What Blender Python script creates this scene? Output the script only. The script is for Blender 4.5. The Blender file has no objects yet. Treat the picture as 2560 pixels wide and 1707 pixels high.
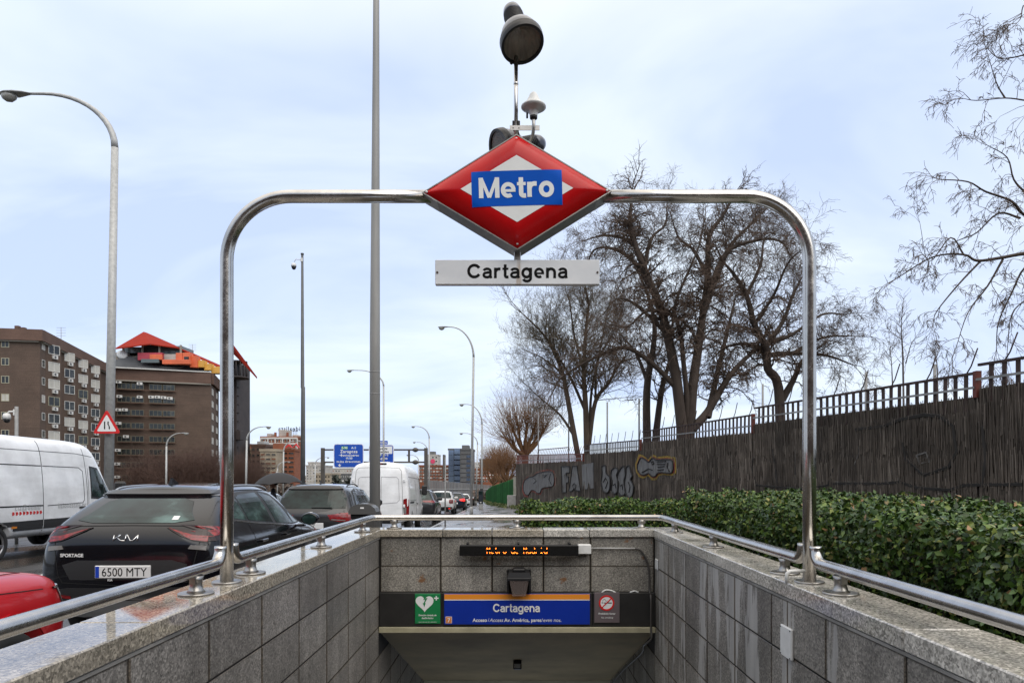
import bpy, bmesh, math, random
import numpy as np
from mathutils import Vector, Matrix
from mathutils.bvhtree import BVHTree
random.seed(7)
S = bpy.context.scene
# ------------------------------------------------------------ camera
F = 1707.0; PX = 1290.0; PY = 1185.0; EYE = 1.75
cd = bpy.data.cameras.new("camera"); cam = bpy.data.objects.new("camera", cd)
S.collection.objects.link(cam); S.camera = cam
cam.location = (0, 0, EYE); cam.rotation_euler = (math.pi/2, 0, 0)
cd.sensor_width = 36; cd.lens = 24.0
cd.shift_x = -0.0039; cd.shift_y = (PY-853.5)/2560
cd.clip_start = 0.05; cd.clip_end = 6000
# ------------------------------------------------------------ sky
SUN_EL, SUN_AZ = math.radians(48), math.radians(150)
w = bpy.data.worlds.new("World"); S.world = w; w.use_nodes = True
nt = w.node_tree; N = nt.nodes; L = nt.links
N.clear()
out = N.new("ShaderNodeOutputWorld"); bg = N.new("ShaderNodeBackground")
bg.inputs[1].default_value = 0.15
sky = N.new("ShaderNodeTexSky"); sky.sky_type = 'NISHITA'; sky.sun_disc = False
sky.sun_elevation = SUN_EL; sky.sun_rotation = SUN_AZ; sky.altitude = 600
sky.air_density = 1.0; sky.dust_density = 1.0; sky.ozone_density = 1.0
tc = N.new("ShaderNodeTexCoord")
sx = N.new("ShaderNodeSeparateXYZ"); L.new(tc.outputs['Generated'], sx.inputs[0])
# cloud deck: project the view direction on a plane high above
ad = N.new("ShaderNodeMath"); ad.operation = 'ADD'; ad.inputs[1].default_value = 0.22
ab = N.new("ShaderNodeMath"); ab.operation = 'ABSOLUTE'
L.new(sx.outputs[2], ab.inputs[0]); L.new(ab.outputs[0], ad.inputs[0])
dx = N.new("ShaderNodeMath"); dx.operation = 'DIVIDE'; L.new(sx.outputs[0], dx.inputs[0]); L.new(ad.outputs[0], dx.inputs[1])
dy = N.new("ShaderNodeMath"); dy.operation = 'DIVIDE'; L.new(sx.outputs[1], dy.inputs[0]); L.new(ad.outputs[0], dy.inputs[1])
cb = N.new("ShaderNodeCombineXYZ"); L.new(dx.outputs[0], cb.inputs[0]); L.new(dy.outputs[0], cb.inputs[1])
mp = N.new("ShaderNodeMapping"); mp.inputs['Scale'].default_value = (0.75, 1.15, 1); mp.inputs['Location'].default_value = (3.3, 1.2, 0)
mp.inputs['Rotation'].default_value = (0, 0, 0.35)
L.new(cb.outputs[0], mp.inputs[0])
nz = N.new("ShaderNodeTexNoise"); nz.inputs['Scale'].default_value = 1.25; nz.inputs['Detail'].default_value = 5
nz.inputs['Roughness'].default_value = 0.53; nz.inputs['Distortion'].default_value = 0.6
L.new(mp.outputs[0], nz.inputs[0])
rp = N.new("ShaderNodeValToRGB")
rp.color_ramp.elements[0].position = 0.36; rp.color_ramp.elements[0].color = (3.55, 4.25, 5.95, 1)
rp.color_ramp.elements[1].position = 0.60; rp.color_ramp.elements[1].color = (5.0, 5.55, 6.25, 1)
L.new(nz.outputs[0], rp.inputs[0])
mx = N.new("ShaderNodeMix"); mx.data_type = 'RGBA'; mx.inputs[0].default_value = 0.9
hi = N.new("ShaderNodeMapRange"); hi.inputs[1].default_value = .50; hi.inputs[2].default_value = .95; hi.inputs[4].default_value = 1.0; L.new(sx.outputs[2], hi.inputs[0])
m2 = N.new("ShaderNodeMix"); m2.data_type = 'RGBA'; L.new(hi.outputs[0], m2.inputs[0]); L.new(rp.outputs[0], m2.inputs[6]); m2.inputs[7].default_value = (11.8, 11.0, 9.9, 1)
L.new(sky.outputs[0], mx.inputs[6]); L.new(m2.outputs[2], mx.inputs[7])
L.new(mx.outputs[2], bg.inputs[0]); L.new(bg.outputs[0], out.inputs[0])
# ------------------------------------------------------------ sun behind the overcast
sd = bpy.data.lights.new("sun", 'SUN'); so = bpy.data.objects.new("sun", sd); S.collection.objects.link(so)
sd.energy = 1.5; sd.angle = math.radians(60); sd.color = (1, 0.94, 0.86)
so.rotation_euler = (math.radians(90)-SUN_EL, 0, math.pi-SUN_AZ)
S.view_settings.view_transform = 'Standard'; S.view_settings.look = 'None'
S.view_settings.exposure = 0.33; S.view_settings.gamma = 1.0
try:
    S.cycles.max_bounces = 6; S.cycles.use_denoising = True
    S.cycles.caustics_reflective = False; S.cycles.caustics_refractive = False
except Exception: pass

# ============================================================ helpers
COL = S.collection
def P(px, py, Y): return Vector(((px-PX)*Y/F, Y, EYE-(py-PY)*Y/F))
def gz(y):                      # carriageway height: level here, falling away beyond
    if y < 11: return 0.0
    t = y-11
    return -0.03*(t*t/6 if t < 3 else t-1.5) if y < 160 else -0.03*(147.5)
def xk(y): return -2.70-0.030*(y-7)      # kerb line
def pz(x, y):                   # pavement height
    c = 0.045*min(1, max(0, (y-14)/20.0))
    return gz(y)+0.14+c*max(0, min(6, x-xk(y)))
def link(o, parent=None):
    COL.objects.link(o)
    if parent is not None: o.parent = parent
    return o
def tag(o, label=None, cat=None, group=None, kind=None):
    if label: o['label'] = label
    if cat: o['category'] = cat
    if group: o['group'] = group
    if kind: o['kind'] = kind
    return o
def empty(name, loc=(0,0,0), label=None, cat=None, group=None, rz=0, rot=None):
    o = bpy.data.objects.new(name, None); link(o); o.location = loc
    o.rotation_euler = rot if rot else (0,0,rz); o.empty_display_size = .1
    return tag(o, label, cat, group)
class MB:
    """collects geometry, then links it as one mesh object"""
    def __init__(s): s.v = []; s.f = []; s.m = []; s.sm = []
    def add(s, vs, fs, mi=0, smooth=False):
        b = len(s.v); s.v.extend(vs)
        for f in fs: s.f.append(tuple(i+b for i in f)); s.m.append(mi); s.sm.append(smooth)
        return s
    def box(s, x0, y0, z0, x1, y1, z1, mi=0, M=None):
        vs = [Vector((x,y,z)) for x in (x0,x1) for y in (y0,y1) for z in (z0,z1)]
        if M: vs = [M@v for v in vs]
        return s.add(vs, [(0,1,3,2),(4,6,7,5),(0,4,5,1),(2,3,7,6),(0,2,6,4),(1,5,7,3)], mi)
    def cbox(s, x0, y0, z0, x1, y1, z1, c=.01, mi=0, M=None):
        """box with chamfered vertical+horizontal edges (all 12)"""
        vs = []; idx = {}
        xs, ys, zs = (x0,x1), (y0,y1), (z0,z1)
        for i in (0,1):
            for j in (0,1):
                for k in (0,1):
                    for a in range(3):
                        p = [xs[i], ys[j], zs[k]]
                        for b in range(3):
                            if b != a: p[b] += c*(1 if (i,j,k)[b] == 0 else -1)
                        idx[(i,j,k,a)] = len(vs); vs.append(Vector(p))
        if M: vs = [M@v for v in vs]
        fs = []
        for a in range(3):
            for sgn in (0,1):
                o = [b for b in range(3) if b != a]; q = []
                for (u,v) in ((0,0),(1,0),(1,1),(0,1)):
                    t = [0,0,0]; t[a] = sgn; t[o[0]] = u; t[o[1]] = v; q.append(idx[tuple(t)+(a,)])
                fs.append(tuple(q if (sgn == 1) == (a != 1) else q[::-1]))
        for a in range(3):           # edges along axis a
            o = [b for b in range(3) if b != a]
            for u in (0,1):
                for v in (0,1):
                    t0 = [0,0,0]; t0[o[0]] = u; t0[o[1]] = v; t1 = list(t0); t1[a] = 1
                    t0 = tuple(t0); t1 = tuple(t1)
                    q = [idx[t0+(o[0],)], idx[t1+(o[0],)], idx[t1+(o[1],)], idx[t0+(o[1],)]]
                    fs.append(tuple(q))
        for i in (0,1):
            for j in (0,1):
                for k in (0,1): fs.append(tuple(idx[(i,j,k,a)] for a in range(3)))
        return s.add(vs, fs, mi)
    def tube(s, pts, rad, n=8, mi=0, cap=True, smooth=True):
        pts = [Vector(p) for p in pts]; m = len(pts)
        if not hasattr(rad, '__len__'): rad = [rad]*m
        vs = []; t0 = None; u = None
        for i, p in enumerate(pts):
            if i == 0: t = pts[1]-p
            elif i == m-1: t = p-pts[-2]
            else: t = (p-pts[i-1]).normalized()+(pts[i+1]-p).normalized()
            if t.length < 1e-9: t = Vector((0,0,1))
            t.normalize()
            if u is None:
                u = t.orthogonal().normalized()
            else:
                u = u-t*u.dot(t)
                u = u.normalized() if u.length > 1e-6 else t.orthogonal().normalized()
            v = t.cross(u); r = rad[i]
            if 0 < i < m-1:
                a = (p-pts[i-1]).normalized(); c = max(.5, a.dot(t)); 
            for k in range(n):
                an = 2*math.pi*k/n
                vs.append(p+(u*math.cos(an)+v*math.sin(an))*r)
        fs = []
        for i in range(m-1):
            for k in range(n):
                a = i*n+k; b = i*n+(k+1)%n
                fs.append((a, b, b+n, a+n))
        s.add(vs, fs, mi, smooth)
        if cap:
            b = len(s.v)-len(vs)
            s.f.append(tuple(b+k for k in range(n))[::-1]); s.m.append(mi); s.sm.append(False)
            s.f.append(tuple(b+(m-1)*n+k for k in range(n))); s.m.append(mi); s.sm.append(False)
        return s
    def lathe(s, prof, n=20, M=None, mi=0, smooth=True, cap=True):
        vs = []
        for (r, z) in prof:
            for k in range(n):
                a = 2*math.pi*k/n; vs.append(Vector((r*math.cos(a), r*math.sin(a), z)))
        if M: vs = [M@v for v in vs]
        fs = [(i*n+k, i*n+(k+1)%n, (i+1)*n+(k+1)%n, (i+1)*n+k) for i in range(len(prof)-1) for k in range(n)]
        s.add(vs, fs, mi, smooth)
        if cap:
            b = len(s.v)-len(vs)
            s.f.append(tuple(b+k for k in range(n))[::-1]); s.m.append(mi); s.sm.append(False)
            s.f.append(tuple(b+(len(prof)-1)*n+k for k in range(n))); s.m.append(mi); s.sm.append(False)
        return s
    def prism(s, poly, d0, d1, M=None, mi=0):
        """poly in XZ, extruded along Y d0..d1"""
        n = len(poly)
        vs = [Vector((x, d0, z)) for x, z in poly]+[Vector((x, d1, z)) for x, z in poly]
        if M: vs = [M@v for v in vs]
        fs = [tuple(range(n)), tuple(range(n, 2*n))[::-1]]
        fs += [(i, n+i, n+(i+1)%n, (i+1)%n) for i in range(n)]
        return s.add(vs, fs, mi)
    def mesh(s, name, mats):
        me = bpy.data.meshes.new(name)
        me.from_pydata([tuple(v) for v in s.v], [], s.f)
        if not isinstance(mats, (list, tuple)): mats = [mats]
        for m in mats: me.materials.append(m)
        if any(s.m): me.polygons.foreach_set("material_index", s.m)
        if any(s.sm): me.polygons.foreach_set("use_smooth", s.sm)
        me.update()
        return me
    def build(s, name, mats, parent=None, loc=None, fix=True):
        me = s.mesh(name, mats)
        if fix and len(s.f) < 60000:
            bm = bmesh.new(); bm.from_mesh(me); bmesh.ops.recalc_face_normals(bm, faces=bm.faces); bm.to_mesh(me); bm.free()
        o = bpy.data.objects.new(name, me); link(o, parent)
        if loc is not None: o.location = loc
        return o
def copy_of(o, parent=None, loc=None):
    c = o.copy(); COL.objects.link(c); c.parent = parent
    if loc is not None: c.location = loc
    return c
def copy_tree(o, parent=None):
    c = o.copy(); COL.objects.link(c); c.parent = parent
    for ch in list(o.children): copy_tree(ch, c)
    return c
def hermite(pts, n=8):
    """catmull-rom through points"""
    pts = [Vector(p) for p in pts]; q = [pts[0]*2-pts[1]]+pts+[pts[-1]*2-pts[-2]]; o = []
    for i in range(1, len(q)-2):
        for k in range(n):
            t = k/n; a, b, c, d = q[i-1], q[i], q[i+1], q[i+2]
            o.append(.5*((2*b)+(c-a)*t+(2*a-5*b+4*c-d)*t*t+(3*b-a-3*c+d)*t**3))
    o.append(pts[-1]); return o
_font = None
def text_obj(body, size, mat, parent, M, align='CENTER', bold=0.0, name='lettering', shear=0, space=1.0, depth=0.0005, sx=1.0):
    c = bpy.data.curves.new(name, 'FONT'); c.body = body; c.size = size; c.align_x = align; c.align_y = 'BOTTOM_BASELINE'
    c.offset = bold*size; c.shear = shear; c.space_character = space; c.extrude = depth; c.resolution_u = 4
    t = bpy.data.objects.new(name, c); COL.objects.link(t)
    dg = bpy.context.evaluated_depsgraph_get(); dg.update()
    me = bpy.data.meshes.new_from_object(t.evaluated_get(dg)); bpy.data.objects.remove(t); bpy.data.curves.remove(c)
    me.materials.clear(); me.materials.append(mat)
    me.transform(M@Matrix.Scale(sx, 4, (1,0,0)))
    o = bpy.data.objects.new(name, me); link(o, parent); return o
RX = Matrix.Rotation(math.pi/2, 4, 'X')       # text plane -> faces -Y
def T(x, y, z): return Matrix.Translation((x, y, z))
def RZ(a): return Matrix.Rotation(a, 4, 'Z')
def RY(a): return Matrix.Rotation(a, 4, 'Y')
# ------------------------------------------------------------ materials
def pm(name, col, rough=.6, metal=0.0, var=None, bump=None, spec=.5, coat=0, emit=None, wet=None, ramp=None, sub=None):
    """var=(scale, amount, stretch(x,y,z)); bump=(scale, strength, dist); ramp=[(pos,col)..] driven by noise var scale"""
    m = bpy.data.materials.new(name); m.use_nodes = True; t = m.node_tree; n = t.nodes; l = t.links
    b = n['Principled BSDF']; b.inputs['Base Color'].default_value = (*col, 1)
    b.inputs['Roughness'].default_value = rough; b.inputs['Metallic'].default_value = metal
    b.inputs['Specular IOR Level'].default_value = spec
    if coat: b.inputs['Coat Weight'].default_value = coat; b.inputs['Coat Roughness'].default_value = .03
    if emit: b.inputs['Emission Color'].default_value = (*emit[0], 1); b.inputs['Emission Strength'].default_value = emit[1]
    g = n.new('ShaderNodeNewGeometry')
    if var:
        mp = n.new('ShaderNodeMapping'); mp.inputs['Scale'].default_value = var[2] if len(var) > 2 else (1,1,1)
        l.new(g.outputs['Position'], mp.inputs[0])
        z = n.new('ShaderNodeTexNoise'); z.inputs['Scale'].default_value = var[0]; z.inputs['Detail'].default_value = 5; z.inputs['Roughness'].default_value = .6
        l.new(mp.outputs[0], z.inputs[0])
        r = n.new('ShaderNodeValToRGB')
        if ramp:
            e = r.color_ramp.elements
            while len(e) < len(ramp): e.new(.5)
            for el, (p_, c_) in zip(e, ramp): el.position = p_; el.color = (*c_, 1)
        else:
            a = var[1]
            r.color_ramp.elements[0].position = .3; r.color_ramp.elements[0].color = (*[c*(1-a) for c in col], 1)
            r.color_ramp.elements[1].position = .7; r.color_ramp.elements[1].color = (*[min(1, c*(1+a)) for c in col], 1)
        l.new(z.outputs[0], r.inputs[0]); l.new(r.outputs[0], b.inputs['Base Color'])
    if bump:
        z = n.new('ShaderNodeTexNoise'); z.inputs['Scale'].default_value = bump[0]; z.inputs['Detail'].default_value = 4
        if len(bump) > 3:
            mp = n.new('ShaderNodeMapping'); mp.inputs['Scale'].default_value = bump[3]; l.new(g.outputs['Position'], mp.inputs[0]); l.new(mp.outputs[0], z.inputs[0])
        else: l.new(g.outputs['Position'], z.inputs[0])
        u = n.new('ShaderNodeBump'); u.inputs['Strength'].default_value = bump[1]; u.inputs['Distance'].default_value = bump[2]
        l.new(z.outputs[0], u.inputs['Height']); l.new(u.outputs[0], b.inputs['Normal'])
    if wet:    # (scale, r0, r1) roughness noise
        z = n.new('ShaderNodeTexNoise'); z.inputs['Scale'].default_value = wet[0]; z.inputs['Detail'].default_value = 3
        l.new(g.outputs['Position'], z.inputs[0])
        r = n.new('ShaderNodeMapRange'); r.inputs[1].default_value = .4; r.inputs[2].default_value = .62
        r.inputs[3].default_value = wet[1]; r.inputs[4].default_value = wet[2]
        l.new(z.outputs[0], r.inputs[0]); l.new(r.outputs[0], b.inputs['Roughness'])
    return m
class NB:
    """tiny node builder for one material"""
    def __init__(s, name):
        s.m = bpy.data.materials.new(name); s.m.use_nodes = True; s.n = s.m.node_tree.nodes; s.l = s.m.node_tree.links
        s.b = s.n['Principled BSDF']; s.pos = s.n.new('ShaderNodeNewGeometry').outputs['Position']
    def map(s, sc=(1,1,1), src=None, rot=(0,0,0), loc=(0,0,0)):
        q = s.n.new('ShaderNodeMapping'); q.inputs['Scale'].default_value = sc; q.inputs['Rotation'].default_value = rot; q.inputs['Location'].default_value = loc
        s.l.new(src or s.pos, q.inputs[0]); return q.outputs[0]
    def noise(s, scale, det=4, rough=.55, src=None, dist=0):
        q = s.n.new('ShaderNodeTexNoise'); q.inputs['Scale'].default_value = scale; q.inputs['Detail'].default_value = det
        q.inputs['Roughness'].default_value = rough; q.inputs['Distortion'].default_value = dist; s.l.new(src or s.pos, q.inputs[0]); return q.outputs[0]
    def voro(s, scale, src=None, feat='F1', out=0):
        q = s.n.new('ShaderNodeTexVoronoi'); q.feature = feat; q.inputs['Scale'].default_value = scale; s.l.new(src or s.pos, q.inputs[0]); return q.outputs[out]
    def ramp(s, f, stops, const=False):
        q = s.n.new('ShaderNodeValToRGB'); e = q.color_ramp.elements
        if const: q.color_ramp.interpolation = 'CONSTANT'
        while len(e) < len(stops): e.new(.5)
        for el, (p, c) in zip(e, stops):
            el.position = p; el.color = (c, c, c, 1) if not hasattr(c, '__len__') else (*c, 1)
        s.l.new(f, q.inputs[0]); return q.outputs[0]
    def mix(s, fac, a, b, mode='MIX'):
        q = s.n.new('ShaderNodeMix'); q.data_type = 'RGBA'; q.blend_type = mode
        for i, v in ((0, fac), (6, a), (7, b)):
            if hasattr(v, 'links') or hasattr(v, 'is_linked'): s.l.new(v, q.inputs[i])
            elif i == 0: q.inputs[0].default_value = v
            else: q.inputs[i].default_value = (*v, 1)
        return q.outputs[2]
    def math(s, op, a, b=None):
        q = s.n.new('ShaderNodeMath'); q.operation = op
        for i, v in ((0, a), (1, b)):
            if v is None: continue
            if hasattr(v, 'is_linked'): s.l.new(v, q.inputs[i])
            else: q.inputs[i].default_value = v
        return q.outputs[0]
    def sep(s, src=None):
        q = s.n.new('ShaderNodeSeparateXYZ'); s.l.new(src or s.pos, q.inputs[0]); return q.outputs
    def bump(s, h, st, d, prev=None):
        q = s.n.new('ShaderNodeBump'); q.inputs['Strength'].default_value = st; q.inputs['Distance'].default_value = d
        s.l.new(h, q.inputs['Height']); 
        if prev: s.l.new(prev, q.inputs['Normal'])
        s.l.new(q.outputs[0], s.b.inputs['Normal']); return q.outputs[0]
    def set(s, **k):
        for a, v in k.items():
            i = s.b.inputs[a.replace('_', ' ')]
            if hasattr(v, 'is_linked'): s.l.new(v, i)
            elif hasattr(v, '__len__'): i.default_value = (*v, 1)
            else: i.default_value = v
        return s.m
def granite(name, base=(.17,.17,.168), streak=0.0, dark=.5, rough=.55, rust=0.0, island=True, wetness=0.0, edge=None):
    q = NB(name)
    v = q.voro(105, out=1); vb = q.n.new('ShaderNodeRGBToBW'); q.l.new(v, vb.inputs[0])
    n1 = q.noise(60, 3, .7)
    f = q.math('ADD', q.math('MULTIPLY', vb.outputs[0], .55), q.math('MULTIPLY', n1, .55))
    c = q.ramp(f, [(.22, tuple(x*.30 for x in base)), (.42, tuple(x*.75 for x in base)), (.6, tuple(x*1.15 for x in base)), (.85, tuple(x*2.0 for x in base))])
    ri = q.n.new('ShaderNodeNewGeometry').outputs['Random Per Island']
    oi = q.n.new('ShaderNodeObjectInfo').outputs['Random']
    tone = q.ramp(oi, [(0, .78), (1, 1.14)])
    c = q.mix(1.0, c, tone, 'MULTIPLY')
    big = q.ramp(q.noise(1.7, 4, .6), [(.35, 1-dark*.6), (.65, 1.08)])
    c = q.mix(1.0, c, big, 'MULTIPLY')
    if streak:
        s1 = q.noise(1.0, 3, .55, q.map((3.1, 3.1, .34)), .35)
        s2 = q.noise(1.0, 3, .6, q.map((16, 16, 2.2)), .5)
        k = q.ramp(q.math('ADD', q.math('MULTIPLY', s1, .72), q.math('MULTIPLY', s2, .28)), [(.535, 0.0), (.56, 1.0)])
        c = q.mix(q.math('MULTIPLY', k, streak), c, (.42,.41,.39))
    run = q.ramp(q.noise(1.0, 3, .6, q.map((6, 6, .5), loc=(5,3,0))), [(.42, .55), (.6, 1.0)])
    c = q.mix(dark, c, q.mix(1.0, c, run, 'MULTIPLY'))
    if rust:
        k = q.ramp(q.noise(5.5, 4, .6, q.map((1,1,1), loc=(7.7,1.3,2.1))), [(.642, 0.0), (.69, 1.0)])
        c = q.mix(q.math('MULTIPLY', k, rust), c, (.17,.07,.018))
    if edge is not None:                     # grime settled along the joints of each slab
        g = q.sep(q.n.new('ShaderNodeTexCoord').outputs['Generated']); ds = []
        for ax, ln in ((edge, .72), (2, .33)):
            ds.append(q.math('MULTIPLY', q.math('MINIMUM', g[ax], q.math('SUBTRACT', 1.0, g[ax])), ln))
        dm = q.math('ADD', q.math('MINIMUM', ds[0], q.math('MULTIPLY', ds[1], 1.6)), q.math('MULTIPLY', q.noise(9, 3, .6), -.011))
        c = q.mix(1.0, c, q.ramp(dm, [(0.0, (.45,.40,.34)), (.003, (.72,.68,.62)), (.008, (1,1,1))]), 'MULTIPLY')
    q.bump(f, .05 if wetness else .25, .001 if wetness else .002)
    if wetness:
        r = q.ramp(q.noise(2.6, 4, .6, q.map((1,.6,1))), [(.42, .02), (.60, .07), (.70, .30)])
        return q.set(Base_Color=c, Roughness=r, Specular_IOR_Level=.9)
    return q.set(Base_Color=c, Roughness=rough)
GR_L = granite('granite dark', (.215,.20,.18), 0, .5, .42, edge=1)
GR_R = granite('granite streaked', (.22,.205,.182), .8, .5, .5, edge=1)
GR_B = granite('granite back', (.26,.243,.212), 0, .5, .5, rust=.85, edge=0)
GR_CAP = granite('granite coping', (.31,.275,.22), 0, .25, .4, wetness=1)
GR_CAPR = granite('granite coping right', (.40,.38,.34), 0, .25, .5, wetness=1)
for n_ in GR_CAPR.node_tree.nodes:
    if n_.type == 'VALTORGB' and abs(n_.color_ramp.elements[0].position-.42) < .01 and len(n_.color_ramp.elements) == 3:
        for e_, v_ in zip(n_.color_ramp.elements, (.10,.30,.5)): e_.color = (v_,v_,v_,1)
GROUT = pm('grout', (.012,.010,.008), .95)
def steel(name, base=(.56,.54,.51), r=.17):
    q = NB(name)
    n1 = q.noise(6, 4, .6, q.map((1,1,1)))
    n2 = q.noise(60, 3, .6)
    c = q.ramp(n1, [(.3, tuple(x*.72 for x in base)), (.7, base)])
    rr = q.ramp(q.math('ADD', q.math('MULTIPLY', n1, .5), q.math('MULTIPLY', n2, .5)), [(.3, r*.7), (.7, r*1.7)])
    q.bump(n2, .02, .0006)
    return q.set(Base_Color=c, Metallic=1.0, Roughness=rr)
STEEL = steel('brushed stainless steel', r=.19)
STEEL_D = steel('stainless steel dull', (.42,.40,.37), .3)
GALV = pm('galvanised steel', (.40,.40,.385), .5, .15, var=(9, .18), bump=(40, .06, .002))
GALV_D = pm('galvanised weathered', (.24,.24,.235), .6, .1, var=(5, .25))
BLK = pm('black plastic', (.010,.010,.011), .42, spec=.35)
BLKM = pm('black matt paint', (.018,.017,.016), .5, var=(4, .35), bump=(30,.05,.003))
WHT = pm('white plastic', (.62,.62,.60), .45, var=(20, .08))
TXW = pm('sign white print', (.74,.74,.73), .4)
TXK = pm('sign black print', (.006,.006,.006), .8, spec=.15)
# ------------------------------------------------------------ grotesque stroke lettering (heavy sans)
def arc(cx, cy, rx, ry, a0, a1, n=14):
    return [(cx+rx*math.cos(math.radians(a0+(a1-a0)*i/n)), cy+ry*math.sin(math.radians(a0+(a1-a0)*i/n))) for i in range(n+1)]
W_ = .135; XH = .53; CH = .72
def _o(cx=.27, w=.205): return [arc(cx, XH/2, w, XH/2-.055, 0, 360, 28)]
GLY = {   # strokes are centre lines; number after is width; advance last
 'M': ([[(.09,0),(.09,CH)],[(.66,0),(.66,CH)],[(.095,CH+.03),(.375,.0)],[(.655,CH+.03),(.375,.0)]], .76),
 'C': ([arc(.40,.36,.29,.30,32,328,30)], .76),
 'o': (_o(.285,.19), .585), 'e': ([arc(.275,XH/2,.19,XH/2-.06,4,305,26), [(.08,.245),(.53,.245)]], .565),
 't': ([[(.15,.70),(.15,.16)]+arc(.235,.14,.085,.085,180,270,6)+[(.32,.055)], [(.01,.475),(.315,.475)]], .345),
 'r': ([[(.085,0),(.085,XH)], arc(.27,.27,.185,.20,180,95,10)+[(.345,.465)]], .385),
 'a': ([arc(.245,.355,.175,.12,165,25,10)+[(.418,.34),(.418,.10),(.45,.0)], [(.41,.30),(.25,.285)]+arc(.215,.165,.145,.113,90,270,12)+arc(.25,.20,.165,.15,270,340,6)], .53),
 'g': (_o(.265,.195)+[[(.475,XH),(.475,.0)]+arc(.285,.0,.19,.15,0,-160,14)], .58),
 'n': ([[(.085,0),(.085,XH)], arc(.27,.285,.185,.19,180,0,16)+[(.455,0)]], .565),
}
def glyph_text(body, size, mat, parent, M, wgt=W_, space=0.0, name='lettering', sx=1.0, warp=None):
    adv = sum(GLY[c][1]+space for c in body)-space
    for i, ch in enumerate(body):
        x = sum(GLY[c][1]+space for c in body[:i])-adv/2
        m = MB(); st, w = GLY[ch]
        for k, pl in enumerate(st):
            ww = wgt*(.62 if ch in 'e' and k == 1 else .80 if ch == 'M' and k > 1 else .92 if ch in 'ae' else 1)*(.72 if ch == 't' and k == 1 else 1)
            n = len(pl); closed = (abs(pl[0][0]-pl[-1][0])+abs(pl[0][1]-pl[-1][1]) < 1e-6); vs = []
            for j, (px_, py_) in enumerate(pl):
                if closed: a, b = pl[(j-1) % (n-1)], pl[(j+1) % (n-1)]
                else: a, b = pl[max(j-1, 0)], pl[min(j+1, n-1)]
                dx_, dy_ = b[0]-a[0], b[1]-a[1]; l_ = math.hypot(dx_, dy_) or 1; nx_, ny_ = -dy_/l_, dx_/l_
                for s_ in (-1, 1):
                    X_ = (px_+nx_*s_*ww/2+x)*size*sx; Z_ = (py_+ny_*s_*ww/2)*size
                    Z_ = max(Z_, 0) if ch in 'Mrn' else Z_
                    if ch in 'M' or (ch == 'n') or (ch == 'r'): Z_ = min(Z_, (CH if ch == 'M' else XH+.02)*size)
                    vs += [(X_, -.0002*k, Z_), (X_, -.0002*k-.0006, Z_)]
            fs = []
            for j in range(n-1):
                a = 4*j; b = 4*(j+1)
                fs += [(a, a+2, b+2, b), (a+1, b+1, b+3, a+3), (a, b, b+1, a+1), (a+2, a+3, b+3, b+2)]
            fs += [(0, 1, 3, 2), (4*n-4, 4*n-2, 4*n-1, 4*n-3)]
            m.add([M@Vector(v) for v in vs], fs)
        m.build(name, mat, parent)
# ============================================================ ground
def wallx(y): return 7.9-0.184*(y-11.7)
def fencex(y):
    pts = [(-20, wallx(-20)), (55, wallx(55)), (80, -2.6), (120, -5.0), (160, -7.0), (400, -16)]
    for (a, xa), (b, xb) in zip(pts, pts[1:]):
        if y <= b: return xa+(xb-xa)*(y-a)/(b-a)
    return -16
YS = [-40, -15, -4, 0, 4, 8.3, 11, 12, 13, 14, 16, 19, 23, 28, 34, 40, 47, 55, 63, 71, 80, 95, 110, 130, 160, 220, 400, 900, 3200]
q = NB("wet asphalt")
n1 = q.noise(140, 3, .7); n2 = q.noise(.5, 4, .6); n3 = q.noise(1.0, 3, .5, q.map((.9, .12, 1)))
c = q.ramp(n1, [(.3, (.022,.022,.023)), (.6, (.055,.053,.05))])
c = q.mix(1.0, c, q.ramp(n2, [(.35, .6), (.65, 1.1)]), 'MULTIPLY')
q.bump(n1, .35, .004)
ASPH = q.set(Base_Color=c, Roughness=q.ramp(n3, [(.42, .09), (.56, .42)]))
q = NB("wet pavers")
bt = q.n.new('ShaderNodeTexBrick'); bt.inputs['Scale'].default_value = 5.0; bt.inputs['Mortar Size'].default_value = .03
bt.inputs['Color1'].default_value = (.23,.21,.20,1); bt.inputs['Color2'].default_value = (.17,.16,.15,1); bt.inputs['Mortar'].default_value = (.07,.065,.06,1)
q.l.new(q.map((1,1,1)), bt.inputs[0])
c = q.mix(1.0, bt.outputs[0], q.ramp(q.noise(1.2, 4), [(.3,.6),(.7,1.1)]), 'MULTIPLY')
q.bump(bt.outputs[1], -.3, .004)
PAVE = q.set(Base_Color=c, Roughness=q.ramp(q.noise(1.0, 3, .5, q.map((1.1,.35,1))), [(.40,.10),(.58,.38)]))
KERBM = pm('granite kerb', (.25,.24,.225), .35, var=(30,.25))
EARTH = pm('earth and grass', (.06,.055,.035), .95, var=(1.5,.4), bump=(12,.5,.05))
def sheet(name, xf, mat, ys, zf, skip=None):
    """xf: list of functions/values of x for each column"""
    vs = []; fs = []; n = len(xf)
    for y in ys:
        for f in xf:
            x = f(y) if callable(f) else f; vs.append((x, y, zf(x, y)))
    for j in range(len(ys)-1):
        for i in range(n-1):
            if skip and skip(i, (ys[j]+ys[j+1])/2): continue
            a = j*n+i; fs.append((a, a+1, a+n+1, a+n))
    m = MB(); m.add(vs, fs); o = m.build(name, mat, fix=False); o['kind'] = 'structure'; return o
sheet('ground', [-2500, -400, -60, -25, lambda y: xk(min(y,160))+.02, -1.97, 1.97, 12, 60, 400, 2500], EARTH, YS,
      lambda x, y: gz(y)-.05, skip=lambda i, y: i == 5 and -6 < y < 8.3)
sheet('road', [-26, -14, -8, lambda y: xk(y)], ASPH, [y for y in YS if -41 < y <= 400], lambda x, y: gz(y))
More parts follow.
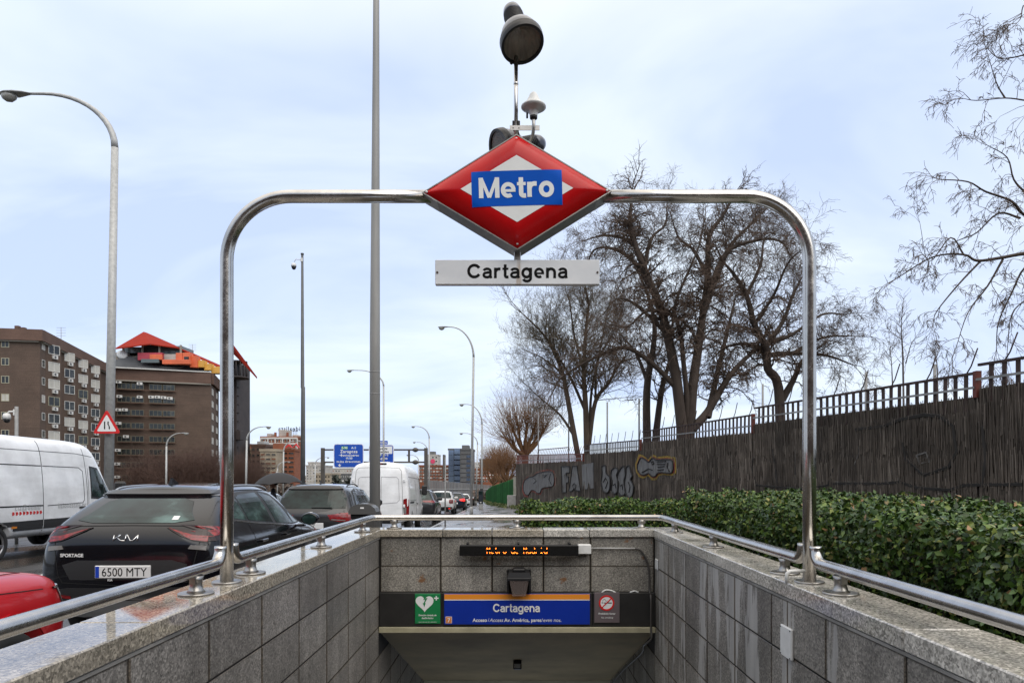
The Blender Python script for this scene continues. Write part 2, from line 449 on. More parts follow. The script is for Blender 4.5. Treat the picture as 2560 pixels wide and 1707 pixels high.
sheet('pavement', [lambda y: xk(y)+.13, -1.93, 1.93, lambda y: max(2.2, fencex(y)+.2) if y <= 8.3 else fencex(y)+.2], PAVE,
      [y for y in YS if -16 < y < 14], pz, skip=lambda i, y: i == 1 and y > -3 and y < 8.3)
sheet('pavement_far', [lambda y: xk(y)+.13, lambda y: (xk(y)+fencex(y))/2, lambda y: fencex(y)+.2], PAVE,
      [y for y in YS if 13 <= y <= 160], pz)
# kerb stones, each one a piece
kerb = empty('kerb', (0,0,0)); kerb['kind'] = 'structure'
y = -3.0
while y < 110:
    L0 = 1.0 if y < 70 else 2.0
    x0, x1 = xk(y), xk(y+L0); z0, z1 = pz(x0+.1, y), pz(x1+.1, y+L0)
    m = MB(); vs = []
    for (xx, yy, zz) in ((x0, y+.006, z0), (x1, y+L0-.006, z1)):
        vs += [Vector((xx+.012, yy, zz-.3)), Vector((xx+.13, yy, zz-.3)), Vector((xx+.128, yy, zz+.002)), Vector((xx+.025, yy, zz+.002)), Vector((xx, yy, zz-.02))]
    m.add(vs, [(0,1,2,3,4), (9,8,7,6,5)]+[(i, (i+1)%5, (i+1)%5+5, i+5) for i in range(5)])
    m.build('kerb_stone', KERBM, kerb); y += L0
# painted lane line on the carriageway
LINE = pm('road paint', (.55,.55,.53), .4, var=(8,.25))
m = MB()
for k in range(-1, 14):
    for off in (3.1+2.3,):
        y0 = 2+k*9.0; y1 = y0+3.5
        x0, x1 = xk(y0)-off, xk(y1)-off
        n = 4
        for i in range(n):
            ya, yb = y0+(y1-y0)*i/n, y0+(y1-y0)*(i+1)/n; xa, xb = x0+(x1-x0)*i/n, x0+(x1-x0)*(i+1)/n
            m.add([(xa-.06, ya, gz(ya)+.005), (xa+.06, ya, gz(ya)+.005), (xb+.06, yb, gz(yb)+.005), (xb-.06, yb, gz(yb)+.005)], [(0,1,2,3)])
o = m.build('lane_marking', LINE, fix=False); o['kind'] = 'structure'
# raised ground behind the reed-covered wall
sheet('raised_ground', [lambda y: fencex(y)+.35, lambda y: fencex(y)+8, 60, 300], EARTH, [-15, 0, 11, 20, 30, 40, 55], lambda x, y: 2.2-.03*max(0, y-11)+.3*math.sin(x*.3+y*.2))
sheet('raised_ground', [lambda y: fencex(y)+.5, lambda y: fencex(y)+8, 60, 300], EARTH, [55.01, 80, 120, 160, 300], lambda x, y: gz(y)+.6)

# ============================================================ stairwell
XL, XR, YB = -1.593, 1.622, 8.0
ZC = 1.105; CT = .09
def stair_side(sgn, X, gran, cap, label, seams, jy, extra=None):
    t = empty('stairwell_wall', (X, 0, 0), label, 'wall')
    m = MB()                                   # core behind the slabs
    a, b = X+sgn*.0055, X+sgn*.30
    m.box(min(a,b), -1.2, .0, max(a,b), 8.3, ZC-CT-.002)
    m.box(min(a,b), -1.2, -4.2, max(a,b), 14.0, .0)
    m.build('core', GROUT, t, loc=(-X,0,0))
    rows = [ZC-CT, .672, .332, -.02, -.36, -.70, -1.04, -1.38, -1.72, -2.06, -2.40, -2.74, -3.1]
    protos = {}
    for r in range(len(rows)-1):
        zt, zb = rows[r]-.0055, rows[r+1]+.0055
        if r == 0: zt -= .018
        for j in range(len(jy)-1):
            y0, y1 = jy[j]+.0055, jy[j+1]-.0055
            if y0 > 7.9 and zt > -.05: continue
            if y0 < 7.9 and zb < -1.5 and y1 < 3: continue
            key = (round(y1-y0, 3), round(zt-zb, 3))
            if key not in protos:
                mm = MB(); mm.cbox(0, 0, 0, .03, key[0], key[1], .004)
                protos[key] = mm.mesh('slab', gran); bmm = bmesh.new(); bmm.from_mesh(protos[key]); bmesh.ops.recalc_face_normals(bmm, faces=bmm.faces); bmm.to_mesh(protos[key]); bmm.free()
            o = bpy.data.objects.new('slab', protos[key]); link(o, t)
            pr = random.uniform(-.0018, .0018)
            o.location = ((0 if sgn > 0 else -.03)+pr, y0, zb)
            o.rotation_euler = (0, 0, random.uniform(-.001,.001))
    # projecting mortar strip under the coping
    m = MB(); m.box(X-.004 if sgn > 0 else X-.02, -1.0, ZC-CT-.019, X+.02 if sgn > 0 else X+.004, 7.995, ZC-CT-.004)
    m.build('mortar_strip', pm('mortar strip', (.23,.22,.20), .6, var=(3,.45)), t, loc=(-X,0,0))
    for y0, y1 in zip(seams, seams[1:]):
        m = MB(); a, b = X-sgn*.012, X+sgn*.315
        dz = random.uniform(-.0015, .0015)
        m.cbox(min(a,b), y0+.004, ZC-CT, max(a,b), y1-.004, ZC+dz, .006)
        m.build('coping_stone', cap, t, loc=(-X,0,0))
    return t
def joints(start, step, lo, hi):
    r = []; y = start
    while y > lo: y -= step
    while y <= hi+.01: r.append(y); y += step
    return r
jl = [v for v in joints(2.81, .735, -1.0, 7.6)]+[7.93, 8.66, 9.4, 10.13, 10.87, 11.6, 12.3]
jr = [v for v in joints(2.84, .735, -1.0, 3.6)]+[4.08, 4.33, 5.06, 5.79, 6.52, 7.25, 7.98, 8.66, 9.4, 10.13, 10.87, 11.6, 12.3]
stair_side(-1, XL, GR_L, GR_CAP, 'low dark granite slab wall with wet pale coping on the car side of the stairwell', [-1.2, .05, 1.5, 2.97, 4.42, 5.9, 7.2, 8.31], jl)
stair_side(1, XR, GR_R, GR_CAPR, 'low granite slab wall streaked with pale stains beside the hedge', [-1.2, -.05, 1.4, 2.84, 4.3, 5.76, 6.4, 8.31], jr)
# back wall
t = empty('stairwell_end_wall', (0, YB, 0), 'grey granite end wall with rust spots above the stair opening', 'wall')
m = MB(); m.box(XL+.001, YB+.0055, -.02, XR-.001, YB+.3, ZC-CT-.002); m.build('core', GROUT, t, loc=(0,-YB,0))
bx = [XL+.002, -.882, -.28, .322, .872, XR-.002]
for zt, zb in ((ZC-CT-.003, .677), (.671, .375)):
    for a, b in zip(bx, bx[1:]):
        m = MB(); m.cbox(a+.006, YB+random.uniform(-.001,.001), zb, b-.006, YB+.031, zt, .0025); m.build('slab', GR_B, t, loc=(0,-YB,0))
cx = [XL-.010, -.858, -.28, .322, .857, XR+.010]
for a, b in zip(cx, cx[1:]):
    m = MB(); m.cbox(a+.004, YB-.03, ZC-CT, b-.004, YB+.30, ZC+random.uniform(-.002,.002), .007); m.build('coping_stone', GR_CAPR if a > 0 else GR_CAP, t, loc=(0,-YB,0))
# soffit over the stairs
SOF = pm('painted soffit', (.17,.132,.068), .9, var=(1.2,.25))
CREAM = pm('cream lip paint', (.36,.33,.22), .5, var=(4,.2))
t = empty('stair_ceiling', (0, YB, 0), 'olive sloping ceiling above the stairs with cream front lip', 'ceiling')
m = MB(); zf = lambda y: -.085-.45*(y-7.95)
m.add([(XL+.001,7.96,-.085),(XR-.001,7.96,-.085),(XR-.001,11.75,zf(11.75)),(XL+.001,11.75,zf(11.75)),
       (XL+.001,7.96,.0),(XR-.001,7.96,.0),(XR-.001,11.75,.0),(XL+.001,11.75,.0)],
      [(0,1,2,3),(4,5,6,7),(0,1,5,4),(2,3,7,6),(1,2,6,5),(0,3,7,4)])
m.build('soffit', SOF, t, loc=(0,-YB,0))
m = MB(); m.cbox(XL+.004, 7.90, -.085, XR-.004, 7.958, -.022, .004); m.build('lip', CREAM, t, loc=(0,-YB,0))
m = MB(); m.box(XL+.003, 11.76, -2.4, XR-.003, 12.2, -1.80); m.build('beam', CREAM, t, loc=(0,-YB,0))
m = MB()
m.box(XL-.2, 12.2, -4.2, XR+.2, 14.2, -1.5); m.build('stair_bulkhead', pm('dark concrete', (.05,.05,.045), .8), t, loc=(0,-YB,0))
# stairs going down
t = empty('staircase', (0, 0, 0), 'granite stairs descending under the granite end wall', 'stairs')
for k in range(26):
    y0 = .2+k*.30; z1 = .14-.16*(k+1)
    m = MB(); m.cbox(XL+.002, y0, z1-.16, XR-.002, y0+.32, z1, .006); m.build('step', GR_B, t)
m = MB(); m.box(XL+.002, -1.2, -.1, XR-.002, .2, .139); m.build('landing', GR_B, t)
# black band
t = empty('sign_fascia', (0, 7.93, .18), 'black painted fascia band across the end wall behind the blue sign', 'fascia')
for a, b in ((XL+.003, -.862), (-.858, .888), (.892, XR-.003)):
    m = MB(); m.cbox(a, 7.93, -.018, b, 7.998, .372, .003); m.build('panel', BLKM, t, loc=(0,-7.93,-.18))
# blue station sign
def sign_face(name, x0, z0, x1, z1, y, mat, parent, th=.002):
    m = MB(); m.box(x0, y-th, z0, x1, y, z1); return m.build(name, mat, parent)
BLUE = pm('sign blue', (.004,.028,.30), .28, var=(3,.1)); ORG = pm('sign orange', (.72,.25,.025), .35)
t = empty('station_sign', (0, 7.9, 0), 'blue station sign with orange top stripe reading Cartagena on black fascia', 'sign')
m = MB(); m.cbox(-.832, 7.905, .012, .856, 7.929, .366, .003); m.build('panel', BLUE, t, loc=(0,-7.9,0))
t2 = t
def sf(n, x0, z0, x1, z1, mat, y=7.905, th=.002): m = MB(); m.box(x0, y-th, z0, x1, y-.0002, z1); return m.build(n, mat, t2, loc=(0,-7.9,0))
sf('stripe', -.829, .302, .853, .363, ORG); sf('line', -.829, .292, .853, .3015, TXW)
def tx(body, x, z, size, mat=TXW, bold=.02, **k):
    y = k.pop('y', 7.9035)
    return text_obj(body, size, mat, t2, T(x, y-(t2.location.y), z-t2.location.z)@RX, bold=bold, **k)
glyph_text('Cartagena', .131, TXW, t2, T(.005, .0018, .158), space=.0, wgt=.135, sx=.88)
tx('Acceso', -.418, .045, .056, bold=.02); tx('/', -.318, .045, .056, bold=.0); tx('Access', -.228, .045, .056, bold=.0, shear=.22)
tx('Av. América, pares', .080, .045, .056, bold=.02); tx('/', .303, .045, .056, bold=0); tx('even nos.', .418, .045, .056, bold=.0, shear=.22)
sf('line_badge', -.815, .027, -.742, .104, TXW); sf('line_badge_face', -.811, .031, -.746, .1, pm('badge orange', (.62,.2,.05), .4), y=7.9028, th=.0015)
tx('7', -.7785, .04, .066, bold=.02, y=7.9006)
# defibrillator sign
GRN = pm('sign green', (.01,.19,.06), .35)
t2 = empty('defibrillator_sign', (-1.025, 7.9, .2), 'green defibrillator sign with white heart and bolt left of the blue sign', 'sign')
m = MB(); m.cbox(-1.172, 7.915, .02, -.878, 7.929, .366, .003); m.build('panel', GRN, t2, loc=(1.025,-7.9,-.2))
hp = []
for i in range(48):
    a = 2*math.pi*i/48; hx = 16*math.sin(a)**3; hz = 13*math.cos(a)-5*math.cos(2*a)-2*math.cos(3*a)-math.cos(4*a)
    hp.append((hx*.0065, hz*.0065))
m = MB(); m.prism([(x-.034, z+.06) for x, z in hp], 7.912-7.9, 7.9148-7.9); m.build('heart', TXW, t2)
bolt = [(.012,.10),(-.022,.035),(.002,.04),(-.018,-.005),(-.028,-.002),(-.008,-.045),(.006,-.002),(-.004,-.004),(.028,.058),(.004,.052),(.03,.10)]
m = MB(); m.prism([(x-.034+.006, z+.062) for x, z in bolt], 7.9095-7.9, 7.9118-7.9); m.build('bolt', GRN, t2)
m = MB(); m.box(.075,.0128,.108,.127,.0148,.122); m.box(.094,.0126,.089,.108,.0148,.141); m.build('cross', TXW, t2)
def tx2(body, x, z, size, **k): return text_obj(body, size, k.pop('mat', TXW), t2, T(x, .0128, z)@RX, **k)
tx2('Estación dotada de', 0, -.090, .027, bold=.02); tx2('desfibrilador', 0, -.124, .027, bold=.02)
tx2('Station equipped with a defibrillator', 0, -.165, .0145, shear=.2)
# no smoking sign
GRY = pm('sign grey mauve', (.13,.105,.11), .35); RED = pm('prohibition red', (.6,.02,.02), .35)
t2 = empty('no_smoking_sign', (1.055, 7.9, .2), 'grey no smoking sign with red ring right of the blue sign', 'sign')
m = MB(); m.cbox(.908, 7.915, .03, 1.202, 7.929, .38, .003); m.build('panel', GRY, t2, loc=(-1.055,-7.9,-.2))
def disc(r0, r1, y0, y1, cx, cz, n=36):
    m = MB(); vs = []
    for k in range(n):
        a = 2*math.pi*k/n; c_, s_ = math.cos(a), math.sin(a)
        vs += [(cx+r0*c_, y0, cz+r0*s_), (cx+r1*c_, y0, cz+r1*s_), (cx+r1*c_, y1, cz+r1*s_), (cx+r0*c_, y1, cz+r0*s_)]
    fs = []
    for k in range(n):
        a = 4*k; b = 4*((k+1)%n); fs += [(a, b, b+1, a+1), (a+1, b+1, b+2, a+2)]
        if r0 > 0: fs.append((a, a+3, b+3, b))
    return m.add(vs, fs)
disc(0, .083, .0125, .0148, -.005, .06).build('roundel', TXW, t2)
disc(.071, .09, .0105, .0148, -.005, .06).build('ring', RED, t2)
m = MB(); m.box(-.02,.0105,-.055,.075-.02+.02,.0123,-.045, M=None)
m = MB(); m.box(-.035,.0108,.056,.055,.0123,.066); m.box(-.06,.0108,.056,-.055,.0123,.07); m.box(-.05,.0108,.056,-.045,.0123,.07)
m.tube([(-.05,.0115,.075),(-.05,.0115,.09),(-.035,.0115,.105),(-.02,.0115,.10),(-.02,.0115,.09),(-.01,.0115,.08),(.005,.0115,.09)], .0018, 4); m.build('cigarette', TXK, t2)
m = MB(); m.box(-.078,.0085,-.006,.078,.0103,.006, M=T(-.005,0,.06)@RY(-math.pi/4)); m.build('slash', RED, t2)
tx2('Prohibido fumar', 0, -.073, .030, bold=.02); tx2('No smoking', 0, -.118, .028, shear=.2)
# LED display
t = empty('led_display', (0.03, 7.88, .875), 'long black LED display with amber dotted letters on the end wall', 'display')
m = MB(); m.cbox(-.65, 7.83, .815, .716, 7.93, .935, .006); m.build('housing', BLK, t, loc=(-.03,-7.88,-.875))
for x in (-.56, .03, .62): m = MB(); m.cbox(x-.012, 7.86, .925, x+.012, 7.998, .958, .003); m.build('bracket', BLK, t, loc=(-.03,-7.88,-.875))
m = MB(); m.box(-.645, 7.8275, .822, .711, 7.8297, .928); m.build('screen', pm('led screen', (.006,.006,.006), .25), t, loc=(-.03,-7.88,-.875))
AMB = pm('amber led', (.2,.04,.0), .4, emit=((1,.17,.015), 8))
FN = {'M':["10001","11011","10101","10101","10001","10001","10001"],'e':["00000","00000","01110","10001","11111","10000","01110"],
 't':["01000","01000","11100","01000","01000","01001","00110"],'r':["00000","00000","10110","11001","10000","10000","10000"],
 'o':["00000","00000","01110","10001","10001","10001","01110"],'d':["00001","00001","01101","10011","10001","10001","01111"],
 'a':["00000","00000","01110","00001","01111","10001","01111"],'i':["00100","00000","01100","00100","00100","00100","01110"],' ':["00000"]*7}
m = MB(); p = .0078; x = -.335
for ch in "Metro de Madrid":
    for r in range(7):
        if r in (2,3,4): continue
        for c_ in range(5):
            if FN[ch][r][c_] == '1':
                xx = x+c_*p; zz = .902-r*p*1.25
                m.box(xx, 7.8262, zz, xx+p*.72, 7.8274, zz+p*.75)
    x += 6*p
o = m.build('lit_dots', AMB, t, loc=(-.03,-7.88,-.875)); o['kind'] = 'stuff'
# junction box and conduit
t = empty('junction_box', (.79, 7.95, .88), 'pale grey junction box at the right end of the LED display', 'junction box')
m = MB(); m.cbox(.718, 7.90, .825, .872, 7.998, .937, .008); m.build('box', WHT, t, loc=(-.79,-7.95,-.88))
m = MB(); m.cbox(.724, 7.896, .831, .866, 7.8995, .931, .002); m.build('cover', WHT, t, loc=(-.79,-7.95,-.88))
t = empty('conduit', (1.4, 7.97, .88), 'thin conduit running from the junction box and curving down by the corner', 'conduit')
m = MB(); m.tube([(.874,7.975,.887),(1.39,7.975,.885)], .009, 8); m.build('rigid_pipe', GALV, t, loc=(-1.4,-7.97,-.88))
m = MB(); m.tube(hermite([(1.39,7.975,.885),(1.46,7.975,.86),(1.53,7.975,.74),(1.558,7.975,.6),(1.562,7.975,.39),(1.562,7.90,.3),(1.562,7.90,-.02),(1.56,7.88,-.15),(1.50,8.0,-.25),(1.58,8.6,-.5),(1.585,10,-1.1),(1.585,11.5,-1.8)], 6), .012, 8); m.build('flexible_hose', pm('dark hose', (.06,.055,.05), .5), t, loc=(-1.4,-7.97,-.88))
m = MB(); m.tube(hermite([(1.0,7.97,.372),(1.05,7.965,.40),(1.12,7.97,.39),(1.16,7.97,.372)], 5), .010, 6); m.build('loose_cable', WHT, t, loc=(-1.4,-7.97,-.88)); m = MB(); m.tube(hermite([(1.33,7.97,.372),(1.38,7.965,.388),(1.43,7.97,.372)], 5), .010, 6); m.build('loose_cable', WHT, t, loc=(-1.4,-7.97,-.88))
# wall lantern above the sign
t = empty('wall_lantern', (.035, 7.8, .52), 'black square wall lantern with ribbed glass above the blue sign', 'lamp')
def frust(m, x0, x1, y0, y1, z0, X0, X1, Y0, Y1, z1):
    m.add([(x0,y0,z0),(x1,y0,z0),(x1,y1,z0),(x0,y1,z0),(X0,Y0,z1),(X1,Y0,z1),(X1,Y1,z1),(X0,Y1,z1)], [(0,1,2,3),(4,5,6,7),(0,1,5,4),(1,2,6,5),(2,3,7,6),(3,0,4,7)]); return m
m = MB(); frust(m, -.13,.13,-.12,.12,.06, -.115,.115,-.105,.12,.12); m.cbox(-.137,-.125,.035,.137,.13,.062,.006); m.cbox(-.07,-.05,.118,.07,.13,.155,.01)
m.build('hood', BLK, t)
m = MB(); frust(m, -.055,.055,-.03,.06,-.13, -.06,.06,-.03,.07,.03); m.cbox(-.137,.0,-.13,-.112,.13,.04,.004); m.cbox(.112,.0,-.13,.137,.13,.04,.004); m.cbox(-.137,.13,-.15,.137,.195,.12,.004); m.build('body', BLK, t)
gl = pm('lantern glass', (.30,.24,.22), .12); gl.node_tree.nodes['Principled BSDF'].inputs['Alpha'].default_value = .35
m = MB(); frust(m, -.075,.075,-.09,.09,-.145, -.108,.108,-.115,.11,.033); m.build('glass', gl, t)
m = MB()
for k in range(7): m.tube([(-.042+k*.014,-.02,-.06),(-.042+k*.014,-.02,.015)], .0055, 6)
m.build('bulb', WHT, t)
t = empty('ceiling_lamp', (.02, 9.8, -.95), 'small dark lamp hanging from the ceiling over the stairs', 'lamp')
m = MB(); m.tube([(0,0,.02),(0,0,.13)], .01, 6); m.build('stem', BLK, t)
m = MB(); m.cbox(-.06,-.06,-.09,.06,.06,.03,.015); m.build('housing', BLK, t)
m = MB(); m.cbox(-.045,-.064,-.06,.045,-.0605,0,.001); m.build('lens', pm('dull lens', (.3,.3,.28), .3), t)
# plates on the right wall
for (y, z, wy, hz_, lb) in ((3.98, .66, .165, .185, 'white cover plate on the streaked wall below the right post'), (7.75, .66, .13, .12, 'small white cover plate in the far corner of the streaked wall')):
    t = empty('cover_plate', (XR, y, z), lb, 'cover plate')
    m = MB(); m.cbox(-.02, 0, 0, -.001, wy, hz_, .006); m.build('plate', WHT, t)
    for a in (.012, wy-.012):
        for b in (.012, hz_-.012): m = MB(); m.lathe([(.005,0),(.005,.003)], 8, M=T(-.0195, a, b)@RY(-math.pi/2)); m.build('screw', BLK, t)
# ============================================================ handrails
RXL, RXR, RZ_ = -1.72, 1.745, 1.232
def support(x, y, name='rail_support', parent=None, along='y'):
    t = parent
    m = MB(); m.lathe([(.09,0),(.092,.004),(.092,.009),(.088,.012)], 28)
    m.lathe([(.050,.012),(.037,.026),(.031,.05),(.033,.075),(.040,.10)], 16)
    m.box(-.016,-.045,.06,.016,.045,.1, M=None if along == 'y' else RZ(math.pi/2))
    o = m.build(name, STEEL_D, t); o.location = Vector((x, y, ZC+.0005))-t.location; return o
def rail(label, path, sup, along='y', ends=0):
    t = empty('handrail', path[0], label, 'handrail')
    t.location = Vector(path[0])
    m = MB(); m.tube([Vector(p)-t.location for p in path], .0345, 20); m.build('pipe', STEEL, t)
    for s_ in sup: support(*s_, parent=t, along=along)
    return t
YP = 4.06
def elbow(x, ya, yb, up):     # run towards post then turned up
    r = .085; s_ = 1 if yb > ya else -1
    p = [(x, ya, RZ_), (x, (ya+yb)/2, RZ_), (x, yb-s_*r, RZ_)]
    for k in range(1, 9):
        a = k/8*math.pi/2; p.append((x, yb-s_*r+s_*r*math.sin(a), RZ_+r-r*math.cos(a)))
    p.append((x, yb, RZ_+r+up)); return p
for sx_, X_, side in ((-1, RXL, 'left'), (1, RXR, 'right')):
    sd_ = 'beside the parked cars' if sx_ < 0 else 'beside the hedge'
    rail('near steel handrail on the coping %s, ending upturned at the post' % sd_, elbow(X_, -.9, YP-.085, .015), [(X_, 3.67), (X_, 1.75), (X_, .2)])
# the far rail is one continuous pipe round three sides
pa = elbow(RXL, 7.2, YP+.085, .015)[::-1]; pb = elbow(RXR, 7.2, YP+.085, .015)
path = pa+[(RXL, 8.12, RZ_), (RXL+.05, 8.165, RZ_), (RXR-.05, 8.165, RZ_), (RXR, 8.12, RZ_)]+pb
t = rail('far steel handrail running round the end wall between the two posts', path, [(RXL, 4.43), (RXL, 6.03), (RXL, 7.65), (RXR, 4.43), (RXR, 6.03), (RXR, 7.5)])
for x in (-1.456, .01, 1.5): support(x, 8.165, parent=t, along='x')
# ============================================================ arch
t = empty('sign_arch', (0, YP, ZC), 'tall stainless steel arch standing on the copings and carrying the Metro sign', 'arch')
ZT = 3.40; R = .38
for X_ in (RXL, RXR):
    s_ = 1 if X_ < 0 else -1
    p = [(X_, 0, 0), (X_, 0, .8), (X_, 0, ZT-ZC-R)]
    for k in range(1, 17):
        a = k/16*math.pi/2; p.append((X_+s_*(R-R*math.cos(a)), 0, ZT-ZC-R+R*math.sin(a)))
    xe = -.50 if X_ < 0 else .52
    p += [((X_+s_*R+xe)/2, 0, ZT-ZC), (xe, 0, ZT-ZC)]
    m = MB(); m.tube(p, .038, 28); m.build('pipe', STEEL, t)
    m = MB(); m.lathe([(.083,0),(.084,.003),(.084,.010),(.081,.013)], 32, M=T(X_, 0, 0)); m.build('base_flange', STEEL_D, t)
m = MB(); m.tube([(RXR-.04, -.03, .075), (RXR-.13,-.04,.075), (RXR-.15,-.04,.06), (RXR-.15,-.04,.004)], .011, 8); m.build('earth_pipe', WHT, t)
# Metro diamond
CXD = .005; CZD = 3.395; A_, B_ = .553, .338
t = empty('metro_sign', (CXD, YP, CZD), 'large red diamond sign with a blue panel reading Metro', 'sign', rot=(0, math.radians(-.5), 0))
def bul(x, z):
    u = x/A_+z/B_; v = x/A_-z/B_; tt = max(0, 1-max(abs(u), abs(v))); k = min(tt/.42, 1)
    return .05*(1-(1-k)**2.2)
q = NB('enamel red')
c = q.ramp(q.noise(5, 4), [(.3, (.36,.004,.006)), (.7, (.48,.008,.009))]); c = q.mix(q.ramp(q.voro(55), [(.02, 1), (.06, 0)]), c, (.55,.10,.08))
REDE = q.set(Base_Color=c, Roughness=.18, Specular_IOR_Level=.22)
BLUE2 = pm('sticker blue', (.001,.075,.42), .5, var=(4,.12), spec=.08); WHS = pm('sticker white', (.66,.67,.65), .3, var=(6,.06))
D = .075
for s_, nm in ((-1, 'red_face'), (1, 'red_face')):
    m = MB(); n = 44; vs = []; fs = []
    for i in range(n+1):
        for j in range(n+1):
            u = -1+2*i/n; v = -1+2*j/n; x = (u+v)/2*A_*.985; z = (u-v)/2*B_*.985
            vs.append((x, s_*(D+bul(x/.985, z/.985)), z))
    for i in range(n):
        for j in range(n):
            a = i*(n+1)+j; fs.append((a, a+1, a+n+2, a+n+1))
    m.add(vs, fs, 0, True); m.build(nm, REDE, t)
m = MB(); rh = lambda k: [(A_*k,0),(0,B_*k),(-A_*k,0),(0,-B_*k)]
vs = []; 
for (k, y_) in ((1.0,-D-.004),(1.0,D+.004),(.978,D+.004),(.978,D-.01),(.978,-D+.01),(.978,-D-.004)):
    vs += [(x, y_, z) for x, z in rh(k)]
fs = []
for a, b in ((0,1),(1,2),(2,3),(4,5),(5,0)):
    for i in range(4): fs.append((a*4+i, a*4+(i+1)%4, b*4+(i+1)%4, b*4+i))
m.add(vs, fs); m.build('frame', steel('dark weathered steel', (.26,.245,.225), .34), t)
def conform(o, off):
    for v in o.data.vertices: v.co.y = -(D+bul(v.co.x, v.co.z)+off)+(v.co.y if abs(v.co.y) < .01 else 0)
def grid_poly(inside, x0, x1, z0, z1, n, off, M2=None):
    pass
for s_, nm in ((-1, 0), (1, 1)):
    m = MB(); n = 20; vs = []; fs = []
    for i in range(n+1):
        for j in range(n+1):
            u = -1+2*i/n; v = -1+2*j/n; x = (u+v)/2*.325; z = (u-v)/2*.193; vs.append((x, s_*(D+bul(x, z)+.0012), z))
    for i in range(n):
        for j in range(n): a = i*(n+1)+j; fs.append((a, a+1, a+n+2, a+n+1))
    m.add(vs, fs, 0, True); m.build('white_diamond', WHS, t)
    m = MB(); nx, nz_ = 48, 20; vs = []; fs = []; ra = math.radians(1.1)
    for i in range(nx+1):
        for j in range(nz_+1):
            x0 = (-.5+i/nx)*.522; z0 = (-.5+j/nz_)*.203; x = x0*math.cos(ra)-z0*math.sin(ra); z = x0*math.sin(ra)+z0*math.cos(ra)
            vs.append((x, s_*(D+bul(x, z)+.0025), z+.002))
    for i in range(nx):
        for j in range(nz_): a = i*(nz_+1)+j; fs.append((a, a+1, a+nz_+2, a+nz_+1))
    m.add(vs, fs, 0, True); m.build('blue_panel', BLUE2, t)
glyph_text('Metro', .163, WHS, t, T(0, -(D+.05+.0035), -.052)@RY(-ra), space=.015, sx=1.0, wgt=.158)
glyph_text('Metro', .163, WHS, t, T(0, (D+.05+.0035), -.052)@RZ(math.pi), space=.02, wgt=.14)
for (x, z) in ((0,.305),(0,-.305),(-.525,0),(.525,0)):
    m = MB(); m.lathe([(.007,0),(.007,.004),(.003,.007)], 10, M=T(x, -D-.012, z)@Matrix.Rotation(math.pi/2, 4, 'X')); m.build('rivet', WHS, t)
m = MB(); m.cbox(-.02,-.015,-B_-.0385,.02,.015,-B_+.012,.004); m.build('hanger', STEEL_D, t)
for s_ in (-1, 1):
    m = MB(); m.box(-.05,-D-.006,-.002,.05,D+.006,.002, M=T(s_*(A_-.045),0,.026)@RY(s_*math.atan2(B_,A_))); m.box(-.05,-D-.006,-.002,.05,D+.006,.002, M=T(s_*(A_-.045),0,-.026)@RY(-s_*math.atan2(B_,A_))); m.build('corner_bracket', STEEL_D, t)
# name plate below
q = NB('weathered white plate')
c = q.ramp(q.noise(3, 4, .6, q.map((1,1,2))), [(.3,(.56,.58,.60)),(.7,(.72,.73,.73))])
sp = q.sep()
nzz = q.noise(1.0, 3, .5, q.map((50,1,5)))
k1 = q.math('SUBTRACT', 1.0, q.math('MULTIPLY', q.math('ABSOLUTE', q.math('SUBTRACT', sp[0], .018)), 26))
k = q.ramp(q.math('MULTIPLY', k1, nzz), [(.25, 0), (.5, .55)])
c = q.mix(k, c, (.26,.15,.06))
PLT = q.set(Base_Color=c, Roughness=.32)
t = empty('name_plate', (.008, YP, 2.945), 'white plate reading Cartagena hanging under the diamond, with rust streaks', 'sign')
m = MB(); m.cbox(-.487,-.02,-.073,.487,.02,.073,.003); m.build('plate', PLT, t)
glyph_text('Cartagena', .116, TXK, t, T(0,-.0206,-.036), space=.05, wgt=.142)
RSC = pm('rusty screw', (.05,.03,.02), .7)
for x in (-.474,.474): m = MB(); m.lathe([(.007,0),(.006,.004)], 10, M=T(x,-.0205,-.002)@Matrix.Rotation(math.pi/2,4,'X')); m.build('screw', RSC, t)
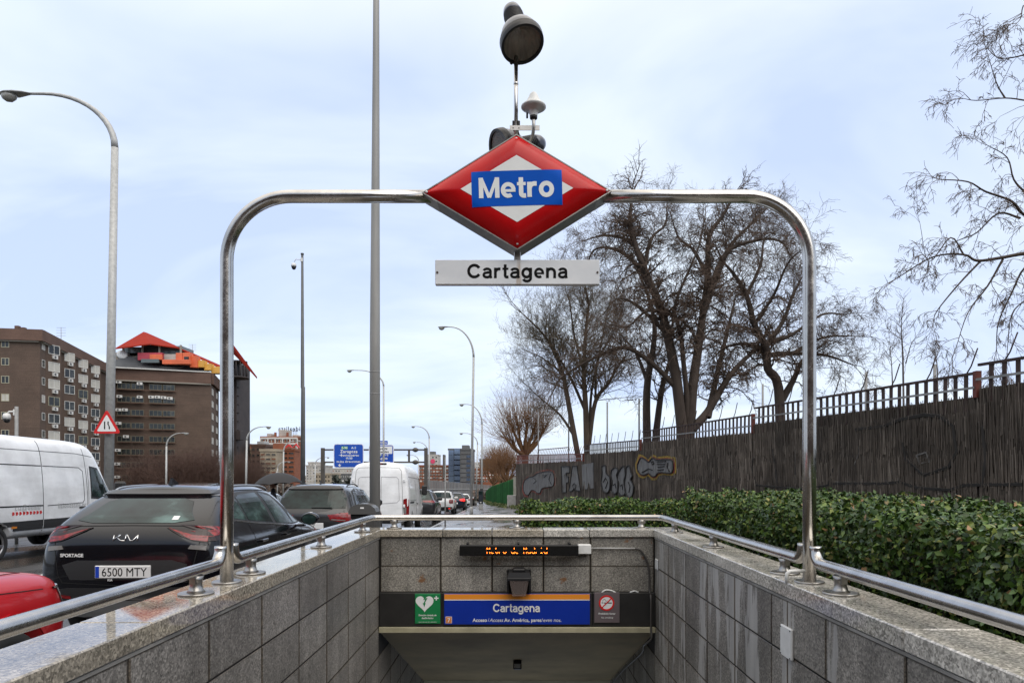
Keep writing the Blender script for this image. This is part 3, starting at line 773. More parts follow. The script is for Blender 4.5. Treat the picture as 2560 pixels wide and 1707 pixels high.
# pole with floodlight, antenna
def axisM(loc, n, roll=0):
    n = Vector(n).normalized(); return Matrix.Translation(loc)@n.to_track_quat('Z', 'Y').to_matrix().to_4x4()
GUN = pm('gunmetal lamp shell', (.055,.06,.075), .28, .5, coat=.3)
REF = pm('lamp reflector', (.30,.26,.20), .3, .35, var=(16,.75,(1,1,.12)), bump=(30,.6,.02,(1,1,.1)))  # streaks in the colour stand for reflections inside the lamp
LG = pm('lamp lens', (.35,.33,.28), .05); LG.node_tree.nodes['Principled BSDF'].inputs['Alpha'].default_value = .22
def floodlight(loc, n, label, arm):
    t = empty('floodlight', loc, label, 'floodlight'); M = axisM((0,0,0), -Vector(n))
    m = MB(); m.lathe([(.128,-.015),(.130,.0),(.130,.028),(.122,.034)], 36, M=M, cap=False); m.lathe([(.112,-.013),(.128,-.015)], 36, M=M, cap=False); m.build('rim', BLK, t)
    m = MB(); m.lathe([(.122,.033),(.118,.06),(.102,.10),(.075,.135),(.058,.15)], 36, M=M, cap=False); m.build('shell', GUN, t)
    m = MB()
    pr = []
    for k in range(7): pr += [(.055,.15+k*.012),(.060,.153+k*.012),(.060,.157+k*.012),(.055,.160+k*.012)]
    m.lathe(pr, 24, M=M); m.build('cooling_ribs', BLK, t)
    m = MB(); m.lathe([(.058,.233),(.057,.255),(.050,.285),(.032,.308),(.004,.318)], 28, M=M); m.build('cap', GUN, t)
    m = MB(); m.lathe([(.113,.0),(.10,.04),(.07,.09),(.02,.115),(.001,.117)], 28, M=M, cap=False); m.build('reflector', REF, t)
    m = MB(); m.lathe([(.1125,-.006),(.1125,-.001)], 36, M=M); m.build('lens', LG, t)
    m = MB(); m.cbox(-.008,-.138,-.012,.008,-.126,.03,.002, M=M); m.build('clip', BLK, t)
    m = MB(); m.tube(arm, .009, 8); m.build('bracket', BLK, t)
    return t
floodlight((.036, YP-.05, 4.28), (.22,-.34,-.91), 'upper dark floodlight tilted down on top of the pole', [(-.036,.05,-.14),(-.036,.13,-.05),(-.05,.16,.08),(-.03,.08,.12)])
floodlight((-.092, YP+.14, 3.735), (-.86,-.38,-.35), 'lower dark floodlight behind the tip of the red diamond', [(.12,.0,.06),(.10,-.08,.08)])
t = empty('lamp_pole', (0, YP, CZD+B_), 'slim steel pole rising from the tip of the red diamond', 'pole')
m = MB(); m.tube([(0,0,-.02),(0,0,.50)], .0125, 14); m.lathe([(.0135,.33),(.0145,.332),(.0145,.342),(.0135,.344)], 14); m.build('tube', STEEL, t)
m = MB(); m.cbox(-.037,-.02,.05,.14,-.016,.08,.001); m.build('crossbar', STEEL_D, t)
m = MB(); m.tube([(-.017,-.022,.064),(-.014,.012,.062),(.0,.02,.06),(.014,.012,.062),(.017,-.022,.064)], .0035, 6); m.cbox(.008,-.01,.075,.024,.012,.115,.004); m.cbox(-.022,-.01,.085,-.012,.008,.115,.003); m.build('clamp', BLK, t)
t = empty('gps_antenna', (.104, YP-.02, 3.93), 'white conical antenna on a bent tube right of the lamp pole', 'antenna')
m = MB(); m.lathe([(.003,.078),(.014,.075),(.024,.062),(.034,.04),(.047,.017),(.068,.0),(.0735,-.006),(.0735,-.013),(.06,-.022),(.034,-.032),(.026,-.04),(.023,-.062),(.022,-.066)], 32); m.build('radome', WHT, t)
m = MB(); m.lathe([(.023,-.065),(.022,-.078),(.015,-.082)], 16); m.tube([(-.038,.0,-.045),(-.038,0,-.075)], .006, 8); m.build('collar', BLK, t)
m = MB(); m.tube(hermite([(0,0,-.08),(0,0,-.13),(-.006,.02,-.17),(-.028,.05,-.20),(-.07,.08,-.22)], 6), .0105, 12); m.build('bent_tube', STEEL_D, t)
# ============================================================ vehicles
def paint(name, col, metal=.0, r=.22, coat=1.0, dirt=0):
    q = NB(name); d = q.voro(170)
    q.bump(q.ramp(d, [(.0, 1), (.35, 0)]), .07, .0008)
    c = q.ramp(q.noise(1.5, 4, .6), [(.35, tuple(x*.85 for x in col)), (.7, tuple(min(1, x*1.1) for x in col))])
    if dirt:
        g = q.ramp(q.noise(1.0, 4, .6, q.map((.8,.8,3))), [(.45, 0), (.75, 1)]); c = q.mix(q.math('MULTIPLY', g, dirt), c, (.25,.24,.22))
    return q.set(Base_Color=c, Roughness=r, Metallic=metal, Coat_Weight=coat, Coat_Roughness=.04, Specular_IOR_Level=.3, Coat_IOR=1.38)
PT_BLK = paint('car paint black', (.004,.004,.006), 0, .14, .5); PT_GRY = paint('car paint dark grey', (.028,.028,.030), .3, .35)
PT_RED = paint('car paint red', (.46,.005,.010), .1, .3, .4); PT_WHT = paint('car paint white', (.78,.78,.77), 0, .35, .6, .1)
PT_BLU = paint('car paint dark blue', (.008,.014,.032), .2, .3); PT_LBL = paint('car paint pale blue', (.30,.38,.46), .2, .3)
PT_VAN = paint('van white paint', (.80,.81,.82), 0, .35, .5, .30)
PLST = pm('bumper plastic', (.016,.016,.017), .55, bump=(200,.1,.001))
CHR = pm('car chrome', (.62,.62,.62), .12, 1.0); SATIN = pm('satin silver trim', (.36,.37,.38), .3, .8)
RUB = pm('tyre rubber', (.014,.014,.014), .8); RIM = pm('alloy rim', (.22,.22,.23), .3, .8)
q = NB('wet car glass'); n_ = q.noise(2.2, 3, .6, q.map((1,1,1.6)))
q.bump(q.ramp(q.voro(120), [(.0, 1), (.4, 0)]), .12, .001)
CGLS = q.set(Base_Color=q.ramp(n_, [(.38, (.005,.009,.009)), (.60, (.018,.034,.032)), (.78, (.09,.15,.14))]), Roughness=.06, Specular_IOR_Level=.3)
q = NB('tail lamp red')
TLR = q.set(Base_Color=q.ramp(q.noise(18, 2, .5, q.map((1,1,3))), [(.35,(.10,.001,.002)),(.65,(.26,.004,.006))]), Roughness=.25, Coat_Weight=.35)
TLB = pm('tail lamp smoked', (.012,.002,.003), .3); TLW = pm('lamp clear', (.16,.155,.15), .2)
TLIT = pm('tail lamp lit', (.5,.01,.01), .2, emit=((1,.03,.02), .8))
PLATE = pm('plate white', (.66,.66,.65), .35); PLB = pm('plate blue', (.01,.05,.4), .35)
GAP = pm('panel gap', (.002,.002,.002), .8)
def car_mesh(stn, name='body', sub=2):
    """stn: list of rings; ring = [(x,y,z)...] half profile bottom centre -> top centre"""
    K = len(stn[0]); bm = bmesh.new(); R = []
    for ring in stn:
        r = [bm.verts.new(p) for p in ring]; l = [r[0]]+[bm.verts.new((-p[0], p[1], p[2])) for p in ring[1:-1]]+[r[-1]]
        R.append((r, l))
    for (r0, l0), (r1, l1) in zip(R, R[1:]):
        for k in range(K-1):
            bm.faces.new((r0[k], r1[k], r1[k+1], r0[k+1])); bm.faces.new((l0[k], l0[k+1], l1[k+1], l1[k]))
    for e, bulge in ((0, -1), (-1, 1)):
        r, l = R[e]; mid = [r[0]]
        for k in range(1, K-1):
            p = r[k].co; mid.append(bm.verts.new((0, p.y+bulge*.06*min(1, p.x), p.z)))
        mid.append(r[-1])
        for k in range(K-1):
            for a, b in ((r, 0), (l, 1)):
                q_ = [a[k], a[k+1], mid[k+1], mid[k]]; q2 = []
                for v in q_:
                    if v not in q2: q2.append(v)
                if len(q2) > 2: bm.faces.new(q2 if (b == 0) == (e == 0) else q2[::-1])
    bmesh.ops.recalc_face_normals(bm, faces=bm.faces)
    me = bpy.data.meshes.new(name); bm.to_mesh(me); bm.free()
    o = bpy.data.objects.new(name, me); COL.objects.link(o)
    md = o.modifiers.new('s', 'SUBSURF'); md.levels = sub; md.render_levels = sub
    return o
def bake(o, cutters=()):
    for (x, y, z, r, wd) in cutters:
        m = MB(); m.lathe([(r, -wd), (r, wd)], 32, M=T(x, y, z)@RY(math.pi/2)); c = m.build('cut', GAP)
        md = o.modifiers.new('b', 'BOOLEAN'); md.operation = 'DIFFERENCE'; md.object = c; md.solver = 'EXACT'
    dg = bpy.context.evaluated_depsgraph_get(); dg.update()
    me = bpy.data.meshes.new_from_object(o.evaluated_get(dg)); o.modifiers.clear(); o.data = me
    for c in [x for x in bpy.data.objects if x.name.startswith('cut')]: bpy.data.objects.remove(c)
    return o
class Car:
    def __init__(s, root, body, mat):
        s.root = root; s.body = body; body.parent = root; body.data.materials.clear(); body.data.materials.append(mat)
        for p in body.data.polygons: p.use_smooth = True
        s.bvh = BVHTree.FromPolygons([v.co for v in body.data.vertices], [p.vertices[:] for p in body.data.polygons])
    def hit(s, a, b, side):
        """side: 'R' ray along -X at (y=a,z=b); 'L'; 'B' along +Y at (x=a,z=b); 'F' ; 'T' (x=a,y=b) down"""
        o, d = {'R': ((3,a,b),(-1,0,0)), 'L': ((-3,a,b),(1,0,0)), 'B': ((a,-3,b),(0,1,0)), 'F': ((a,12,b),(0,-1,0)), 'T': ((a,b,6),(0,0,-1))}[side]
        h = s.bvh.ray_cast(Vector(o), Vector(d))
        if h[0] is None: return None, None
        n = h[1]
        if n.dot(Vector(d)) > 0: n = -n
        return h[0], n
    def patch(s, name, poly, side, mat, off=.004, cell=.06, parent=None, rim=True, label=None):
        if getattr(s,'rz',None): poly = s.rz(poly, side)
        bm = bmesh.new(); vs = [bm.verts.new((a, b, 0)) for a, b in poly]
        f = bm.faces.new(vs); bmesh.ops.triangulate(bm, faces=[f])
        xs = [p[0] for p in poly]; ys = [p[1] for p in poly]
        for ax, lo, hi in ((0, min(xs), max(xs)), (1, min(ys), max(ys))):
            n = int((hi-lo)/cell)
            for i in range(1, n+1):
                co = [0,0,0]; no = [0,0,0]; co[ax] = lo+(hi-lo)*i/(n+1); no[ax] = 1
                bmesh.ops.bisect_plane(bm, geom=bm.verts[:]+bm.edges[:]+bm.faces[:], plane_co=co, plane_no=no)
        kill = []
        for v in bm.verts:
            h, n = s.hit(v.co.x, v.co.y, side)
            if h is None: kill.append(v); continue
            v.co = h+n*off
        if kill: bmesh.ops.delete(bm, geom=kill, context='VERTS')
        if rim:
            be = [e for e in bm.edges if e.is_boundary]
            r = bmesh.ops.extrude_edge_only(bm, edges=be)
            d = {'R': Vector((-1,0,0)), 'L': Vector((1,0,0)), 'B': Vector((0,1,0)), 'F': Vector((0,-1,0)), 'T': Vector((0,0,-1))}[side]
            for v in r['geom']:
                if isinstance(v, bmesh.types.BMVert): v.co += d*(off+.012)
        me = bpy.data.meshes.new(name); bm.to_mesh(me); bm.free(); me.materials.append(mat)
        for p in me.polygons: p.use_smooth = len(p.vertices) < 5 and False
        o = bpy.data.objects.new(name, me); link(o, parent or s.root)
        if label: o['label'] = label
        return o
    def line(s, name, pts, side, mat=None, wd=.006, off=.003, parent=None):
        """narrow strip along a projected poly-line"""
        if getattr(s,"rz",None): pts = s.rz(pts, side)
        q_ = []
        for (a, b) in zip(pts, pts[1:]):
            n = max(1, int(math.dist(a, b)/.05))
            for i in range(n): q_.append((a[0]+(b[0]-a[0])*i/n, a[1]+(b[1]-a[1])*i/n))
        q_.append(pts[-1]); P3 = []
        for a in q_:
            h, n = s.hit(a[0], a[1], side)
            if h is not None: P3.append((h, n))
        if len(P3) < 2: return
        vs = []
        for i, (p, n) in enumerate(P3):
            t = (P3[min(i+1, len(P3)-1)][0]-P3[max(i-1, 0)][0]).normalized(); u = t.cross(n).normalized()*wd/2
            vs += [p+u+n*off, p-u+n*off, p-u-n*.004, p+u-n*.004]
        fs = []
        for i in range(len(P3)-1):
            a = 4*i; fs += [(a, a+1, a+5, a+4), (a+1, a+2, a+6, a+5), (a+3, a, a+4, a+7)]
        m = MB(); m.add(vs, fs); return m.build(name, mat or GAP, parent or s.root)
    def wheel(s, x, y, r=.35, side=1, wd=.22, name='wheel', z=None):
        z = r if z is None else z
        M = T(x, y, z)@RY(math.pi/2*side)
        m = MB(); m.lathe([(r*.66,-wd/2),(r*.93,-wd/2),(r,-wd/2+.03),(r,wd/2-.03),(r*.93,wd/2),(r*.68,wd/2),(r*.66,wd/2-.02)], 28, M=M, cap=False); w_ = m.build(name, RUB, s.root)
        m = MB(); m.lathe([(r*.67,wd/2-.01),(r*.64,wd/2-.012),(r*.62,wd/2-.05)], 28, M=M, cap=False)
        for k in range(5):
            Mk = M@RZ(k*2*math.pi/5); m.cbox(.03,-.035,wd/2-.05,r*.65,.035,wd/2-.02,.008, M=Mk)
        m.lathe([(.001,wd/2-.015),(.06,wd/2-.017),(.065,wd/2-.06)], 14, M=M, cap=False); m.build('rim', RIM, w_)
        m = MB(); m.lathe([(.001,wd/2-.09),(r*.66,wd/2-.09)], 20, M=M, cap=False); m.build('brake_disc', PLST, w_)
def suv_stations(L, Wd, H, belt=1.10, shoulder=1.0, rear=.55, hood=1.02, ws=.60, cowl=.72, deck=1.08, rw=.62, th=.70, sill=.28, lowrear=.0, noseh=.88):
    w = Wd/2
    R = lambda ys, fx, zs: [(w*f, y, z) for f, y, z in zip(fx, ys, zs)]
    s = []
    s.append(R([.30,.12,.03,.02+lowrear,.04,.10,rear*.93,rear,rear], [0,.74,.84,.86,.84,.79,rw*.93,.36,0], [sill,sill,.55,.82,shoulder,deck,H-.10,H-.045,H-.035]))
    s.append(R([.34,.20,.14,.14,.18,.24,rear+.05,rear+.08,rear+.08], [0,.84,.95,.97,.95,.86,rw,.38,0], [sill,sill,.55,.80,shoulder,deck+.01,H-.075,H-.02,H-.01]))
    for y, hh in ((.75, H), (L*.36, H+.01), (ws*L*.80, H)):
        y = max(y, .7); s.append(R([y]*6+[max(y, rear+.2)]*3, [0,.90,.98,1,.985,.90,th,.42,0], [sill,sill,.50,.78,shoulder,belt,hh-.075,hh-.015,hh]))
    s.append(R([ws*L]*9, [0,.90,.98,1,.98,.895,th*.99,.42,0], [sill,sill,.50,.78,shoulder-.01,belt-.02,H-.11,H-.06,H-.045]))
    y = cowl*L; s.append(R([y]*6+[y]*3, [0,.90,.98,1,.97,.87,.80,.45,0], [sill,sill,.50,.75,shoulder-.04,hood+.01,hood+.03,hood+.05,hood+.06]))
    y = .80*L; s.append(R([y]*9, [0,.90,.98,1,.96,.86,.76,.42,0], [sill,sill,.50,.73,shoulder-.06,hood-.01,hood+.01,hood+.02,hood+.025]))
    y = .93*L; s.append(R([y]*9, [0,.86,.93,.95,.91,.82,.72,.40,0], [sill,sill,.50,.70,noseh,noseh+.06,noseh+.09,noseh+.10,noseh+.105]))
    s.append(R([L-.25,L-.12,L-.04,L-.01,L-.05,L-.09,L-.12,L-.12,L-.12], [0,.76,.82,.82,.80,.74,.62,.36,0], [sill,sill,.48,.66,noseh-.08,noseh,noseh+.03,noseh+.04,noseh+.045]))
    return s
def place(root, x, y, yaw, ang=None):
    p = -math.atan((gz(y+4)-gz(y+.5))/-3.5) if y > 9 else 0
    root.location = (x, y, gz(y+.8 if y > 9 else y)); root.rotation_euler = (-abs(p) if p else 0, 0, yaw)
def spec_plate(c, x, z, body=None, off=.02, side='B'):
    h, n = c.hit(x, z, side); 
    y = h.y-off
    m = MB(); m.cbox(x-.265, y-.006, z-.062, x+.265, y+.03, z+.062, .006); pl = m.build('licence_plate', PLATE, c.root)
    m = MB(); m.box(x-.258, y-.0075, z-.054, x-.222, y-.0062, z+.054); m.build('blue_band', PLB, pl)
    if body: text_obj(body, .118, TXK, pl, T(x+.017, y-.0068, z-.041)@RX, bold=.0, sx=.86, space=1.0)
    return pl
# ---------------- the dark crossover nearest the wall
def build_black_suv():
    t = empty('parked_suv', (0,0,0), 'glossy black crossover seen from behind, its silver letters above the number plate', 'car')
    st = suv_stations(4.5, 1.865, 1.64, belt=1.14, shoulder=1.05, rear=.78, hood=1.03, ws=.60, cowl=.73, deck=1.235, rw=.66, th=.70, sill=.30)
    o = car_mesh(st); bake(o, [(.95, .93, .36, .42, .30), (-.95, .93, .36, .42, .30), (.95, 3.62, .36, .42, .30), (-.95, 3.62, .36, .42, .30)])
    c = Car(t, o, PT_BLK)
    def rz(poly, side):
        if side == 'B': return [(a, b+.085*min(1, max(0, (b-.45)/.2))*min(1, max(0, (1.36-b)/.12))) for a, b in poly]
        if side in 'RL': return [(a, b+(.16*max(0, 1-a/2.6) if .9 < b < 1.3 else 0)) for a, b in poly]
        return poly
    c.rz = rz
    for x in (.80, -.80):
        for y in (.93, 3.62): c.wheel(x, y, .365, 1 if x > 0 else -1)
    rg = c.patch('rear_window', [(-.575,1.20),(-.40,1.175),(.40,1.175),(.575,1.20),(.50,1.36),(.44,1.46),(.33,1.49),(-.33,1.49),(-.44,1.46),(-.50,1.36)], 'B', CGLS, .004)
    m = MB(); m.cbox(.40,.0,0,.47,.004,.032,.001)
    c.patch('window_sticker', [(.36,1.20),(.42,1.20),(.42,1.235),(.36,1.235)], 'B', PLATE, .0075, parent=rg)
    c.patch('spoiler', [(-.62,1.515),(.62,1.515),(.57,1.555),(-.57,1.555)], 'B', PT_BLK, .03)
    c.line('chrome_strip', [(-.62,1.512),(0,1.52),(.62,1.512)], 'B', CHR, .012, .02)
    # tail lamps, each an outer and inner piece
    for s_ in (1, -1):
        lp = c.patch('tail_light', [(s_*a, b) for a, b in ((.76,1.09),(.50,1.115),(.36,1.13),(.50,1.06),(.62,1.01),(.76,.985))], 'B', TLB, .010)
        c.patch('light_bar', [(s_*a, b) for a, b in ((.76,1.045),(.62,1.06),(.38,1.125),(.50,1.075),(.62,1.015),(.76,.995))], 'B', TLR, .013, parent=lp)
        yy = [(.02,1.09),(.12,1.09),(.34,1.07),(.42,1.04),(.30,1.0),(.12,.93),(.03,.93)]
        sp = c.patch('side_light', [(a+.05, b) for a, b in yy], 'R' if s_ > 0 else 'L', TLB, .010)
        c.patch('light_bar', [(a+.05, b) for a, b in ((.02,1.08),(.30,1.065),(.38,1.035),(.12,.975),(.03,.965))], 'R' if s_ > 0 else 'L', TLR, .013, parent=sp)
        c.patch('reversing_light', [(s_*a, b) for a, b in ((.76,.955),(.62,.965),(.60,.93),(.76,.91))], 'B', TLW, .012)
        c.patch('reflector', [(s_*a, b) for a, b in ((.74,.55),(.52,.53),(.52,.51),(.74,.52))], 'B', TLR, .012)
    c.line('panel_gap', [(-.66,1.15),(-.70,1.0),(-.64,.68),(-.60,.62)], 'B'); c.line('panel_gap', [(.66,1.15),(.70,1.0),(.64,.68),(.60,.62)], 'B')
    c.line('panel_gap', [(-.60,.62),(0,.60),(.60,.62)], 'B'); c.line('panel_gap', [(-.74,1.14),(-.4,1.15),(0,1.155),(.4,1.15),(.74,1.14)], 'B', wd=.009)
    c.patch('plate_recess', [(-.52,.64),(.52,.64),(.60,.78),(.45,.825),(-.45,.825),(-.60,.78)], 'B', PLST, .003)
    c.patch('lower_bumper', [(-.76,.32),(.76,.32),(.78,.56),(.55,.585),(-.55,.585),(-.78,.56)], 'B', PLST, .006)
    c.patch('skid_plate', [(-.55,.36),(.55,.36),(.60,.47),(.50,.50),(-.50,.50),(-.60,.47)], 'B', SATIN, .022)
    c.line('lower_trim', [(-.70,.46),(-.52,.50),(0,.515),(.52,.50),(.70,.46)], 'B', CHR, .02, .026)
    spec_plate(c, 0, .80, '6500 MTY', .006)
    # silver emblem strokes
    h, _ = c.hit(0, 1.06, 'B'); y = h.y-.004
    em = [[(-.115,.02),(-.115,-.03)],[(-.115,-.02),(-.055,.022),(-.075,.022)],[(-.085,.0),(-.04,-.03),(.0,-.03)],[(0,-.03),(.0,.022)] ,[(.0,.022),(.012,.022),(.05,-.03),(.075,-.03),(.115,.022)],[(.115,.022),(.115,-.03)]]
    m = MB()
    for pl in em: m.tube([(a, c.hit(a, 1.13+b, 'B')[0].y-.006, 1.13+b) for a, b in pl], .0062, 6)
    m.build('emblem', CHR, t)
    text_obj('SPORTAGE', .045, TXW, t, T(-.50, c.hit(-.5,.95,'B')[0].y-.012, .945)@RZ(-.08)@RX, bold=.03, sx=1.05)
    text_obj('KIA', .03, TXW, t, T(-.12, c.hit(0,.72,'B')[0].y-.010, .712)@RX, bold=.02)
    # side glass (right) and trims
    for sd, sg in (('R', 1), ('L', -1)):
        c.patch('window_frame', [(.62,1.13),(1.35,1.10),(2.6,1.06),(3.05,1.06),(2.75,1.28),(2.35,1.50),(1.9,1.55),(1.2,1.54),(.86,1.42)], sd, PLST, .004)
        c.patch('quarter_window', [(.72,1.155),(1.08,1.135),(1.08,1.47),(.92,1.40)], sd, CGLS, .007)
        c.patch('side_window', [(1.12,1.135),(1.88,1.105),(1.84,1.52),(1.3,1.51),(1.12,1.48)], sd, CGLS, .007)
        c.patch('side_window', [(2.0,1.10),(2.66,1.085),(2.60,1.24),(2.32,1.46),(1.96,1.52)], sd, CGLS, .007)
        c.patch('quarter_window', [(2.70,1.085),(2.95,1.085),(2.75,1.22),(2.70,1.23)], sd, CGLS, .007)
        c.line('chrome_strip', [(.58,1.14),(1.35,1.10),(2.6,1.065),(3.05,1.06)], sd, CHR, .016, .007)
        for y in (1.94, 1.08): c.line('panel_gap', [(y,1.10),(y+.02,.8),(y-.0 if y > 1.5 else y+.12,.45)], sd)
        c.line('panel_gap', [(2.98,1.05),(3.05,.8),(3.05,.45)], sd)
        c.patch('cladding', [(1.40,.32),(3.15,.32),(3.15,.45),(1.40,.45)], sd, PLST, .008)
        for y in (1.30, 2.22):
            h, n = c.hit(y, .98, sd); m = MB(); m.cbox(h.x+sg*.03-.012, y-.11, .965, h.x+sg*.03+.012, y+.10, 1.0, .01)
            m.cbox(h.x-.02, y-.10, .97, h.x+.02, y-.07, .995, .004); m.cbox(h.x-.02, y+.06, .97, h.x+.02, y+.09, .995, .004); m.build('door_handle', PT_BLK, t)
        # mirror
        h, n = c.hit(2.80, 1.04, sd); hx = h.x
        m = MB(); m.cbox(min(hx-.02*sg, hx+sg*.12), 2.76, 1.03, max(hx-.02*sg, hx+sg*.12), 2.86, 1.06, .01)
        mr = m.build('mirror', PT_BLK, t)
        bm = bmesh.new(); bmesh.ops.create_icosphere(bm, subdivisions=3, radius=1)
        for v in bm.verts:
            yy = v.co.y if v.co.y > 0 else max(v.co.y, -.45); v.co = Vector((hx+sg*.19+v.co.x*.125, 2.80+yy*.13, 1.135+v.co.z*.085))
        me = bpy.data.meshes.new('mirror_shell'); bm.to_mesh(me); bm.free(); me.materials.append(PT_BLK)
        for p_ in me.polygons: p_.use_smooth = True
        link(bpy.data.objects.new('mirror_shell', me), mr)
        m = MB(); m.lathe([(.001,0),(.07,0)], 16, M=T(hx+sg*.19, 2.738, 1.135)@Matrix.Scale(1.35, 4, (1,0,0))@Matrix.Rotation(math.pi/2, 4, 'X'), cap=False); m.build('mirror_glass', CGLS, mr)
        xr = sg*.52
        pts = [(sg*a, y_, c.hit(sg*a, y_, 'T')[0].z+d_) for a, y_, d_ in ((.55,.86,0),(.56,1.05,.035),(.565,1.6,.045),(.565,2.2,.04),(.55,2.48,.03),(.54,2.58,0))]
        m = MB(); m.tube(hermite(pts, 5), .014, 8); m.build('roof_rail', SATIN, t)
    c.patch('windscreen', [(-.60,2.66),(.60,2.66),(.66,3.12),(.4,3.2),(-.4,3.2),(-.66,3.12)], 'T', CGLS, .005)
    h, _ = c.hit(0, 1.1, 'T'); m = MB()
    m.add([(-.028,.98,h.z-.01),(.028,.98,h.z-.01),(.02,1.18,h.z-.01),(-.02,1.18,h.z-.01),(-.003,1.0,h.z+.075),(.003,1.0,h.z+.075),(.003,1.04,h.z+.07),(-.003,1.04,h.z+.07)], [(0,1,5,4),(1,2,6,5),(2,3,7,6),(3,0,4,7),(4,5,6,7)]); m.build('roof_antenna', PT_BLK, t)
    return t, c
t, car_blk = build_black_suv(); t.location = (-3.83, 6.66, -.0); t.rotation_euler = (0, 0, math.radians(2.2))
# ---------------- red car behind it
t = empty('parked_red_car', (0,0,0), 'glossy red hatchback nose with wet bonnet at the left edge, behind the black crossover', 'car')
st = suv_stations(4.45, 1.84, 1.66, belt=1.16, shoulder=1.02, rear=.5, hood=1.06, ws=.58, cowl=.70, noseh=.95)
o = car_mesh(st); bake(o, [(.95, .85, .36, .43, .30), (-.95, .85, .36, .43, .30), (.95, 3.55, .36, .43, .30), (-.95, 3.55, .36, .43, .30)])
c = Car(t, o, PT_RED)
for x in (.79, -.79):
    for y in (.85, 3.55): c.wheel(x, y, .36, 1 if x > 0 else -1)
for sd in 'RL':
    c.patch('side_window', [(.8,1.14),(1.75,1.12),(1.75,1.5),(1.1,1.48)], sd, CGLS, .006); c.patch('side_window', [(1.85,1.12),(2.95,1.08),(2.3,1.47),(1.85,1.5)], sd, CGLS, .006)
    # wheel arch lip
    pts = [(3.55+.46*math.cos(a), .36+.46*math.sin(a)) for a in [math.pi*k/14 for k in range(15)]]
    c.line('arch_lip', pts, sd, PT_RED, .03, .010)
    c.line('panel_gap', [(3.98,.93),(3.2,1.0),(2.95,1.02)], sd)
c.line('panel_gap', [(-.62,4.05),(0,4.15),(.62,4.05)], 'T'); c.line('panel_gap', [(.62,4.05),(.70,3.4),(.72,3.05)], 'T', wd=.008)
for s_ in (1, -1):
    hl = c.patch('headlight', [(s_*a, b) for a, b in ((.72,.90),(.46,.88),(.46,.81),(.72,.78))], 'F', TLB, .010)
    c.line('daytime_light', [(s_*.48,.885),(s_*.73,.905)], 'F', CHR, .018, .016, parent=hl)
    c.line('daytime_light', [(s_*.73,.86),(s_*.735,.62)], 'F', TLW, .03, .016, parent=hl)
    sh = c.patch('side_headlight', [(4.18,.90),(4.40,.89),(4.42,.80),(4.25,.79)], 'R' if s_ > 0 else 'L', TLW, .010)
    c.line('chrome_strip', [(4.12,.915),(4.42,.905)], 'R' if s_ > 0 else 'L', CHR, .014, .014)
c.patch('grille', [(-.42,.56),(.42,.56),(.45,.84),(-.45,.84)], 'F', PLST, .008)
c.patch('windscreen', [(-.58,2.5),(.58,2.5),(.64,2.98),(-.64,2.98)], 'T', CGLS, .005)
t.location = (-4.08, .88, -.0); t.rotation_euler = (0, 0, math.radians(2.0))
# ---------------- other parked and waiting cars: one recipe, own proportions
def simple_car(name, label, L, Wd, H, mat, x, y, yaw, lamp='wide', group='cars parked along the kerb', roofmat=None, lit=False, detail=True, **kw):
    t = empty(name, (0,0,0), label, 'car', group)
    st = suv_stations(L, Wd, H, **kw); o = car_mesh(st); wy = L-.90
    w = Wd/2; bake(o, [(w, .90, .35, .41, .28), (-w, .90, .35, .41, .28), (w, wy, .35, .41, .28), (-w, wy, .35, .41, .28)] if detail else ())
    c = Car(t, o, mat); bl = kw.get('belt', 1.1); dk = kw.get('deck', 1.08); rr = kw.get('rw', .62)
    for sx_ in (w-.14, -w+.14):
        for yy in (.90, wy): c.wheel(sx_, yy, .35, 1 if sx_ > 0 else -1)
    g = H-.17
    rwd = c.patch('rear_window', [(-w*.74,dk+.03),(w*.74,dk+.03),(w*(rr+.02),g),(w*(rr-.12),g+.03),(-w*(rr-.12),g+.03),(-w*(rr+.02),g)], 'B', CGLS, .005, cell=.08)
    c.patch('spoiler', [(-w*.62,H-.125),(w*.62,H-.125),(w*.58,H-.07),(-w*.58,H-.07)], 'B', roofmat or mat, .03, cell=.1)
    for sd in 'RL':
        c.patch('window_frame', [(.50,bl+.0),(L*.66,bl-.03),(L*.54,H-.15),(L*.3,H-.10),(.75,H-.16)], sd, PLST, .003, cell=.12)
        c.patch('side_window', [(.62,bl+.03),(1.0,bl+.03),(1.0,H-.17),(.82,H-.20)], sd, CGLS, .006, cell=.12)
        c.patch('side_window', [(1.05,bl+.03),(1.80,bl+.02),(1.80,H-.16),(1.05,H-.17)], sd, CGLS, .006, cell=.12)
        c.patch('side_window', [(1.88,bl+.02),(L*.63,bl+.0),(L*.53,H-.19),(1.88,H-.16)], sd, CGLS, .006, cell=.12)
        for yy in (1.84, 1.02): c.line('panel_gap', [(yy,bl-.02),(yy,.5)], sd)
        sg = 1 if sd == 'R' else -1
        h, _ = c.hit(L*.62, bl, sd)
        if h is not None:
            m = MB(); m.cbox(min(h.x-sg*.02,h.x+sg*.22), L*.62, bl-.04, max(h.x-sg*.02,h.x+sg*.22), L*.62+.13, bl+.12, .04); mr = m.build('mirror', mat, t)
        zz = [c.hit(sg*w*.60, y_, 'T')[0] for y_ in (.95, L*.5)]
        m = MB(); m.tube(hermite([(sg*w*.60,.90,zz[0].z-.005),(sg*w*.60,1.05,zz[0].z+.035),(sg*w*.60,L*.4,zz[0].z+.05),(sg*w*.60,L*.5,zz[1].z+.0)], 4), .014, 6); m.build('roof_rail', PLST, t)
    c.patch('lower_bumper', [(-w*.80,.32),(w*.80,.32),(w*.82,.56),(-w*.82,.56)], 'B', PLST, .008, cell=.12)
    c.line('panel_gap', [(-w*.72,dk),(-w*.70,.68),(w*.70,.68),(w*.72,dk)], 'B')
    return t, c
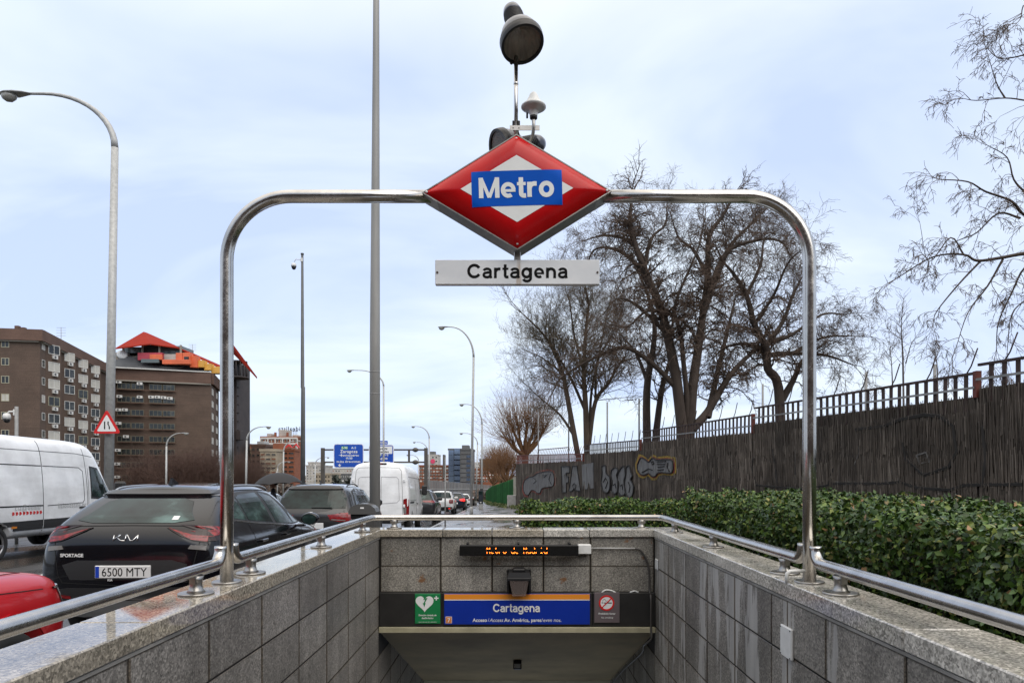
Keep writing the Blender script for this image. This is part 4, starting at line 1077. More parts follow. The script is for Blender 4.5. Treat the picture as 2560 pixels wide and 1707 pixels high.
# Seat-like grey SUV with wiper and red lamps
t, c = simple_car('parked_suv', 'dark grey SUV with red tail lamps and roof rails parked behind the litter bin', 4.36, 1.84, 1.60, PT_GRY, 0, 0, 0, deck=1.06, belt=1.10, rear=.42, rw=.70, th=.74)
for s_ in (1, -1):
    lp = c.patch('tail_light', [(s_*a, b) for a, b in ((.80,1.0),(.72,1.005),(.34,.965),(.40,.86),(.60,.82),(.80,.84))], 'B', TLR, .012)
    c.line('light_strip', [(s_*.42,.87),(s_*.70,.85)], 'B', TLW, .02, .015, parent=lp)
    sl = c.patch('side_light', [(.06,1.0),(.25,.99),(.22,.86),(.08,.84)], 'R' if s_ > 0 else 'L', TLR, .012)
h, _ = c.hit(0, .99, 'B')
em = [[(.045,.035),(-.045,.035),(-.045,.008),(.02,.008)],[(-.02,-.006),(.045,-.006),(.045,-.035),(-.045,-.035)]]
for pl in em:
    m = MB(); m.tube([(a, h.y-.006, .985+b) for a, b in pl], .0085, 6); m.build('emblem', CHR, t)
h, _ = c.hit(0, .86, 'B'); text_obj('A T E C A', .045, CHR, t, T(0, h.y-.006, .86)@RX, bold=.04, sx=1.6)
spec_plate(c, .0, .74, 'LLZ', .01)
m = MB(); h, _ = c.hit(.05, 1.12, 'B'); m.cbox(.0,h.y-.03,1.105,.42,h.y-.012,1.122,.004); m.build('rear_wiper', PLST, t)
h, _ = c.hit(0, .9, 'T'); m = MB(); m.add([(-.02,.8,h.z-.02),(.02,.8,h.z-.02),(.015,.98,h.z-.02),(-.015,.98,h.z-.02),(0,.83,h.z+.07),(0,.87,h.z+.065)], [(0,1,4),(1,2,5,4),(2,3,5),(3,0,4,5)]); m.build('roof_antenna', PLST, t)
t.location = (-4.19, 13.9, gz(14)); t.rotation_euler = (-.012, 0, math.radians(2.5))
# dark SUV beyond the white van
t, c = simple_car('parked_suv', 'dark SUV with a red lamp bar parked beyond the tall white van', 4.65, 1.84, 1.68, PT_GRY, 0, 0, 0, deck=1.1, belt=1.12, rear=.45)
for s_ in (1, -1): c.patch('tail_light', [(s_*a, b) for a, b in ((.80,1.10),(.25,1.09),(.30,1.02),(.80,.98))], 'B', TLR, .012); c.patch('side_light', [(.06,1.10),(.42,1.09),(.36,1.02),(.08,.98)], 'R' if s_ > 0 else 'L', TLR, .012)
spec_plate(c, 0, .80)
t.location = (-4.92, 34, gz(34.5)); t.rotation_euler = (-.03, 0, math.radians(2.0))
# white boxy SUV
t, c = simple_car('parked_suv', 'white boxy SUV with square red tail lamps showing an X', 4.24, 1.80, 1.67, PT_WHT, 0, 0, 0, deck=1.12, belt=1.14, rear=.22, rw=.74, th=.80)
for s_ in (1, -1):
    lp = c.patch('tail_light', [(s_*a, b) for a, b in ((.80,1.05),(.54,1.05),(.54,.80),(.80,.80))], 'B', TLR, .02)
    c.line('lamp_cross', [(s_*.76,1.01),(s_*.58,.84)], 'B', TLW, .02, .024, parent=lp); c.line('lamp_cross', [(s_*.58,1.01),(s_*.76,.84)], 'B', TLW, .02, .026, parent=lp)
c.patch('fog_light', [(.50,.48),(.62,.48),(.62,.42),(.50,.42)], 'B', TLIT, .02)
spec_plate(c, 0, .85)
t.location = (-5.14, 46.8, gz(47.3)); t.rotation_euler = (-.03, 0, math.radians(2.0))
# dark blue with white roof
t, c = simple_car('parked_hatchback', 'dark blue hatchback with a pale roof and lit red tail lamp', 4.1, 1.78, 1.57, PT_BLU, 0, 0, 0, deck=1.02, belt=1.06, rear=.36)
for s_ in (1, -1): c.patch('tail_light', [(s_*a, b) for a, b in ((.78,1.08),(.40,1.04),(.42,.90),(.78,.84))], 'B', TLIT, .014); c.patch('side_light', [(.08,1.08),(.30,1.05),(.24,.90),(.1,.86)], 'R' if s_ > 0 else 'L', TLIT, .012)
c.patch('white_roof', [(-.58,.55),(.58,.55),(.60,2.2),(-.60,2.2)], 'T', PT_WHT, .008, cell=.2); spec_plate(c, 0, .70)
t.location = (-4.95, 55, gz(55.5)); t.rotation_euler = (-.03, 0, math.radians(2.0))
t, c = simple_car('parked_hatchback', 'small white hatchback farthest down the row, half behind the slim lamp post', 4.0, 1.74, 1.50, PT_WHT, 0, 0, 0, deck=1.0, belt=1.03, rear=.35)
for s_ in (1, -1): c.patch('tail_light', [(s_*a, b) for a, b in ((.78,1.0),(.5,.98),(.5,.86),(.78,.84))], 'B', TLR, .014)
t.location = (-5.15, 66, gz(66.5)); t.rotation_euler = (-.03, 0, math.radians(2.5))
for x, y, mt, lb in ((-5.5, 76, PT_GRY, 'grey car at the far end of the parked row'), (-9.1, 22.5, PT_LBL, 'pale blue car on the carriageway beyond the person with the umbrella')):
    t, c = simple_car('parked_car' if y > 50 else 'waiting_car', lb, 4.2, 1.78, 1.50, mt, 0, 0, 0, deck=1.0, belt=1.04, rear=.4, group=None)
    for s_ in (1, -1): c.patch('tail_light', [(s_*a, b) for a, b in ((.78,1.0),(.5,.98),(.5,.86),(.78,.84))], 'B', TLR, .014)
    t.location = (x, y, gz(y)); t.rotation_euler = (-.03 if y > 14 else 0, 0, math.radians(2.5))
# ---------------- tall white panel van parked beyond the grey SUV
def van_st(L, Wd, H, hood=1.15, ws=.74, cowl=.88, sill=.42):
    w = Wd/2; R = lambda ys, fx, zs: [(w*f, y, z) for f, y, z in zip(fx, ys, zs)]
    z = [sill,sill,.62,1.0,1.45,1.95,H-.20,H-.035,H]; fx = [0,.93,.99,1,.99,.945,.87,.70,0]; s = []
    s.append(R([.08,.03,.0,.0,.0,.01,.06,.13,.13], [0,.86,.90,.91,.90,.865,.80,.60,0], z))
    s.append(R([.10,.07,.06,.06,.06,.07,.13,.20,.20], [0,.94,.985,.995,.985,.94,.865,.68,0], z))
    for y in (.5, L*.3, L*.5, ws*L*.93): s.append(R([y]*9, fx, z))
    s.append(R([ws*L]*9, fx, [sill,sill,.62,1.0,1.40,1.85,H-.32,H-.12,H-.09]))
    y = (ws+cowl)/2*L; s.append(R([y]*9, [0,.92,.98,1,.97,.90,.80,.60,0], [sill,sill,.60,.95,1.28,1.50,H-.72,H-.60,H-.56]))
    y = cowl*L; s.append(R([y]*9, [0,.92,.98,.99,.93,.85,.76,.50,0], [sill,sill,.55,.85,1.08,hood+.02,hood+.08,hood+.13,hood+.15]))
    s.append(R([L-.25,L-.15,L-.08,L-.06,L-.10,L-.16,L-.20,L-.22,L-.22], [0,.80,.86,.86,.82,.76,.66,.45,0], [sill-.1,sill-.1,.50,.72,.92,hood-.12,hood-.08,hood-.05,hood-.04]))
    return s
t = empty('parked_van', (0,0,0), 'tall white panel van seen from behind, with blank rear doors and upright red tail lamp', 'van')
o = car_mesh(van_st(5.53, 2.06, 2.50)); bake(o, [(1.0,1.05,.36,.42,.25), (-1.0,1.05,.36,.42,.25), (1.0,4.4,.36,.42,.25), (-1.0,4.4,.36,.42,.25)])
c = Car(t, o, PT_VAN)
for x in (.88, -.88):
    for y in (1.05, 4.4): c.wheel(x, y, .355, 1 if x > 0 else -1)
for s_ in (1, -1):
    c.patch('tail_light', [(s_*a, b) for a, b in ((.925,1.25),(.83,1.22),(.82,.95),(.925,.95))], 'B', TLR, .012, cell=.1)
    c.patch('indicator_light', [(s_*a, b) for a, b in ((.925,.945),(.82,.945),(.84,.74),(.925,.74))], 'B', TLW, .012, cell=.1)
    c.patch('tail_light', [(s_*a, b) for a, b in ((.925,.735),(.84,.735),(.82,.58),(.925,.56))], 'B', TLR, .012, cell=.1)
    c.patch('side_light', [(.03,1.25),(.12,1.22),(.12,.58),(.03,.58)], 'R' if s_ > 0 else 'L', TLR, .012, cell=.1)
    # door and pressing lines
    c.line('panel_gap', [(s_*.02,.62),(s_*.02,2.30),(s_*.68,2.28),(s_*.755,2.18),(s_*.80,1.5),(s_*.80,.62)], 'B', wd=.01)
    m_ = pm('pressed edge', (.42,.42,.43), .4) if s_ == 1 else m_
    c.line('pressing', [(s_*.10,1.98),(s_*.60,1.97),(s_*.67,1.90),(s_*.70,1.20),(s_*.62,1.12),(s_*.10,1.08),(s_*.10,1.98)], 'B', m_, wd=.018, off=.007)
    for z in (1.85, 1.0): h, n = c.hit(s_*.86, z, 'B'); m = MB(); m.cbox(s_*.86-.03, h.y-.04, z-.05, s_*.86+.03, h.y+.02, z+.05, .01); m.build('hinge', PT_VAN, t)
m = MB(); h, _ = c.hit(0, 2.42, 'B'); m.cbox(-.26,h.y-.03,2.385,.26,h.y+.05,2.45,.02); bl = m.build('high_brake_light', PLST, t)
m = MB(); m.cbox(-.12,h.y-.035,2.40,.12,h.y-.028,2.44,.003); m.build('red_lens', TLR, bl)
spec_plate(c, -.45, .85)
c.patch('rear_bumper', [(-.9,.43),(.9,.43),(.9,.55),(-.9,.55)], 'B', PLST, .03, cell=.15)
for sd, sg in (('R', 1), ('L', -1)):
    c.line('panel_gap', [(.25,1.98),(3.7,1.98)], sd, wd=.014); c.line('panel_gap', [(.3,1.18),(2.3,1.18),(2.35,.6)], sd, wd=.012); c.line('panel_gap', [(3.62,2.1),(3.62,.5)], sd, wd=.012); c.line('panel_gap', [(2.3,2.1),(2.3,.5)], sd, wd=.012)
    c.patch('rail_cover', [(.35,1.14),(1.5,1.14),(1.5,1.08),(.35,1.08)], sd, PLST, .012, cell=.15)
    c.patch('side_window', [(3.75,1.40),(4.55,1.35),(4.20,1.95),(3.75,2.0)], sd, CGLS, .008)
    m = MB(); m.cbox(min(sg*1.0,sg*1.22), 4.45, 1.35, max(sg*1.0,sg*1.22), 4.6, 1.75, .05); m.build('mirror', PLST, t)
    h, _ = c.hit(2.45, 1.05, sd); m = MB(); m.cbox(h.x-.02, 2.42, 1.03, h.x+.03, 2.62, 1.07, .01); m.build('door_handle', PLST, t)
t.location = (-4.62, 22.9, gz(23)+.0); t.rotation_euler = (-.028, 0, math.radians(2.3))
# ---------------- long white van in the next lane
t = empty('white_van', (0,0,0), 'dirty long white high roof van side-on at the left, with faded lettering and red arrows', 'van')
o = car_mesh(van_st(5.9, 2.02, 2.68, hood=1.2, ws=.70, cowl=.86, sill=.40)); bake(o, [(1.0,.55,.36,.43,.25), (-1.0,.55,.36,.43,.25), (1.0,4.75,.36,.43,.25), (-1.0,4.75,.36,.43,.25)])
c = Car(t, o, PT_VAN)
for x in (.86, -.86):
    for y in (.55, 4.75): c.wheel(x, y, .36, 1 if x > 0 else -1)
for sd, sg in (('R', 1), ('L', -1)):
    c.line('panel_gap', [(0.3,2.32),(3.3,2.32),(4.0,2.26)], sd, wd=.012)
    c.line('panel_gap', [(0.3,2.0),(1.95,1.99)], sd, wd=.022); c.line('panel_gap', [(2.0,1.99),(3.35,1.98),(3.5,1.90),(3.52,1.2),(3.45,1.13),(2.1,1.10)], sd, wd=.016)
    c.line('panel_gap', [(1.98,2.55),(1.96,1.4),(1.96,.45)], sd, wd=.016); c.line('panel_gap', [(3.62,2.45),(3.64,1.8),(3.66,.5)], sd, wd=.014)
    c.line('panel_gap', [(3.72,1.98),(3.70,1.15),(3.72,.5)], sd, wd=.010)
    c.line('panel_gap', [(.2,1.12),(1.95,1.11)], sd, wd=.03)
    c.patch('rubbing_strip', [(.1,.60),(1.93,.60),(1.93,.80),(.1,.80)], sd, PLST, .014, cell=.2); c.patch('rubbing_strip', [(1.99,.60),(3.60,.60),(3.60,.80),(1.99,.80)], sd, PLST, .014, cell=.2)
    c.patch('side_window', [(3.84,1.28),(4.42,1.22),(4.42,1.70),(4.22,1.93),(3.84,1.98)], sd, CGLS, .008)
    c.patch('quarter_window', [(4.48,1.22),(4.95,1.20),(4.48,1.66)], sd, CGLS, .008)
    c.patch('window_frame', [(3.80,1.22),(5.05,1.15),(4.40,1.80),(4.20,1.99),(3.80,2.03)], sd, PLST, .004)
    for y in (3.42, 3.90): h, _ = c.hit(y, 1.02, sd); m = MB(); m.cbox(h.x-.02, y-.12, 1.0, h.x+.035, y+.12, 1.04, .012); m.build('door_handle', PLST, t)
    m = MB(); m.cbox(min(sg*.98,sg*1.26), 4.85, 1.25, max(sg*.98,sg*1.26), 5.0, 1.65, .05); m.build('mirror', PLST, t)
for k in range(9):
    y = .95+k*.11; c.patch('red_arrow', [(y,.93),(y+.05,.93),(y+.08,.965),(y+.05,1.0),(y,1.0),(y+.03,.965)], 'R', RED, .006, cell=.2)
FADE = pm('faded print', (.30,.30,.30), .5)
h, _ = c.hit(1.6, 1.04, 'R')
for body, y, sz in (('cia@demo', .92, .17), ('licionestafe.or', 2.36, .17)):
    text_obj(body, sz, FADE, t, T(h.x+.012, y+.1, 1.03)@RZ(math.pi/2)@RX, bold=-.01, align='LEFT' , space=1.12)
c.patch('marker_light', [(.95,.66),(1.08,.66),(1.08,.70),(.95,.70)], 'R', pm('amber lens', (.6,.2,.02), .2), .03, cell=.2)
c.patch('windscreen', [(-.70,4.3),(.70,4.3),(.76,4.98),(-.76,4.98)], 'T', CGLS, .006)
t.location = (-11.45, 13.2, gz(14.5)+.03); t.rotation_euler = (-.012, 0, math.radians(2.5))
# ============================================================ reed-covered wall with railing
def wY(px): return 10.05/((px-PX)/F+.184)
def W(px, py, off=0.0):
    Y = wY(px); p = P(px, py, Y); n = Vector((-1, -.184, 0)).normalized(); return p+n*off
q = NB('reed screen sheet')
s1 = q.noise(1.0, 4, .65, q.map((26, 26, 1.0))); s2 = q.noise(.45, 3, .6)
c = q.ramp(s1, [(.3, (.050,.040,.031)), (.55, (.088,.071,.056)), (.75, (.13,.108,.088))])
c = q.mix(1.0, c, q.ramp(s2, [(.35, .7), (.65, 1.15)]), 'MULTIPLY'); q.bump(s1, .8, .03)
REEDB = q.set(Base_Color=c, Roughness=.9)
q = NB('reed stalks'); ri = q.n.new('ShaderNodeNewGeometry').outputs['Random Per Island']
c = q.ramp(ri, [(0, (.045,.036,.028)), (.5, (.092,.074,.058)), (.9, (.135,.112,.091)), (1, (.24,.205,.17))])
c = q.mix(1.0, c, q.ramp(q.noise(.5, 4, .6), [(.35, .55), (.65, 1.3)]), 'MULTIPLY')
REEDS = q.set(Base_Color=c, Roughness=.85)
segs = [((2700, 872, 936), (2447, 912, 971)), ((2443, 932, 991), (1887, 1020, 1060)), ((1883, 1037, 1081), (1606, 1079, 1106)),
        ((1602, 1100, 1125), (1462, 1112, 1136)), ((1459, 1134, 1152), (1291, 1138, 1160))]
RUST = pm('rusty brown iron', (.035,.018,.014), .7, .2, var=(6,.5)); REDI = pm('rusty red iron', (.115,.024,.014), .65, .1, var=(5,.5)); GRI = pm('grey rail', (.20,.20,.195), .55, .2, var=(3,.3))
wall = empty('reed_wall', (W(2000,1200).x, W(2000,1200).y, 0), 'long brown reed screen wall with graffiti behind the hedge', 'wall'); wl = -wall.location
railing = empty('iron_railing', (wall.location.x, wall.location.y, 3), 'rusty iron railing of flat bars along the top of the reed wall', 'railing'); rl = -railing.location
rnd = random.Random(3); stalks = MB()
def seg_at(a, b, f):            # interpolate in world, returns (point at rail top, point at reed top)
    (pa, ra, ea), (pb, rb, eb) = a, b
    A, B = W(pa, ra), W(pb, rb); C, D_ = W(pa, ea), W(pb, eb)
    return A+(B-A)*f, C+(D_-C)*f
bar_me = {}
def between(m, a, b, wx, wy):   # beam between points
    a, b = Vector(a), Vector(b); d = b-a; M = Matrix.Translation(a)@d.to_track_quat('Y', 'Z').to_matrix().to_4x4()
    m.box(-wx/2, 0, -wy/2, wx/2, d.length, wy/2, M=M); return m
for si, (a, b) in enumerate(segs):
    A, C = seg_at(a, b, 0); B, D_ = seg_at(a, b, 1); Lr = math.hypot(B.x-A.x, B.y-A.y)
    m = MB(); nx_ = max(2, int(Lr/.5)); nz2 = 8; vs = []
    for i in range(nx_+1):
        p, e = seg_at(a, b, i/nx_); zb = pz(e.x-.2, e.y)-.05
        for k in range(nz2+1): vs.append((e.x+wl.x+rnd.uniform(-.012,.012), e.y+wl.y, zb+(e.z-zb)*k/nz2))
    fs = [(i*(nz2+1)+k, (i+1)*(nz2+1)+k, (i+1)*(nz2+1)+k+1, i*(nz2+1)+k+1) for i in range(nx_) for k in range(nz2)]
    n0 = len(vs); vs += [(x+.16, y+.03, z) for x, y, z in vs]; fs += [tuple(n0+i for i in f[::-1]) for f in fs]
    tops = [i*(nz2+1)+nz2 for i in range(nx_+1)]; fs += [(p_, q_, q_+n0, p_+n0) for p_, q_ in zip(tops, tops[1:])]
    ends = [0, nx_]
    for e_ in ends: fs += [(e_*(nz2+1)+k, e_*(nz2+1)+k+1, e_*(nz2+1)+k+1+n0, e_*(nz2+1)+k+n0) for k in range(nz2)]
    m.add(vs, fs, 0, False); m.build('reed_panel', REEDB, wall)
    ns = int(Lr/(.0135 if si < 2 else .022 if si < 3 else .04)); NR = 8 if si < 3 else 4
    for i in range(ns):
        p, e = seg_at(a, b, (i+rnd.random())/ns); zb = pz(e.x-.2, e.y)
        for k in range(NR):
            h = (e.z-zb)/NR; z0 = zb+h*k-rnd.random()*.22; z1 = zb+h*(k+1)+(rnd.random()*.16 if k < NR-1 else rnd.uniform(-.06,.05))
            w_ = rnd.uniform(.004,.010)*(1 if si < 2 else 1.5 if si < 3 else 2.2); of = rnd.uniform(.004,.030)+.012*math.sin(z0*9)
            x, y = e.x+wl.x-of, e.y+wl.y+of*.18; t0 = rnd.gauss(0,.022); t1 = rnd.uniform(-.03,.01)
            stalks.add([(x, y-w_, z0), (x-w_*1.2, y, z0), (x, y+w_, z0), (x+t1, y-w_+t0, z1), (x-w_+t1, y+t0, z1), (x+t1, y+w_+t0, z1)], [(0,1,4,3),(1,2,5,4)])
    # railing of this stretch
    if si < 4 or True:
        top = A+rl; tB = B+rl; low = lambda f: (lambda p, e: (e+(p-e)*.38))(*seg_at(a, b, f))
        r_mat = RUST if si != 4 else REDI
        between(MB(), top, tB, .05, .045).build('top_rail', r_mat, railing)
        m = MB(); l0, l1 = low(0)+rl, low(1)+rl; n_ = Vector((-.045,0,0)); between(m, l0+n_, l1+n_, .02, .04); m.build('lower_rail', GRI, railing)
        m = MB(); hgt = A.z-C.z; m.box(-.045,-.05,-hgt-.02,.045,.05,.03); o = m.build('post', REDI, railing, loc=A+rl)
        nb = int(Lr/.22)
        for i in range(1, nb):
            p, e = seg_at(a, b, i/nb); hh = p.z-e.z+.25; key = (si, 0)
            if key not in bar_me:
                m = MB(); m.box(-.012,-.036,-1,.012,.036,0); bar_me[key] = m.mesh('bar', r_mat)
            o = bpy.data.objects.new('bar', bar_me[key]); link(o, railing); o.location = p+rl; o.scale = (1, 1, hh); o.rotation_euler = (0, rnd.uniform(-.02,.02), .18)
            if i % 4 == 1 and si < 4:
                m = MB(); q0 = p+rl; m.tube([q0, q0+Vector((.02,-.10,.13)), q0+Vector((.04,-.24,.42))], .012, 5); m.build('slanted_arm', r_mat, railing)
            if si == 4 and i % 2 == 0:
                m = MB(); q0 = p+rl; m.tube([q0, q0+Vector((.1,-.3,.40))], .014, 4); m.build('slanted_arm', REDI, railing)
o = stalks.build('reed_stalks', REEDS, wall, fix=False); o['kind'] = 'stuff'
# graffiti: sprayed silver fills and black outlines on the reeds
q = NB('silver spray paint'); s1 = q.noise(1.0, 3, .6, q.map((22,22,1.4)))
SPR = q.set(Base_Color=q.ramp(s1, [(.32, (.04,.037,.033)), (.5, (.115,.113,.11)), (.7, (.20,.20,.195))]), Roughness=.7)
SPK = pm('black spray paint', (.012,.011,.010), .8, var=(9,.5)); SPY = pm('yellow spray paint', (.20,.13,.012), .85, var=(9,.5)); SPR2 = pm('red spray paint', (.17,.028,.015), .85, var=(9,.5)); SPD = pm('faded dark spray', (.016,.014,.012), .95, var=(5,.4)); SPL = pm('faded pale spray', (.10,.095,.09), .95, var=(9,.5))
CR = lambda x, y: (1280+x/5.345, 1100+y/5.345)
def spray(fill, mat, closed=True, off=.045, name='fill'):
    pts = [W(*CR(x, y), off)+wl for x, y in fill]; m = MB(); m.add(pts, [tuple(range(len(pts)))])
    m.add([p+Vector((.012,0,0)) for p in pts], [tuple(range(len(pts)))[::-1]])
    return m
def stroke(pts, r, off=.055, closed=False, conv=CR, n=4):
    q_ = [W(*conv(x, y), off)+wl for x, y in pts]
    if closed: q_ = hermite(q_+[q_[0]], n)
    m = MB(); m.tube(q_, r, 5, smooth=False); return m
def blobs(x0, y0, sx_, sy_, pts): return [(x0+a*sx_, y0+b*sy_) for a, b in pts]
fillpts = {
 'swirl': [(165,600),(180,540),(230,500),(300,480),(340,450),(400,430),(500,415),(560,440),(580,520),(570,600),(530,620),(420,640),(390,700),(350,700),(310,670),(270,670),(230,730),(190,720),(165,660)],
 'F': [(675,350),(790,350),(790,430),(740,440),(740,480),(775,490),(775,560),(745,570),(745,695),(690,695)],
 'A': [(825,345),(885,345),(935,680),(880,670),(850,640),(820,680),(778,680),(800,540)],
 'N': [(945,325),(1100,300),(1105,640),(1060,645),(1040,560),(1020,650),(990,655),(975,540),(960,660)],
 'b1': [(1220,350),(1270,340),(1285,450),(1330,500),(1330,640),(1290,700),(1235,670),(1212,560),(1225,450)],
 'b2': [(1350,400),(1400,365),(1440,400),(1420,470),(1435,540),(1430,680),(1390,715),(1350,670),(1360,560),(1345,470)],
 'b3': [(1450,420),(1500,350),(1530,370),(1535,470),(1520,560),(1540,700),(1480,740),(1440,680),(1450,580),(1430,500)],
 'b4': [(1550,360),(1590,340),(1610,420),(1630,480),(1610,530),(1650,620),(1630,740),(1585,765),(1540,700),(1530,560),(1545,460)],
 'swirl2': [(1700,330),(1740,240),(1790,250),(1850,290),(1900,240),(1960,265),(2080,255),(2160,270),(2180,340),(2170,420),(2120,440),(2020,430),(1970,440),(1940,480),(1890,480),(1850,440),(1790,465),(1740,450),(1705,400)]}
for k, pts in fillpts.items():
    if k == 'swirl2':
        halo = [(1940+(x-1940)*1.16, 360+(y-360)*1.45) for x, y in pts]; o = spray(halo, SPY, off=.045).build('graffiti_halo', SPY, wall)
        halo = [(1940+(x-1940)*1.08, 360+(y-360)*1.2) for x, y in pts]; o = spray(halo, SPR2, off=.052).build('graffiti_halo', SPR2, wall)
    if k == 'swirl':
        halo = [(375+(x-375)*1.10, 570+(y-570)*1.22) for x, y in pts]; spray(halo, SPR2, off=.045).build('graffiti_halo', SPR2, wall)
    spray(pts, SPR, off=.062 if k != 'N' else .057).build('graffiti_fill', SPR, wall)
    if k != 'N': stroke(pts+[pts[0]] if k in 'FA' else pts, .034 if k not in ('swirl','swirl2') else .028, .076, closed=k not in 'FA').build('graffiti_outline', SPK, wall)
for pts in ([(835,640),(830,600),(850,575),(875,600),(870,640),(850,665)], [(1240,560),(1270,500),(1300,560),(1270,640)], [(1375,600),(1400,580),(1410,640)], [(1470,610),(1495,590),(1500,660)], [(1575,560),(1600,620),(1585,700)],
            [(300,500),(340,540),(300,580)], [(420,470),(480,465),(440,500)], [(530,450),(510,520),(540,590)], [(1760,430),(1850,380),(1900,400)], [(1885,300),(1910,280),(1925,310),(1895,325)], [(1965,290),(2080,280)], [(1965,320),(2070,320)], [(1975,360),(2060,350)], [(1970,400),(2050,390)], [(2110,300),(2100,360),(2130,420)]):
    stroke(pts, .022, .078).build('graffiti_outline', SPK, wall)
for pts, mt, r in (([(700,790),(690,850),(720,960),(1000,985),(1160,960),(1190,860)], SPD, .05), ([(1330,620),(1500,600),(1600,560),(1750,530),(1850,540),(1930,600),(1950,760),(1900,850),(1750,900),(1640,800),(1620,700)], SPD, .06),
     ([(1180,950),(1500,950),(1600,940),(1700,975),(1900,990),(2000,960),(2352,955)], SPD, .05), ([(1190,940),(1450,940),(1560,930)], SPL, .025), ([(260,800),(245,880),(290,1000)], SPL, .02), ([(380,780),(400,880),(390,1000)], SPL, .02), ([(470,860),(580,830),(590,860)], SPL, .02), ([(1330,640),(1350,760),(1310,860)], SPL, .03),
     ([(960,740),(960,950)], SPD, .05), ([(820,740),(850,950)], SPD, .05), ([(2110,600),(2130,800),(2110,950)], SPD, .06), ([(1540,860),(1560,900),(1640,960)], SPL, .03), ([(1700,780),(1760,760),(1780,820),(1720,830),(1700,780)], SPL, .035)):
    stroke(pts, r*.75, .012, conv=lambda x, y: (1600+x/2.45, 820+y/2.45)).build('graffiti_line', mt, wall)
# end pier, green fence
t = empty('fence_pier', (-.35, 54.6, pz(-.35,54)), 'pale concrete pier where the reed wall meets the green fence', 'pier')
m = MB(); m.cbox(-.35,-.2,-.1,.35,.2,1.0,.02); m.build('pier', pm('pale concrete', (.42,.40,.37), .7, var=(4,.2)), t)
q = NB('green fence paint'); GFN = q.set(Base_Color=q.mix(1.0, q.ramp(q.noise(2, 4), [(.3,(.014,.09,.022)),(.7,(.028,.15,.036))]), q.ramp(q.n.new('ShaderNodeObjectInfo').outputs['Random'], [(0,.45),(1,1.25)]), 'MULTIPLY'), Roughness=.5)
gf = empty('green_fence', (-2.6, 80, pz(-2.6, 80)), 'bright green slatted metal fence curving away along the pavement', 'fence'); gl_ = -gf.location
y = 55.2; sl = MB(); cnt = 0
while y < 158:
    x = fencex(y)-.15; zb = pz(x, y); h = 2.3-.006*(y-55)
    if cnt < 170: m = MB(); m.box(-.06,-.15,0,.02,.15,h+rnd.uniform(-.04,.04)); m.build('fence_slat', GFN, gf, loc=Vector((x, y, zb))+gl_)
    else: sl.box(x-.06+gl_.x, y-.16+gl_.y, zb+gl_.z, x+.02+gl_.x, y+.16+gl_.y, zb+h+gl_.z)
    cnt += 1; y += .36
o = sl.build('far_slats', GFN, gf); o['kind'] = 'stuff'
# ============================================================ leaves: hedges, weeds
def np_mesh(name, V, Fc, mat, parent=None, smooth=False):
    me = bpy.data.meshes.new(name); n = len(V); k = Fc.shape[1]; nf = len(Fc)
    me.vertices.add(n); me.vertices.foreach_set('co', V.astype(np.float32).ravel())
    me.loops.add(nf*k); me.loops.foreach_set('vertex_index', Fc.astype(np.int32).ravel())
    me.polygons.add(nf); me.polygons.foreach_set('loop_start', np.arange(0, nf*k, k, dtype=np.int32)); me.polygons.foreach_set('loop_total', np.full(nf, k, np.int32))
    me.materials.append(mat); me.update(calc_edges=True)
    o = bpy.data.objects.new(name, me); link(o, parent); return o
LEAF = np.array([(0,0,0),(.30,.32,.07),(.34,.0,-.02),(.30,-.32,.07),(.72,.26,.05),(.78,0,-.03),(.72,-.26,.05),(1.05,0,-.06)])
LF = np.array([(0,2,1,0),(0,3,2,0),(1,2,5,4),(2,3,6,5),(4,5,7,4),(5,6,7,5)])
LEAFQ = np.array([(0,0,0),(.45,.33,.08),(.5,0,-.02),(.45,-.33,.08),(1.05,0,-.05)]); LFQ = np.array([(0,2,4,1),(0,3,4,2)])
rg = np.random.RandomState(5)
def leaf_cloud(name, C, Nrm, size, mat, parent, lo=.5, hi=1.45, tilt=.8):
    n = len(C)
    d = Nrm+rg.normal(0, tilt, (n, 3)); d /= np.linalg.norm(d, axis=1)[:, None]      # leaf normal
    u = np.cross(d, rg.normal(0, 1, (n, 3))); u[:, 2] -= .15; u /= np.linalg.norm(u, axis=1)[:, None]; v = np.cross(d, u)
    s = size*rg.uniform(lo, hi, n)[:, None, None]
    V = C[:, None, :]+s*(LEAFQ[None, :, 0:1]*u[:, None, :]+LEAFQ[None, :, 1:2]*v[:, None, :]+LEAFQ[None, :, 2:3]*d[:, None, :])
    Fc = (LFQ[None]+(np.arange(n)*5)[:, None, None]).reshape(-1, 4)
    return np_mesh(name, V.reshape(-1, 3), Fc, mat, parent)
q = NB('hedge foliage'); ri = q.n.new('ShaderNodeNewGeometry').outputs['Random Per Island']
c = q.ramp(ri, [(0, (.014,.030,.007)), (.35, (.028,.062,.010)), (.7, (.052,.105,.015)), (.88, (.12,.175,.028)), (.96, (.20,.215,.055)), (.985, (.20,.13,.06)), (1, (.32,.18,.08))])
q.set(Base_Color=c, Roughness=.42, Specular_IOR_Level=.3); LFM = q.m
LFM.node_tree.nodes['Principled BSDF'].inputs['Subsurface Weight'].default_value = 0
q = NB('single hedge leaf'); oi = q.n.new('ShaderNodeObjectInfo').outputs['Random']
LFO = q.set(Base_Color=q.ramp(oi, [(0, (.016,.034,.008)), (.5, (.036,.080,.012)), (.85, (.08,.14,.022)), (.95, (.17,.19,.055)), (1, (.30,.17,.08))]), Roughness=.34, Specular_IOR_Level=.45)
TWG = pm('hedge twigs', (.07,.045,.028), .85, var=(20,.4)); CORE = pm('hedge shade core', (.020,.022,.012), 1.0, var=(8,.5))
